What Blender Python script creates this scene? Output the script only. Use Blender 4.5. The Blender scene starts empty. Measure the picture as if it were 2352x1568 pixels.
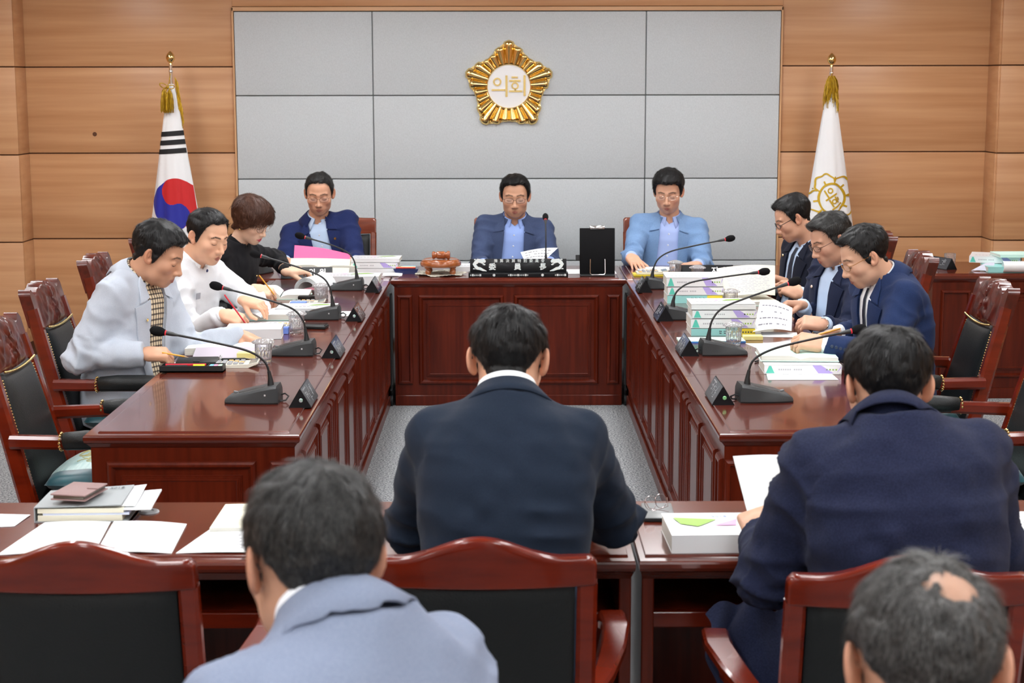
import bpy, bmesh, math, random
import numpy as np
from mathutils import Vector, Matrix, Euler, noise as mnoise

# ---------------------------------------------------------------- camera, light, exposure
scene = bpy.context.scene
COL = scene.collection
cam_data = bpy.data.cameras.new('camera')
cam_data.sensor_width = 36.0
cam_data.lens = 57.857
cam_data.clip_start = 0.05
cam_data.clip_end = 60
cam_data.dof.use_dof = True
cam_data.dof.focus_distance = 7.0
cam_data.dof.aperture_fstop = 8.0
cam = bpy.data.objects.new('camera', cam_data)
COL.objects.link(cam)
_th, _yaw, _roll = math.radians(8.960), math.radians(0.182), math.radians(0.10)
cam.matrix_world = (Matrix.Translation((0, 0, 1.88)) @ Matrix.Rotation(-_yaw, 4, 'Z')
                    @ Matrix.Rotation(math.pi / 2 - _th, 4, 'X') @ Matrix.Rotation(-_roll, 4, 'Z'))
scene.camera = cam

world = bpy.data.worlds.new('world')
scene.world = world
world.use_nodes = True
world.node_tree.nodes['Background'].inputs[0].default_value = (0.9, 0.95, 1.0, 1)
world.node_tree.nodes['Background'].inputs[1].default_value = 0.3

scene.view_settings.view_transform = 'Standard'
scene.view_settings.look = 'None'
scene.view_settings.exposure = 0.0
scene.view_settings.gamma = 1.0
scene.view_settings.use_curve_mapping = False
LAMP_STRENGTH = 25.0         # ceiling diffusers
CEIL_Z = 2.85
# ---------------------------------------------------------------- helpers: materials
MATS = {}

def srgb(r, g, b):
    f = lambda c: (c / 255 / 12.92) if c <= 10.3 else ((c / 255 + 0.055) / 1.055) ** 2.4
    return (f(r), f(g), f(b))

def mat(name, col, rough=0.5, metal=0.0, spec=0.5, coat=0.0, col2=None, nscale=(8, 8, 8), detail=4.0,
        bump=0.0, bscale=None, sheen=0.0, trans=0.0, ior=1.45, emit=None, estr=0.0, alpha=1.0, lo=0.35, hi=0.65,
        coords='Object', sss=0.0, attr=None):
    if name in MATS:
        return MATS[name]
    m = bpy.data.materials.new(name)
    m.use_nodes = True
    nt = m.node_tree
    b = nt.nodes['Principled BSDF']
    b.inputs['Base Color'].default_value = (*col, 1)
    b.inputs['Roughness'].default_value = rough
    b.inputs['Metallic'].default_value = metal
    b.inputs['Specular IOR Level'].default_value = spec
    b.inputs['Coat Weight'].default_value = coat
    b.inputs['Coat Roughness'].default_value = 0.06
    b.inputs['Sheen Weight'].default_value = sheen
    b.inputs['Transmission Weight'].default_value = trans
    b.inputs['IOR'].default_value = ior
    b.inputs['Alpha'].default_value = alpha
    if sss:
        b.inputs['Subsurface Weight'].default_value = sss
        b.inputs['Subsurface Radius'].default_value = (0.012, 0.005, 0.003)
    if emit:
        b.inputs['Emission Color'].default_value = (*emit, 1)
        b.inputs['Emission Strength'].default_value = estr
    if col2 or bump:
        tc = nt.nodes.new('ShaderNodeTexCoord')
        mp = nt.nodes.new('ShaderNodeMapping')
        mp.inputs['Scale'].default_value = nscale
        nt.links.new(tc.outputs[coords], mp.inputs[0])
        n = nt.nodes.new('ShaderNodeTexNoise')
        n.inputs['Scale'].default_value = 1.0
        n.inputs['Detail'].default_value = detail
        nt.links.new(mp.outputs[0], n.inputs['Vector'])
        if col2:
            r = nt.nodes.new('ShaderNodeValToRGB')
            r.color_ramp.elements[0].position = lo
            r.color_ramp.elements[0].color = (*col, 1)
            r.color_ramp.elements[1].position = hi
            r.color_ramp.elements[1].color = (*col2, 1)
            nt.links.new(n.outputs['Fac'], r.inputs[0])
            nt.links.new(r.outputs[0], b.inputs['Base Color'])
        if bump:
            src = n
            if bscale:
                mp2 = nt.nodes.new('ShaderNodeMapping')
                mp2.inputs['Scale'].default_value = bscale
                nt.links.new(tc.outputs[coords], mp2.inputs[0])
                src = nt.nodes.new('ShaderNodeTexNoise')
                src.inputs['Scale'].default_value = 1.0
                src.inputs['Detail'].default_value = 3.0
                nt.links.new(mp2.outputs[0], src.inputs['Vector'])
            bp = nt.nodes.new('ShaderNodeBump')
            bp.inputs['Strength'].default_value = bump
            bp.inputs['Distance'].default_value = 0.004
            nt.links.new(src.outputs['Fac'], bp.inputs['Height'])
            nt.links.new(bp.outputs[0], b.inputs['Normal'])
    if attr:
        a = nt.nodes.new('ShaderNodeAttribute')
        a.attribute_name = attr
        nt.links.new(a.outputs['Color'], b.inputs['Base Color'])
    MATS[name] = m
    return m

# ---------------------------------------------------------------- helpers: meshes
class MB:
    """collects geometry (with a current transform) and builds ONE mesh object"""
    def __init__(self, M=None):
        self.v, self.f, self.mi = [], [], []
        self.M = M or Matrix.Identity(4)
        self.m = 0

    def add(self, vs, fs):
        o = len(self.v)
        M = self.M
        self.v += [tuple(M @ Vector(p)) for p in vs]
        self.f += [tuple(i + o for i in f) for f in fs]
        self.mi += [self.m] * len(fs)
        return self

    def box(self, lo, hi, ch=0.0):
        (x0, y0, z0), (x1, y1, z1) = lo, hi
        if ch <= 0:
            vs = [(x, y, z) for z in (z0, z1) for y in (y0, y1) for x in (x0, x1)]
            return self.add(vs, [(0, 2, 3, 1), (4, 5, 7, 6), (0, 1, 5, 4), (2, 6, 7, 3), (0, 4, 6, 2), (1, 3, 7, 5)])
        bm = bmesh.new()
        bmesh.ops.create_cube(bm, size=1)
        for v in bm.verts:
            v.co = Vector(((x0 + x1) / 2 + v.co.x * (x1 - x0), (y0 + y1) / 2 + v.co.y * (y1 - y0), (z0 + z1) / 2 + v.co.z * (z1 - z0)))
        bmesh.ops.bevel(bm, geom=bm.edges[:], offset=ch, segments=2, affect='EDGES', profile=0.5)
        bm.verts.index_update()
        self.add([v.co[:] for v in bm.verts], [tuple(v.index for v in f.verts) for f in bm.faces])
        bm.free()
        return self

    def prism(self, poly, z0, z1, axis='z', ch=0.0):
        n = len(poly)
        def P(a, b, c):
            return (a, b, c) if axis == 'z' else ((a, c, b) if axis == 'y' else (c, a, b))
        vs = [P(a, b, z0) for a, b in poly] + [P(a, b, z1) for a, b in poly]
        fs = [tuple(range(n))[::-1], tuple(range(n, 2 * n))] + [(i, (i + 1) % n, n + (i + 1) % n, n + i) for i in range(n)]
        return self.add(vs, fs)

    def lathe(self, prof, seg=24, caps=True, fn=None):
        vs, fs = [], []
        n = len(prof)
        for k in range(seg):
            a = 2 * math.pi * k / seg
            for r, z in prof:
                rr = r * (fn(a, z) if fn else 1)
                vs.append((rr * math.cos(a), rr * math.sin(a), z))
        for k in range(seg):
            k2 = (k + 1) % seg
            for i in range(n - 1):
                fs.append((k * n + i, k2 * n + i, k2 * n + i + 1, k * n + i + 1))
        if caps:
            fs.append(tuple(k * n for k in range(seg))[::-1])
            fs.append(tuple(k * n + n - 1 for k in range(seg)))
        return self.add(vs, fs)

    def tube(self, pts, rad, seg=8, caps=True, flat=1.0, up=None):
        pts = [Vector(p) for p in pts]
        n = len(pts)
        rad = rad if isinstance(rad, (list, tuple)) else [rad] * n
        vs, fs = [], []
        prev = Vector(up) if up else None
        for i, p in enumerate(pts):
            t = (pts[min(i + 1, n - 1)] - pts[max(i - 1, 0)]).normalized()
            if prev is None:
                prev = Vector((0, 0, 1)) if abs(t.z) < 0.9 else Vector((1, 0, 0))
            a = t.cross(prev)
            if a.length < 1e-6:
                a = t.cross(Vector((1, 0.01, 0)))
            a.normalize()
            b = a.cross(t).normalized()
            prev = b
            for k in range(seg):
                q = 2 * math.pi * k / seg
                vs.append(tuple(p + a * (rad[i] * math.cos(q)) + b * (rad[i] * flat * math.sin(q))))
        for i in range(n - 1):
            for k in range(seg):
                k2 = (k + 1) % seg
                fs.append((i * seg + k, i * seg + k2, (i + 1) * seg + k2, (i + 1) * seg + k))
        if caps:
            fs.append(tuple(range(seg))[::-1])
            fs.append(tuple((n - 1) * seg + k for k in range(seg)))
        return self.add(vs, fs)

    def sweep_rect(self, pts, w, h, up=(0, 0, 1)):
        """rectangular bar along a path: w across, h along up; w and h may be lists"""
        pts = [Vector(p) for p in pts]
        n = len(pts)
        w = w if isinstance(w, (list, tuple)) else [w] * n
        h = h if isinstance(h, (list, tuple)) else [h] * n
        vs, fs = [], []
        U = Vector(up)
        for i, p in enumerate(pts):
            t = (pts[min(i + 1, n - 1)] - pts[max(i - 1, 0)]).normalized()
            a = t.cross(U).normalized()
            b = a.cross(t).normalized()
            c = 0.22 * min(w[i], h[i])
            x, y = w[i] / 2, h[i] / 2
            for sx, sy in ((x - c, -y), (x, -y + c), (x, y - c), (x - c, y), (-x + c, y), (-x, y - c), (-x, -y + c), (-x + c, -y)):
                vs.append(tuple(p + a * sx + b * sy))
        for i in range(n - 1):
            for k in range(8):
                k2 = (k + 1) % 8
                fs.append((i * 8 + k, i * 8 + k2, (i + 1) * 8 + k2, (i + 1) * 8 + k))
        fs.append(tuple(range(8))[::-1])
        fs.append(tuple((n - 1) * 8 + k for k in range(8)))
        return self.add(vs, fs)

    def grid(self, nu, nv, fn, thick=0.0, closeu=False):
        vs = [fn(i / (nu - 1), j / (nv - 1)) for j in range(nv) for i in range(nu)]
        fs = [(j * nu + i, j * nu + i + 1, (j + 1) * nu + i + 1, (j + 1) * nu + i) for j in range(nv - 1) for i in range(nu - 1)]
        if thick:
            V = [Vector(p) for p in vs]
            N = [Vector((0, 0, 0)) for _ in V]
            for f in fs:
                nn = (V[f[1]] - V[f[0]]).cross(V[f[3]] - V[f[0]])
                for i in f:
                    N[i] += nn
            o = len(vs)
            vs = vs + [tuple(V[i] - N[i].normalized() * thick) for i in range(o)]
            fs = fs + [tuple(i + o for i in f[::-1]) for f in fs]
            ring = [i for i in range(nu)] + [j * nu + nu - 1 for j in range(1, nv)] + [(nv - 1) * nu + i for i in range(nu - 2, -1, -1)] + [j * nu for j in range(nv - 2, 0, -1)]
            for a, b in zip(ring, ring[1:] + ring[:1]):
                fs.append((b, a, a + o, b + o))
        return self.add(vs, fs)

    def frame(self, c, U, V, w, h, prof, fill=True):
        """mitred moulding: rings at (inset, height) round a w x h rectangle centred at c; U x V = outward"""
        c, U, V = Vector(c), Vector(U), Vector(V)
        N = U.cross(V)
        vs, fs = [], []
        for d, k in prof:
            for sx, sy in ((-1, -1), (1, -1), (1, 1), (-1, 1)):
                vs.append(tuple(c + U * (sx * (w / 2 - d)) + V * (sy * (h / 2 - d)) + N * k))
        n = len(prof)
        for i in range(n - 1):
            for k in range(4):
                k2 = (k + 1) % 4
                fs.append((i * 4 + k, i * 4 + k2, (i + 1) * 4 + k2, (i + 1) * 4 + k))
        if fill:
            fs.append(tuple((n - 1) * 4 + k for k in range(4)))
        return self.add(vs, fs)

    def ball(self, c, r, seg=8, rings=5, sc=(1, 1, 1)):
        vs = [(c[0], c[1], c[2] + r * sc[2])]
        for j in range(1, rings):
            t = math.pi * j / rings
            for k in range(seg):
                a = 2 * math.pi * k / seg
                vs.append((c[0] + r * sc[0] * math.sin(t) * math.cos(a), c[1] + r * sc[1] * math.sin(t) * math.sin(a), c[2] + r * sc[2] * math.cos(t)))
        vs.append((c[0], c[1], c[2] - r * sc[2]))
        fs = [(0, 1 + k, 1 + (k + 1) % seg) for k in range(seg)]
        for j in range(rings - 2):
            for k in range(seg):
                a, b = 1 + j * seg + k, 1 + j * seg + (k + 1) % seg
                fs.append((a, a + seg, b + seg, b))
        L = len(vs) - 1
        o = 1 + (rings - 2) * seg
        fs += [(L, o + (k + 1) % seg, o + k) for k in range(seg)]
        return self.add(vs, fs)

    def mesh(self, name, mats, smooth=False, angle=None):
        me = bpy.data.meshes.new(name)
        me.from_pydata(self.v, [], self.f)
        for m in (mats if isinstance(mats, (list, tuple)) else [mats]):
            me.materials.append(m)
        me.polygons.foreach_set('material_index', self.mi)
        if smooth:
            me.polygons.foreach_set('use_smooth', [True] * len(self.f))
        me.update()
        if smooth and angle:
            me.set_sharp_from_angle(angle=math.radians(angle))
        return me

    def build(self, name, mats, parent=None, smooth=False, angle=40, fix=True):
        me = self.mesh(name, mats, smooth, None)
        if fix:
            bm = bmesh.new(); bm.from_mesh(me)
            bmesh.ops.recalc_face_normals(bm, faces=bm.faces)
            bm.to_mesh(me); bm.free()
        if smooth and angle:
            me.set_sharp_from_angle(angle=math.radians(angle))
        return link(name, me, parent)

def link(name, me, parent=None):
    o = bpy.data.objects.new(name, me)
    COL.objects.link(o)
    if parent is not None:
        o.parent = parent
    return o

def thing(name, label, cat, loc=(0, 0, 0), rotz=0.0, group=None):
    o = bpy.data.objects.new(name, None)
    COL.objects.link(o)
    o.empty_display_size = 0.1
    o.location = loc
    o.rotation_euler = (0, 0, rotz)
    tag(o, label, cat, group)
    return o

def tag(o, label, cat, group=None):
    o['label'] = label
    o['category'] = cat
    if group:
        o['group'] = group
    return o

def struct(o):
    o['kind'] = 'structure'
    return o

def dup(root, loc=None, rotz=None, label=None, parent=None):
    r = root.copy()
    COL.objects.link(r)
    r.parent = parent
    if loc is not None:
        r.location = loc
    if rotz is not None:
        r.rotation_euler = (0, 0, rotz)
    if label:
        r['label'] = label
    for ch in list(root.children):
        dup(ch, parent=r)
    return r

def text_mesh(txt, size, depth=0.0008, bold=0.0, font_scale_x=1.0, res=3):
    """glyph outlines as a mesh lying in XY, centred on the origin (verts, faces)"""
    cu = bpy.data.curves.new('glyphs', 'FONT')
    cu.body = txt
    cu.size = size
    cu.extrude = depth
    cu.offset = bold
    cu.resolution_u = res
    cu.align_x = 'CENTER'
    cu.align_y = 'CENTER'
    o = bpy.data.objects.new('glyphs', cu)
    COL.objects.link(o)
    dg = bpy.context.evaluated_depsgraph_get()
    ev = o.evaluated_get(dg)
    me = ev.to_mesh()
    vs = [(v.co.x * font_scale_x, v.co.y, v.co.z) for v in me.vertices]
    fs = [tuple(p.vertices) for p in me.polygons]
    ev.to_mesh_clear()
    bpy.data.objects.remove(o)
    bpy.data.curves.remove(cu)
    return vs, fs

def axes(o, x, y, z):
    M = Matrix.Identity(4)
    for i, a in enumerate((x, y, z)):
        M.col[i][0:3] = tuple(a)
    M.col[3][0:3] = tuple(o)
    return M

# ---------------------------------------------------------------- materials used all over
WOOD = mat('mahogany', (0.118, 0.0150, 0.0050), rough=0.28, spec=0.25, coat=0.16, col2=(0.066, 0.0072, 0.0026), nscale=(40, 40, 2.5), lo=0.3, hi=0.7)
WOODTOP = mat('mahogany_top', (0.120, 0.018, 0.008), rough=0.18, coat=0.5, col2=(0.078, 0.011, 0.005), nscale=(5, 60, 5), lo=0.3, hi=0.7)
CHAIRW = mat('chair_mahogany', (0.150, 0.0125, 0.0022), rough=0.24, spec=0.3, coat=0.45, col2=(0.095, 0.0075, 0.0015), nscale=(6, 6, 30), lo=0.3, hi=0.7)
LEATHER = mat('black_leather', (0.008, 0.0095, 0.010), rough=0.42, spec=0.35, bump=0.25, nscale=(220, 220, 220))
GOLD = mat('gold', (0.86, 0.63, 0.25), rough=0.14, metal=1.0)
BRASS = mat('brass_nails', (0.75, 0.58, 0.25), rough=0.25, metal=1.0)
CHROME = mat('chrome', (0.8, 0.8, 0.8), rough=0.12, metal=1.0)
BLACKP = mat('black_plastic', (0.012, 0.013, 0.014), rough=0.42)
DARKP = mat('dark_grey_plastic', (0.03, 0.033, 0.035), rough=0.45)
PAPER = mat('white_paper', (0.80, 0.82, 0.83), rough=0.7, spec=0.25)
PAPERE = mat('paper_edge', (0.72, 0.72, 0.66), rough=0.8, spec=0.2, col2=(0.58, 0.585, 0.53), nscale=(3, 3, 900), lo=0.4, hi=0.6)
CREAM = mat('cream_paper', (0.72, 0.70, 0.57), rough=0.75, spec=0.2)
INK = mat('grey_print', (0.44, 0.45, 0.48), rough=0.8)
INKD = mat('dark_print', (0.06, 0.06, 0.08), rough=0.8)
# ---------------------------------------------------------------- room shell
WALLW = mat('beech_panelling', srgb(209, 161, 118), rough=0.38, col2=srgb(185, 133, 90), nscale=(0.9, 4, 22), detail=6, lo=0.25, hi=0.75)
GROOVE = mat('panel_groove', srgb(92, 55, 32), rough=0.7)
FABRIC = mat('grey_acoustic_fabric', srgb(203, 209, 212), rough=0.9, spec=0.1, col2=srgb(194, 200, 203), nscale=(180, 180, 90), bump=0.35, bscale=(420, 420, 300))
CARPET = mat('grey_carpet', srgb(166, 168, 169), rough=0.95, spec=0.05, col2=srgb(100, 103, 107), nscale=(105, 105, 105), bump=0.6, lo=0.40, hi=0.60)
PLASTER = mat('white_plaster', (0.78, 0.78, 0.76), rough=0.85, spec=0.2, col2=(0.74, 0.74, 0.72), nscale=(3, 3, 3))
WALLY = 11.42
XW = 4.3
YB = -2.6

o = struct(MB().box((-XW, YB, -0.1), (XW, WALLY + 0.3, 0.0)).build('floor', CARPET))
o = struct(MB().box((-XW, YB, CEIL_Z), (XW, WALLY + 0.3, CEIL_Z + 0.1)).build('ceiling', PLASTER))
wall_back = struct(MB().box((-XW, WALLY, 0), (XW, WALLY + 0.2, CEIL_Z)).build('wall_back', GROOVE))
struct(MB().box((-XW - 0.2, YB, 0), (-XW, WALLY + 0.2, CEIL_Z)).build('wall_left', WALLW))
struct(MB().box((XW, YB, 0), (XW + 0.2, WALLY + 0.2, CEIL_Z)).build('wall_right', WALLW))
struct(MB().box((-XW, YB - 0.2, 0), (XW, YB, CEIL_Z)).build('wall_front', PLASTER))

FX0, FX1 = -1.865, 1.885
seams = [0.0, 0.11, 0.81, 1.40, 1.985, 2.50, CEIL_Z]
def board(x0, x1, z0, z1, y, parent, name='panel', m=WALLW, t=0.012, ch=0.003):
    return MB().box((x0, y - t, z0 + 0.004), (x1, y, z1 - 0.004), ch).build(name, m, parent, smooth=True, angle=30)
for i, (z0, z1) in enumerate(zip(seams, seams[1:])):
    if i == 0:
        continue
    if z0 >= 2.49:
        board(-3.30, 3.31, z0, z1, WALLY, wall_back)
    elif i == 4:
        board(-3.30, FX0, z0, z1, WALLY, wall_back)
        board(FX1, 3.31, z0, z1, WALLY, wall_back)
        board(FX0, FX1, 2.385, z1, WALLY, wall_back)
    else:
        board(-3.30, FX0, z0, z1, WALLY, wall_back)
        board(FX1, 3.31, z0, z1, WALLY, wall_back)
# projecting corner piers in the same panelling
for k, (x0, x1) in enumerate(((-XW, -3.295), (3.312, XW))):
    pier = struct(MB().box((x0, 11.17, 0), (x1, WALLY, CEIL_Z)).build('wall_pier_left' if k == 0 else 'wall_pier_right', GROOVE))
    for i, (z0, z1) in enumerate(zip(seams, seams[1:])):
        if i == 0:
            continue
        MB().box((x0, 11.15, z0 + 0.004), (x1 + (0.012 if k == 0 else 0), 11.172, z1 - 0.004), 0.003).build('panel', WALLW, pier, smooth=True, angle=30)
        if k == 0:
            MB().box((x1 - 0.002, 11.165, z0 + 0.004), (x1 + 0.012, WALLY - 0.013, z1 - 0.004), 0.002).build('panel', WALLW, pier, smooth=True, angle=30)
        else:
            MB().box((x0 - 0.012, 11.165, z0 + 0.004), (x0 + 0.002, WALLY - 0.013, z1 - 0.004), 0.002).build('panel', WALLW, pier, smooth=True, angle=30)
struct(MB().box((-3.29, WALLY - 0.022, 0), (3.30, WALLY, 0.105), 0.003).build('baseboard_back', mat('dark_baseboard', srgb(120, 72, 44), rough=0.4)))
# upholstered grey wall panels, three columns by four rows, in a thin beech trim
xs = [FX0 + 0.012, -0.911, 0.954, FX1 - 0.012]
zs = [0.10, 0.652, 1.22, 1.789, 2.355]
for a, b in zip(xs, xs[1:]):
    for c, d in zip(zs, zs[1:]):
        MB().box((a + 0.003, WALLY - 0.032, c + 0.003), (b - 0.003, WALLY - 0.004, d - 0.003), 0.006).build('fabric_panel', FABRIC, wall_back, smooth=True, angle=50)
TRIM = mat('beech_trim', srgb(206, 160, 116), rough=0.4)
t = MB()
t.box((FX0, WALLY - 0.036, 0.1), (FX0 + 0.012, WALLY, 2.382), 0.002)
t.box((FX1 - 0.012, WALLY - 0.036, 0.1), (FX1, WALLY, 2.382), 0.002)
t.box((FX0, WALLY - 0.036, 2.358), (FX1, WALLY, 2.385), 0.002)
struct(t.build('trim_1', TRIM))
# grooves behind the fabric panels are grey
struct(MB().box((FX0 + 0.012, WALLY - 0.012, 0.1), (FX1 - 0.012, WALLY - 0.003, 2.358)).build('trim_2', mat('felt_groove', srgb(120, 124, 124), rough=0.9)))

# recessed ceiling luminaires (the light of the room)
LEDM = mat('led_diffuser', (0.9, 0.9, 0.9), rough=0.6, emit=(0.985, 0.99, 1.0), estr=LAMP_STRENGTH)
FRAMEM = mat('white_metal_frame', (0.75, 0.75, 0.75), rough=0.4)
spots = [(x, y) for y in (-1.2, 1.0, 3.2, 5.4, 7.6, 9.6) for x in (-2.7, -0.9, 0.9, 2.7)]
lamp0 = None
for k, (x, y) in enumerate(spots):
    if lamp0 is None:
        lamp0 = thing('ceiling_light', 'recessed white ceiling light panel', 'ceiling light', (x, y, CEIL_Z), 0, 'ceiling light panels')
        MB().frame((0, 0, 0), (0, 1, 0), (1, 0, 0), 1.24, 0.34, [(0, -0.0), (0, 0.012), (0.02, 0.012), (0.024, 0.003)], fill=False).build('frame', FRAMEM, lamp0)
        MB().box((-0.145, -0.595, -0.008), (0.145, 0.595, -0.002)).build('diffuser', LEDM, lamp0)
        src = lamp0
    else:
        dup(src, (x, y, CEIL_Z))
# a small grey clip left on the trim of the wall panel
# ---------------------------------------------------------------- desks
PANEL_PROF = [(0, 0), (0.003, 0.010), (0.010, 0.015), (0.017, 0.015), (0.024, 0.006), (0.028, 0.001),
              (0.046, 0.001), (0.048, 0.007), (0.053, 0.007), (0.054, 0.010), (0.058, 0.010), (0.059, 0.013), (0.064, 0.013), (0.067, 0.010)]
STUB_PROF = [(0, 0), (0.003, 0.010), (0.010, 0.015), (0.017, 0.015), (0.022, 0.004)]

def desktop(lo, hi, parent, z=0.75, lips=(1, 1, 1, 1), ov=0.02):
    """top slab: raised field inside a rounded border; lips = which sides (x-, x+, y-, y+) carry a border"""
    (x0, y0), (x1, y1) = lo, hi
    b = [0.026 * k for k in lips]
    e = [ov * k for k in lips]
    m = MB()
    def ring(off, zz):
        return [(x0 - e[0] * off[0] + b[0] * off[1], y0 - e[2] * off[0] + b[2] * off[1], zz), (x1 + e[1] * off[0] - b[1] * off[1], y0 - e[2] * off[0] + b[2] * off[1], zz),
                (x1 + e[1] * off[0] - b[1] * off[1], y1 + e[3] * off[0] - b[3] * off[1], zz), (x0 - e[0] * off[0] + b[0] * off[1], y1 + e[3] * off[0] - b[3] * off[1], zz)]
    prof = [((-0.3, 0), z - 0.055), ((0.1, 0), z - 0.045), ((0.55, 0), z - 0.034), ((0.85, 0), z - 0.030), ((1, 0), z - 0.022), ((1, 0), z - 0.012), ((0.9, 0), z - 0.007), ((0.75, 0), z - 0.005),
            ((0, 0.75), z - 0.005), ((0, 0.85), z - 0.001), ((0, 1.0), z)]
    vs = [p for off, zz in prof for p in ring(off, zz)]
    n = len(prof)
    fs = [tuple(range(4))[::-1], tuple((n - 1) * 4 + k for k in range(4))]
    for i in range(n - 1):
        for k in range(4):
            k2 = (k + 1) % 4
            fs.append((i * 4 + k, i * 4 + k2, (i + 1) * 4 + k2, (i + 1) * 4 + k))
    m.add(vs, fs)
    return m.build('desktop', WOODTOP, parent)

def mpanel(parent, c, U, V, w, h, prof=PANEL_PROF, name='panel'):
    return MB().frame(c, U, V, w, h, prof).build(name, WOOD, parent)

PZ0, PZ1 = 0.125, 0.655          # moulded panels run between these heights
PC, PH = (PZ0 + PZ1) / 2, PZ1 - PZ0

def side_desk(side, k, label, end_front):
    """one unit of the long side tables; the panelled inner face looks towards the aisle"""
    y0 = 5.27 + 1.055 * k
    y1 = y0 + 1.051
    xi, xo = (-0.695, -1.362) if side < 0 else (0.712, 1.379)
    lo, hi = min(xi, xo), max(xi, xo)
    t = thing('side_desk', label, 'desk', ((lo + hi) / 2, (y0 + y1) / 2, 0), 0, 'side desks of the meeting table')
    ox, oy = (lo + hi) / 2, (y0 + y1) / 2
    L = lambda x, y: (x - ox, y - oy)
    # carcass: panels on aisle side and ends, open towards the sitter
    cm = MB()
    a, b = L(lo, y0), L(hi, y1)
    xin = xi - ox
    s = 1 if side < 0 else -1                      # direction from sitter towards the aisle
    cm.box((min(xin, xin - s * 0.03), a[1] + 0.025, 0), (max(xin, xin - s * 0.03), b[1] - 0.025, 0.70))
    cm.box((a[0], a[1], 0), (b[0], a[1] + 0.025, 0.70))
    cm.box((a[0], b[1] - 0.025, 0), (b[0], b[1], 0.70))
    cm.build('body', WOOD, t)
    lips = [1, 1, 1 if end_front else 0, 0]
    desktop(a, b, t, lips=lips)
    pm = MB()
    pm.box((min(xin, xin + s * 0.012), a[1], 0), (max(xin, xin + s * 0.012), b[1], 0.062), 0.003)
    if end_front:
        pm.box((a[0], a[1] - 0.012, 0), (b[0], a[1], 0.062), 0.003)
    pm.build('plinth', WOOD, t)
    Ua = (0, 1, 0) if s > 0 else (0, -1, 0)
    N = (s, 0, 0)
    def inner(q0, q1, prof):
        mpanel(t, (xin, a[1] + (q0 + q1) / 2, PC), Ua, (0, 0, 1), q1 - q0, PH, prof)
    inner(0.02, 0.125, STUB_PROF)
    inner(0.165, 0.545, PANEL_PROF)
    inner(0.60, 0.965, PANEL_PROF)
    inner(0.985, 1.045, STUB_PROF)
    if end_front:
        w = hi - lo
        x = lo - ox
        if s > 0:
            mpanel(t, (x + 0.295, a[1], PC), (1, 0, 0), (0, 0, 1), 0.49, PH)
            mpanel(t, (x + 0.625, a[1], PC), (1, 0, 0), (0, 0, 1), 0.08, PH, STUB_PROF)
        else:
            mpanel(t, (x + w - 0.295, a[1], PC), (1, 0, 0), (0, 0, 1), 0.49, PH)
            mpanel(t, (x + w - 0.625, a[1], PC), (1, 0, 0), (0, 0, 1), 0.08, PH, STUB_PROF)
    return t

ordn = ['nearest', 'second nearest', 'third nearest', 'farthest']
for k in range(4):
    side_desk(-1, k, f'dark mahogany desk with moulded panels, {ordn[k]} unit of the left table', k == 0)
    side_desk(1, k, f'dark mahogany desk with moulded panels, {ordn[k]} unit of the right table', k == 0)

def head_desk(x0, x1, label, panels, y0=9.52, y1=10.22, lips=(1, 1, 1, 1), faces=True):
    t = thing('head_desk', label, 'desk', ((x0 + x1) / 2, (y0 + y1) / 2, 0), 0, 'desks of the head table')
    ox, oy = (x0 + x1) / 2, (y0 + y1) / 2
    cm = MB()
    cm.box((x0 - ox, y0 - oy, 0), (x1 - ox, y0 - oy + 0.03, 0.70))
    cm.box((x0 - ox, y0 - oy + 0.03, 0), (x0 - ox + 0.03, y1 - oy, 0.70))
    cm.box((x1 - ox - 0.03, y0 - oy + 0.03, 0), (x1 - ox, y1 - oy, 0.70))
    cm.build('body', WOOD, t)
    desktop((x0 - ox, y0 - oy), (x1 - ox, y1 - oy), t, lips=lips)
    MB().box((x0 - ox, y0 - oy - 0.012, 0), (x1 - ox, y0 - oy, 0.062), 0.003).build('plinth', WOOD, t)
    for a, b, pr in panels:
        mpanel(t, ((a + b) / 2 - ox, y0 - oy, PC), (1, 0, 0), (0, 0, 1), b - a, PH, pr)
    return t

head_desk(-0.655, 0.675, 'wide mahogany chair desk with moulded front between the two long tables',
          [(-0.64, -0.55, STUB_PROF), (-0.516, -0.016, PANEL_PROF), (0.041, 0.538, PANEL_PROF), (0.585, 0.66, STUB_PROF)])
head_desk(-2.03, -0.70, 'mahogany head desk under the pink-paged binder, left of the gavel', [(-2.0, -1.4, PANEL_PROF), (-1.35, -0.75, PANEL_PROF)])
head_desk(0.72, 2.05, 'mahogany head desk in front of the man in the light blue blazer', [(0.76, 1.36, PANEL_PROF), (1.41, 2.0, PANEL_PROF)])
# extra desk against the right wall
head_desk(2.53, 3.95, 'mahogany desk at the far right holding books and a rolled paper', [(2.58, 2.76, STUB_PROF), (2.83, 3.4, PANEL_PROF), (3.46, 3.9, PANEL_PROF)], y0=9.70, y1=10.40)

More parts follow.
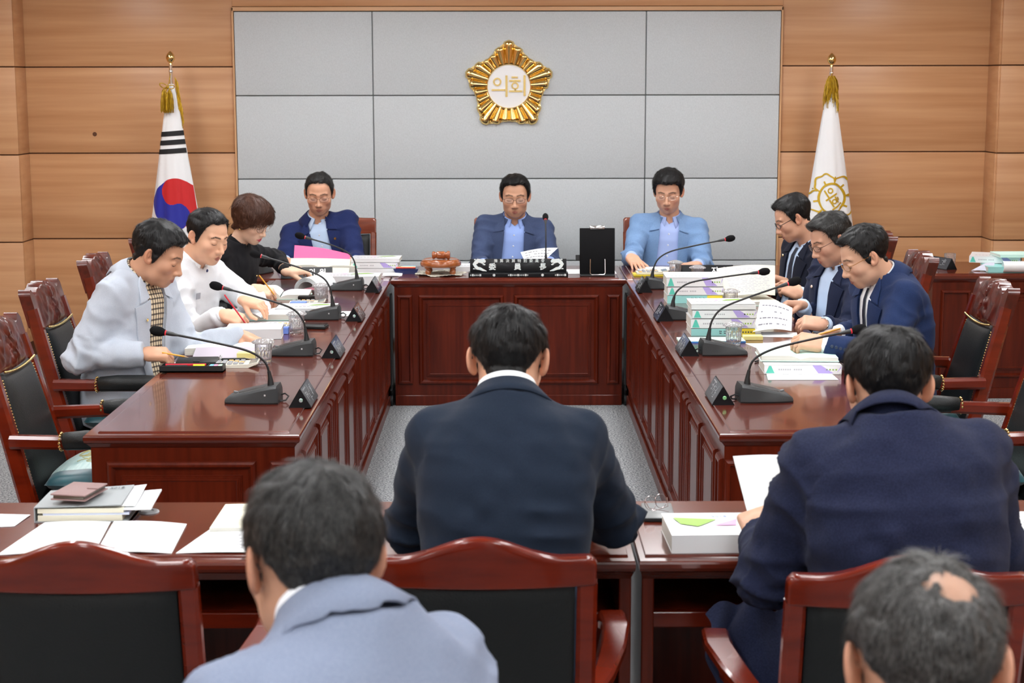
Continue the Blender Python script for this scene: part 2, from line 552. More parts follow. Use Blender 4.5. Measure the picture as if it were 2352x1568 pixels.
# grey metal frames with castors seen in the gaps beside the chair desk
CASTM = mat('grey_metal_leg', (0.16, 0.17, 0.17), rough=0.35, metal=0.6)
for sx, x, lab in ((-1, -0.677, 'left'), (1, 0.697, 'right')):
    t = thing('desk_leg_frame', f'grey metal leg frame with black castor in the gap {lab} of the chair desk', 'leg frame', (x, 9.505, 0), 0, 'leg frames in the gaps')
    MB().tube([(0, 0.05, 0.10), (0, 0.05, 0.60), (0, 0.04, 0.655), (0, 0.0, 0.672)], [0.008, 0.008, 0.008, 0.007], seg=8).build('post', CASTM, t, smooth=True)
    MB().sweep_rect([(0, -0.012, 0.66), (0, -0.012, 0.12)], 0.008, 0.014, up=(0, 1, 0)).build('rail', BLACKP, t)
    MB(Matrix.Translation((0, 0.0, 0.032)) @ Matrix.Rotation(math.pi / 2, 4, 'Y')).lathe([(0.006, -0.008), (0.030, -0.008), (0.032, -0.005), (0.032, 0.005), (0.030, 0.008), (0.006, 0.008)], 20).build('castor', BLACKP, t, smooth=True, angle=30)
    MB().sweep_rect([(0, 0.05, 0.11), (0, 0.0, 0.07), (0, -0.02, 0.1)], 0.012, 0.02, up=(0, 0, 1)).build('bracket', BLACKP, t)

# front row tables, open towards the people seated at them
def row_desk(x0, x1, label, y0=3.83, y1=4.37):
    t = thing('row_desk', label, 'desk', ((x0 + x1) / 2, (y0 + y1) / 2, 0), 0, 'desks of the front row')
    ox, oy = (x0 + x1) / 2, (y0 + y1) / 2
    a, b = (x0 - ox, y0 - oy), (x1 - ox, y1 - oy)
    desktop(a, b, t, lips=(0.4, 0.4, 1, 1))
    for x in (a[0], b[0] - 0.03):
        MB().box((x, a[1] + 0.01, 0), (x + 0.03, b[1], 0.705), 0.003).build('side_panel', WOOD, t)
    MB().box((a[0] + 0.03, b[1] - 0.03, 0.05), (b[0] - 0.03, b[1] - 0.008, 0.705)).build('modesty_panel', WOOD, t)
    MB().box((a[0] + 0.03, a[1] + 0.08, 0.560), (b[0] - 0.03, b[1] - 0.03, 0.580)).build('shelf', WOOD, t)
    MB().box((a[0] + 0.03, a[1] + 0.055, 0.555), (b[0] - 0.03, a[1] + 0.08, 0.595), 0.003).build('shelf_rail', CHAIRW, t)
    for q0, q1 in ((a[0] + 0.06, -0.03), (0.03, b[0] - 0.06)):
        mpanel(t, ((q0 + q1) / 2, b[1] - 0.008, PC), (-1, 0, 0), (0, 0, 1), q1 - q0, PH)
    return t
row_desk(-2.33, -0.992, 'front row desk under the grey binder and spread papers')
rd_mid = row_desk(-0.986, 0.300, 'front row desk in front of the man in the dark suit')
row_desk(0.325, 1.66, 'front row desk under the white book and grey phone')

# ---------------------------------------------------------------- chairs
def bead_chain(mb, pts, r, step):
    pts = [Vector(p) for p in pts]
    acc = 0.0
    mb.ball(pts[0], r, 6, 4)
    for p, q in zip(pts, pts[1:]):
        L = (q - p).length
        d = step - acc
        while d <= L:
            mb.ball(p + (q - p) * (d / L), r, 6, 4)
            d += step
        acc = (acc + L) % step

def make_council_chair():
    t = thing('council_chair', 'x', 'chair', (0, 0, 0), 0, 'carved council chairs along the side tables')
    lean = lambda z: -0.235 - 0.165 * max(0.0, z - 0.42) / 0.6      # y of the back at height z
    for s in (-1, 1):
        MB().sweep_rect([(s * 0.245, -0.27, 0), (s * 0.245, -0.245, 0.25), (s * 0.240, lean(0.42), 0.42), (s * 0.220, lean(0.7), 0.7), (s * 0.203, lean(0.955), 0.955)],
                        [0.045, 0.045, 0.05, 0.048, 0.045], [0.05, 0.055, 0.06, 0.055, 0.05], up=(0, 1, 0)).build('back_post', CHAIRW, t)
        MB().sweep_rect([(s * 0.25, 0.225, 0.0), (s * 0.25, 0.23, 0.2), (s * 0.25, 0.235, 0.44), (s * 0.262, 0.20, 0.645)], [0.04, 0.045, 0.05, 0.045], [0.04, 0.045, 0.05, 0.045], up=(0, 1, 0)).build('front_leg', CHAIRW, t)
        # arm: wooden bar with a leather roll in the middle
        a = MB()
        a.sweep_rect([(s * 0.250, lean(0.66) + 0.01, 0.665), (s * 0.282, -0.06, 0.668), (s * 0.285, 0.1, 0.668), (s * 0.283, 0.255, 0.66)], [0.045, 0.045, 0.047, 0.05], [0.045, 0.042, 0.042, 0.038])
        arm = a.build('armrest', CHAIRW, t)
        MB().tube([(s * 0.283, -0.105, 0.672), (s * 0.283, -0.10, 0.673), (s * 0.284, -0.03, 0.677), (s * 0.285, 0.08, 0.677), (s * 0.285, 0.155, 0.674), (s * 0.285, 0.16, 0.673)],
                  [0.026, 0.032, 0.035, 0.035, 0.032, 0.026], seg=14, flat=0.92).build('arm_pad', LEATHER, arm, smooth=True, angle=60)
        n = MB()
        for yy in (-0.112, 0.166):
            for k in range(14):
                q = 2 * math.pi * k / 14
                n.ball((s * 0.284 + 0.0295 * math.cos(q), yy, 0.672 + 0.0275 * math.sin(q)), 0.0052, 6, 4)
        n.build('nail_trim', BRASS, arm, smooth=True)['kind'] = 'stuff'
    # carved crest
    def crest_top(u):
        au = abs(u)
        base = 1.045 - 0.028 * min(1, (au / 0.62) ** 2.2)
        if au > 0.66:
            base = 1.006 + 0.028 * math.exp(-((au - 0.9) / 0.1) ** 2)
        return base + 0.002 * math.cos(u * 22) * (1 if au < 0.6 else 0)
    NU, NV = 61, 15
    def carve(u, v):
        au = abs(u)
        m = max(0.0, 1 - (au / 0.72) ** 4) * max(0.0, 1 - abs(v * 2 - 1) ** 5)
        r = mnoise.noise(Vector((u * 4.5, v * 2.6, 3.1))) + 0.6 * mnoise.noise(Vector((u * 10 + 5, v * 5.5, 9.7)))
        fl = math.cos(9 * math.atan2((v - 0.5) * 0.5, u) + 14 * math.hypot(u, (v - .5) * .5))
        return m * (0.010 + 0.013 * abs(r) + 0.006 * fl * math.exp(-(au / 0.35) ** 2))
    for side, nm in ((1, 'crest_rail'),):
        def fr(a, b):
            u = a * 2 - 1
            z0 = 0.885 - 0.012 * (1 - u * u) + 0.0
            z = z0 + (crest_top(u) - z0) * b
            return (u * 0.224, lean(z) + 0.018 + carve(u, b), z)
        def bk(a, b):
            u = a * 2 - 1
            z0 = 0.885 - 0.012 * (1 - u * u)
            z = z0 + (crest_top(u) - z0) * b
            return (u * 0.224, lean(z) - 0.03, z)
        m = MB()
        vf = [fr(i / (NU - 1), j / (NV - 1)) for j in range(NV) for i in range(NU)]
        vb = [bk(i / (NU - 1), j / (NV - 1)) for j in range(NV) for i in range(NU)]
        o = len(vf)
        fs = []
        for j in range(NV - 1):
            for i in range(NU - 1):
                q = (j * NU + i, j * NU + i + 1, (j + 1) * NU + i + 1, (j + 1) * NU + i)
                fs.append(q)
                fs.append(tuple(k + o for k in q[::-1]))
        ring = [i for i in range(NU)] + [j * NU + NU - 1 for j in range(1, NV)] + [(NV - 1) * NU + i for i in range(NU - 2, -1, -1)] + [j * NU for j in range(NV - 2, 0, -1)]
        for p, q in zip(ring, ring[1:] + ring[:1]):
            fs.append((p, p + o, q + o, q))
        m.add(vf + vb, fs)
        m.build(nm, mat('carved_mahogany', (0.105, 0.014, 0.006), rough=0.3, spec=0.35, coat=0.2, col2=(0.05, 0.007, 0.003), nscale=(25, 25, 25)), t, smooth=True, angle=50)
    # padded back
    def pad(sgn):
        def f(a, b):
            u, z = a * 2 - 1, 0.40 + b * 0.49
            e = max(0.0, 1 - abs(u) ** 6) * max(0.0, 1 - abs(b * 2 - 1) ** 8)
            zz = z - 0.012 * (1 - u * u) * b
            return (u * (0.218 - 0.038 * b), lean(zz) + sgn * (0.012 + 0.030 * e ** 0.6 if sgn > 0 else 0.012 + 0.008 * e), zz)
        return f
    m = MB()
    m.grid(25, 25, pad(1))
    m.grid(25, 25, pad(-1))
    bp = m.build('back_pad', LEATHER, t, smooth=True, angle=80)
    n = MB()
    bead_chain(n, [(u * 0.176, lean(0.873) + 0.036, 0.884 - 0.012 * (1 - u * u)) for u in [i / 12 - 1 for i in range(25)]], 0.0052, 0.0098)
    for s in (-1, 1):
        bead_chain(n, [(s * (0.215 - 0.038 * (z - 0.4) / 0.49), lean(z) + 0.022, z) for z in [0.40 + 0.02 * i for i in range(24)]], 0.0045, 0.0105)
    bead_chain(n, [(u * 0.215, lean(0.40) + 0.03, 0.40) for u in [i / 8 - 1 for i in range(17)]], 0.0045, 0.0105)
    n.build('nail_trim', BRASS, bp, smooth=True)['kind'] = 'stuff'
    MB().box((-0.24, lean(0.38) - 0.02, 0.345), (0.24, lean(0.38) + 0.025, 0.40), 0.006).build('back_rail', CHAIRW, t)
    # seat
    for nm, lo, hi in (('seat_rail', (-0.255, 0.205, 0.35), (0.255, 0.245, 0.42)), ('seat_rail', (-0.262, -0.23, 0.35), (-0.232, 0.22, 0.42)), ('seat_rail', (0.232, -0.23, 0.35), (0.262, 0.22, 0.42))):
        MB().box(lo, hi, 0.006).build(nm, CHAIRW, t)
    def seat(a, b):
        u, v = a * 2 - 1, b * 2 - 1
        e = max(0, 1 - abs(u) ** 6) * max(0, 1 - abs(v) ** 6)
        return (u * 0.25, v * 0.232 + 0.005, 0.415 + 0.045 * e ** 0.5)
    MB().grid(21, 21, seat, thick=0.02).build('seat', LEATHER, t, smooth=True, angle=80)
    return t

chair_spots = [  # x, y, facing (0 = +Y), label
    (-1.385, 5.70, -math.pi / 2, 'empty carved black leather chair nearest the camera on the left side'),
    (-1.525, 6.76, -math.pi / 2, 'carved black leather chair holding the man in the pale grey jacket'),
    (-1.575, 7.86, -math.pi / 2, 'carved black leather chair behind the man in the white jacket'),
    (-1.58, 8.95, -math.pi / 2, 'carved chair of the woman in black, mostly hidden behind the men'),
    (1.575, 5.72, math.pi / 2, 'empty carved black leather chair nearest the camera on the right side'),
    (1.625, 6.75, math.pi / 2, 'carved black leather chair second from the camera on the right side'),
    (1.60, 7.90, math.pi / 2, 'carved leather chair behind the man with brown-rimmed glasses'),
    (1.66, 8.98, math.pi / 2, 'carved leather chair farthest back on the right side'),
]
cc0 = make_council_chair()
cc0.scale = (1, 1, 1.025)
council_chairs = []
for i, (x, y, rz, lab) in enumerate(chair_spots):
    if i == 0:
        cc0.location = (x, y, 0); cc0.rotation_euler = (0, 0, rz); cc0['label'] = lab
        council_chairs.append(cc0)
    else:
        council_chairs.append(dup(cc0, (x, y, 0), rz, lab))

# seat cushions: teal sides, silver brocade top
def brocade():
    m = mat('brocade', srgb(178, 205, 200), rough=0.35, col2=srgb(120, 165, 165), nscale=(14, 130, 14), lo=0.3, hi=0.7, sheen=0.3)
    return m
TEAL = mat('teal_satin', srgb(12, 82, 92), rough=0.35, sheen=0.3, col2=srgb(8, 60, 72), nscale=(20, 20, 20))
def make_cushion():
    def f(sgn):
        def g(a, b):
            u, v = a * 2 - 1, b * 2 - 1
            e = max(0.0, 1 - abs(u) ** 3.5) * max(0.0, 1 - abs(v) ** 3.5)
            w = 0.006 * mnoise.noise(Vector((u * 3, v * 3, sgn * 4.0)))
            k = 1 - 0.05 * (u * u * v * v)
            return (u * 0.225 * k, v * 0.225 * k, 0.055 + sgn * (0.055 if sgn > 0 else 0.05) * e ** 0.45 + w * e)
        return g
    c = MB()
    top = MB()
    nu = 29
    for sgn in (1, -1):
        vs = [f(sgn)(i / (nu - 1), j / (nu - 1)) for j in range(nu) for i in range(nu)]
        q = [(j * nu + i, j * nu + i + 1, (j + 1) * nu + i + 1, (j + 1) * nu + i) for j in range(nu - 1) for i in range(nu - 1)]
        inn = [k for k in q if sgn > 0 and all(0.13 < (idx % nu) / (nu - 1) < 0.87 for idx in k)]
        out = [k for k in q if k not in set(inn)]
        o = len(c.v)
        c.add(vs, [])
        for k in out:
            c.f.append(tuple(i + o for i in k)); c.mi.append(0)
        for k in inn:
            c.f.append(tuple(i + o for i in k)); c.mi.append(1)
    o = c.build('seat_cushion', [TEAL, brocade()], None, smooth=True, angle=None)
    # embroidered gold curls
    g = MB()
    rnd = random.Random(4)
    for k in range(9):
        cx, cy = rnd.uniform(-0.12, 0.12), rnd.uniform(-0.17, 0.17)
        pts = []
        for j in range(14):
            a = j * 0.55 + k
            r = 0.008 + 0.0036 * j
            x, y = cx + r * math.cos(a), cy + r * math.sin(a) * 0.8
            x, y = max(-0.16, min(0.16, x)), max(-0.2, min(0.2, y))
            p = f(1)(x / 0.45 + 0.5, y / 0.45 + 0.5)
            pts.append((p[0], p[1], p[2] + 0.001))
        g.tube(pts, 0.0013, seg=5)
    g.build('embroidery', mat('gold_thread', srgb(206, 190, 128), rough=0.4, metal=0.4), o, smooth=True)
    return o
cu0 = make_cushion()
for i, (x, y, rz, lab) in enumerate(chair_spots):
    lab2 = ['teal seat cushion with silver brocade on the empty chair at the near left', 'teal cushion under the man in the pale grey jacket', 'teal cushion under the man in the white jacket', 'teal cushion under the woman in black',
            'teal seat cushion with silver brocade on the empty chair at the near right', 'teal brocade cushion on the second chair of the right side', 'teal cushion under the man with brown-rimmed glasses', 'teal cushion on the farthest chair of the right side'][i]
    if i in (2, 3, 6, 7):
        continue
    c = cu0 if i == 0 else dup(cu0)
    c.location = (x + (0.02 if rz < 0 else 0.0), y, 0.464)
    c.rotation_euler = (0, 0, rz + 0.03 * (i % 3 - 1))
    tag(c, lab2, 'cushion', 'teal seat cushions')

def make_row_chair(arch=0.042, wid=0.232, ht=0.955, wood=CHAIRW, arms=True, name='armchair', crest=0.062):
    t = thing(name, 'x', 'chair', (0, 0, 0), 0)
    ln = lambda z: -0.22 - 0.11 * max(0.0, z - 0.42) / 0.5
    for s in (-1, 1):
        MB().sweep_rect([(s * (wid - 0.02), -0.25, 0), (s * (wid - 0.02), ln(0.42), 0.42), (s * (wid - 0.018), ln(ht - crest + 0.005), ht - crest + 0.005)], [0.04, 0.042, 0.04], [0.04, 0.045, 0.034], up=(0, 1, 0)).build('back_post', wood, t)
        MB().sweep_rect([(s * 0.245, 0.22, 0), (s * 0.25, 0.225, 0.44), (s * 0.282, 0.16, 0.64)], [0.036, 0.04, 0.038], [0.036, 0.04, 0.038], up=(0, 1, 0)).build('front_leg', wood, t)
        if arms:
            MB().sweep_rect([(s * (wid - 0.005), ln(0.62) + 0.01, 0.625), (s * (wid + 0.025), -0.17, 0.64), (s * (wid + 0.055), -0.03, 0.652), (s * (wid + 0.07), 0.1, 0.655), (s * (wid + 0.066), 0.20, 0.65), (s * (wid + 0.06), 0.235, 0.635)],
                            [0.034, 0.046, 0.056, 0.06, 0.06, 0.056], [0.03, 0.028, 0.026, 0.026, 0.028, 0.03]).build('armrest', wood, t, smooth=True, angle=35)
    NU = 41
    def prof(side):
        def f(a, b):
            u = a * 2 - 1
            zt = ht + arch * (0.5 + 0.5 * math.cos(math.pi * min(1, abs(u) / 0.72))) - (0.012 if abs(u) > 0.97 else 0)
            zb = ht - crest - 0.006 * (1 - u * u)
            z = zb + (zt - zb) * b
            th = 0.019 * (1 - 0.35 * max(0, (b - 0.8) / 0.2) ** 2)
            bow = -0.012 * (1 - u * u)
            return (u * wid, ln(z) + bow + (th if side > 0 else -th), z)
        return f
    m = MB()
    NV = 11
    vf = [prof(1)(i / (NU - 1), j / (NV - 1)) for j in range(NV) for i in range(NU)]
    vb = [prof(-1)(i / (NU - 1), j / (NV - 1)) for j in range(NV) for i in range(NU)]
    o = len(vf)
    fs = []
    for j in range(NV - 1):
        for i in range(NU - 1):
            q = (j * NU + i, j * NU + i + 1, (j + 1) * NU + i + 1, (j + 1) * NU + i)
            fs += [q, tuple(k + o for k in q[::-1])]
    ring = [i for i in range(NU)] + [j * NU + NU - 1 for j in range(1, NV)] + [(NV - 1) * NU + i for i in range(NU - 2, -1, -1)] + [j * NU for j in range(NV - 2, 0, -1)]
    for p, q in zip(ring, ring[1:] + ring[:1]):
        fs.append((p, p + o, q + o, q))
    m.add(vf + vb, fs)
    cr = m.build('crest_rail', wood, t, smooth=True, angle=55)
    bv = cr.modifiers.new('bevel', 'BEVEL'); bv.width = 0.006; bv.segments = 3; bv.limit_method = 'ANGLE'; bv.angle_limit = math.radians(50)
    # leather back, wrapped round a slim frame
    def lf(sg):
        def f(a, b):
            u = a * 2 - 1
            z = 0.40 + b * (ht - crest - 0.005 - 0.40) - 0.006 * (1 - u * u) * b
            e = max(0.0, 1 - abs(u) ** 10) * max(0.0, 1 - abs(b * 2 - 1) ** 14)
            return (u * (wid - 0.042), ln(z) - 0.012 * (1 - u * u) + sg * (0.006 + (0.028 if sg > 0 else 0.009) * e ** 0.5), z)
        return f
    m = MB(); m.grid(25, 25, lf(1)); m.grid(25, 25, lf(-1))
    m.build('back_pad', LEATHER, t, smooth=True, angle=80)
    MB().box((-wid + 0.02, ln(0.37) - 0.02, 0.345), (wid - 0.02, ln(0.37) + 0.02, 0.40), 0.005).build('back_rail', wood, t)
    for lo, hi in (((-0.25, 0.205, 0.35), (0.25, 0.24, 0.415)), ((-0.255, -0.22, 0.35), (-0.225, 0.22, 0.415)), ((0.225, -0.22, 0.35), (0.255, 0.22, 0.415))):
        MB().box(lo, hi, 0.005).build('seat_rail', wood, t)
    def seat(a, b):
        u, v = a * 2 - 1, b * 2 - 1
        e = max(0, 1 - abs(u) ** 6) * max(0, 1 - abs(v) ** 6)
        return (u * 0.245, v * 0.225 + 0.005, 0.41 + 0.05 * e ** 0.5)
    MB().grid(17, 17, seat, thick=0.02).build('seat', LEATHER, t, smooth=True, angle=80)
    return t
rc0 = make_row_chair()
rc0['group'] = 'arched armchairs of the front row'
rc0.location = (-0.055, 3.49, 0); rc0['label'] = 'mahogany armchair with black leather back behind the man in the dark suit'
dup(rc0, (-0.845, 3.47, 0), 0.0, 'empty mahogany armchair with black leather back at the lower left')
dup(rc0, (0.765, 3.36, 0), 0.0, 'mahogany armchair behind the man in the navy linen jacket')
HEADW = mat('head_chair_wood', (0.22, 0.045, 0.016), rough=0.25, coat=0.4, col2=(0.15, 0.028, 0.01), nscale=(6, 6, 30))
hc0 = make_row_chair(arch=0.012, wid=0.235, ht=0.99, wood=HEADW, arms=True, crest=0.10)
hc0['group'] = 'wooden chairs at the head table'
hc0.location = (0.02, 10.58, 0); hc0.rotation_euler = (0, 0, math.pi); hc0['label'] = 'wooden high-back chair behind the chairman in the middle'
dup(hc0, (-1.10, 10.58, 0), math.pi, 'wooden high-back chair behind the man in the navy blazer with a name badge')
dup(hc0, (1.01, 10.58, 0), math.pi, 'wooden high-back chair behind the man in the light blue blazer')
# ---------------------------------------------------------------- wall emblem and flags
def pent_r(a, R=0.312, r=0.232):
    """petal length: long at the five points of the flower, short between"""
    k = (a - math.pi / 2) / (2 * math.pi / 5)
    f = abs((k - math.floor(k)) - 0.5) * 2            # 1 at the points, 0 between
    return r + (R - r) * f ** 1.25

EMC = Vector((0.018, WALLY - 0.034, 1.850))
emb = thing('wall_emblem', 'gold flower-shaped council emblem with white centre disc on grey wall', 'emblem', EMC)
ME = axes((0, 0, 0), (1, 0, 0), (0, 0, 1), (0, -1, 0))           # local x right, y up, z towards the room
NPET = 25
def petal_mesh(a, Rout, wb):
    m = MB(ME)
    r0 = 0.150
    L_ = Rout - r0
    nu, nv = 9, 15
    d = Vector((math.cos(a), math.sin(a), 0)); t = Vector((-math.sin(a), math.cos(a), 0))
    vs = []
    for j in range(nv):
        s = j / (nv - 1)
        rr = r0 + L_ * s
        hw = (rr * math.pi / NPET) * 0.95 + 0.006 * s
        end = math.sqrt(max(0.0, 1 - max(0.0, (s - 0.80) / 0.2) ** 2))
        for i in range(nu):
            u = i / (nu - 1) * 2 - 1
            z = 0.006 + (0.022 + 0.018 * s) * math.sqrt(max(0.0, 1 - u * u)) * max(0.05, end)
            vs.append(tuple(d * rr + t * (u * hw * (0.15 + 0.85 * end)) + Vector((0, 0, z))))
    fs = [(j * nu + i, j * nu + i + 1, (j + 1) * nu + i + 1, (j + 1) * nu + i) for j in range(nv - 1) for i in range(nu - 1)]
    m.add(vs, fs)
    # rim bead
    m.tube([d * (r0 + L_ * s) + t * (sg * ((r0 + L_ * s) * math.pi / NPET * 0.98 + 0.006 * s)) + Vector((0, 0, 0.008)) for sg, ss in ((1, (0.1, 0.4, 0.7, 0.82)),) for s in ss], 0.004, seg=6)
    return m
for k in range(NPET):
    a = math.pi / 2 + 2 * math.pi * k / NPET
    petal_mesh(a, pent_r(a + 1e-6), 0.03).build('petal', GOLD, emb, smooth=True, angle=80)
back = MB(ME)
pts = [((pent_r(2 * math.pi * k / 150 + 1e-6) - 0.004) * math.cos(2 * math.pi * k / 150), (pent_r(2 * math.pi * k / 150 + 1e-6) - 0.004) * math.sin(2 * math.pi * k / 150)) for k in range(150)]
back.prism(pts, 0.0, 0.008)
back.build('back_plate', GOLD, emb, smooth=True, angle=30)
MB(ME).lathe([(0.143, 0.0), (0.160, 0.004), (0.162, 0.020), (0.156, 0.028), (0.148, 0.024), (0.145, 0.012)], 64, caps=False).build('ring', GOLD, emb, smooth=True, angle=50)
WENAMEL = mat('white_enamel', (0.86, 0.87, 0.88), rough=0.25)
MB(ME).lathe([(0.001, 0.016), (0.09, 0.0155), (0.148, 0.012)], 64, caps=False).build('disc', WENAMEL, emb, smooth=True)

def euihoe(add_bar, add_ring):
    """the two syllables of the council lettering, drawn in strokes on a 1 x 1 square"""
    add_ring(-0.265, 0.10, 0.095, 0.036)          # ieung
    add_bar(-0.395, -0.085, -0.102, -0.062)        # eu
    add_bar(-0.078, -0.030, -0.235, 0.245)         # i
    add_bar(0.06, 0.20, 0.182, 0.222)               # tick of hieut
    add_bar(0.005, 0.265, 0.102, 0.144)             # bar of hieut
    add_ring(0.14, 0.012, 0.084, 0.034)
    add_bar(0.125, 0.165, -0.10, -0.06)            # stem of o
    add_bar(0.0, 0.305, -0.130, -0.090)            # bar of o
    add_bar(0.332, 0.380, -0.215, 0.25)            # i
def letters_on(mb, scale, z0, z1):
    def bar(x0, x1, y0, y1):
        mb.box((x0 * scale, y0 * scale, z0), (x1 * scale, y1 * scale, z1))
    def ringf(cx, cy, R, t):
        n = 28
        vs, fs = [], []
        for k in range(n):
            q = 2 * math.pi * k / n
            for rr, zz in (((R - t) * scale, z0), ((R - t) * scale, z1), (R * scale, z1), (R * scale, z0)):
                vs.append((cx * scale + rr * math.cos(q), cy * scale + rr * math.sin(q), zz))
        for k in range(n):
            k2 = (k + 1) % n
            for i in range(4):
                i2 = (i + 1) % 4
                fs.append((k * 4 + i, k2 * 4 + i, k2 * 4 + i2, k * 4 + i2))
        mb.add(vs, fs)
    euihoe(bar, ringf)
ml = MB(ME)
letters_on(ml, 0.30, 0.012, 0.021)
ml.build('lettering', GOLD, emb)

FLAGW = mat('flag_white', (0.82, 0.83, 0.84), rough=0.75, sheen=0.2, bump=0.1, nscale=(600, 600, 600))
FRINGE = mat('gold_fringe', srgb(206, 168, 40), rough=0.45, metal=0.35, col2=srgb(150, 112, 16), nscale=(120, 120, 30))
def flag(x, y, ztip, label, gathered_side, emblem_fn):
    t = thing('flag', label, 'flag', (x, y, 0), 0, 'flags on poles beside the grey wall panel')
    zt = ztip
    MB().lathe([(0.16, 0.0), (0.17, 0.012), (0.165, 0.03), (0.06, 0.05), (0.03, 0.075), (0.018, 0.10)], 28).build('base', mat('flag_base', (0.35, 0.3, 0.2), rough=0.3, metal=0.8), t, smooth=True, angle=40)
    MB().tube([(0, 0, 0.05), (0, 0, zt - 0.09)], 0.0115, seg=14).build('pole', CHROME, t, smooth=True)
    MB(Matrix.Translation((0, 0, zt - 0.125))).lathe([(0.009, 0), (0.011, 0.003), (0.011, 0.045), (0.008, 0.05), (0.02, 0.056), (0.029, 0.075), (0.030, 0.085), (0.025, 0.102), (0.012, 0.118), (0.002, 0.127)], 24).build('finial', GOLD, t, smooth=True, angle=50)
    MB(Matrix.Translation((0, 0, zt - 0.14))).lathe([(0.010, 0), (0.014, 0.004), (0.014, 0.012), (0.010, 0.016)], 18).build('collar', CHROME, t, smooth=True, angle=50)
    # cloth: hangs in a cone, narrow at the top
    ztop, zbot = zt - 0.215, 0.62
    def prof(z):
        s = max(0.0, min(1.0, (ztop - z) / (ztop - zbot)))
        return 0.018 + 0.172 * s ** 0.84
    def surf(q, z):
        s = max(0.0, min(1.0, (ztop - z) / (ztop - zbot)))
        r = prof(z)
        rip = 1 + 0.10 * s * math.sin(5 * q + 1.2) + 0.05 * s * math.sin(11 * q + 4 * z) + 0.05 * s * math.sin(3 * q - 2.0)
        return (r * rip * math.sin(q) + 0.02 * s * gathered_side, -r * 0.62 * rip * math.cos(q), z)
    MB().grid(65, 60, lambda a, b: surf((a * 2 - 1) * math.pi, zbot + (ztop - zbot) * b), thick=0.0).build('cloth', FLAGW, t, smooth=True, angle=None, fix=True)
    def on_cloth(px, pz, lift=0.0025):
        """front of the cloth at lateral px (fraction of half width) and height"""
        q = math.asin(max(-0.97, min(0.97, px)))
        p = surf(q, pz)
        return (p[0] + lift * math.sin(q), p[1] - lift, p[2])
    emblem_fn(t, on_cloth, ztop, zbot, prof)
    return t

def wrap_poly(mb, fn, poly_fn, nu=24, nv=24):
    """poly_fn(u, v) in [0,1]^2 -> (fraction of half width, z)"""
    mb.grid(nu, nv, lambda a, b: fn(*poly_fn(a, b)))

def tassel(m, x, y, z, L, r, n, rnd):
    for k in range(n):
        a = rnd.uniform(0, 6.283)
        rr = r * math.sqrt(rnd.random())
        l = L * rnd.uniform(0.8, 1.05)
        m.tube([(x, y, z), (x + 0.7 * rr * math.cos(a), y + 0.7 * rr * math.sin(a), z - 0.25 * l), (x + rr * math.cos(a), y + rr * math.sin(a), z - 0.6 * l), (x + 1.05 * rr * math.cos(a), y + 1.05 * rr * math.sin(a), z - l)], 0.0022, seg=4)

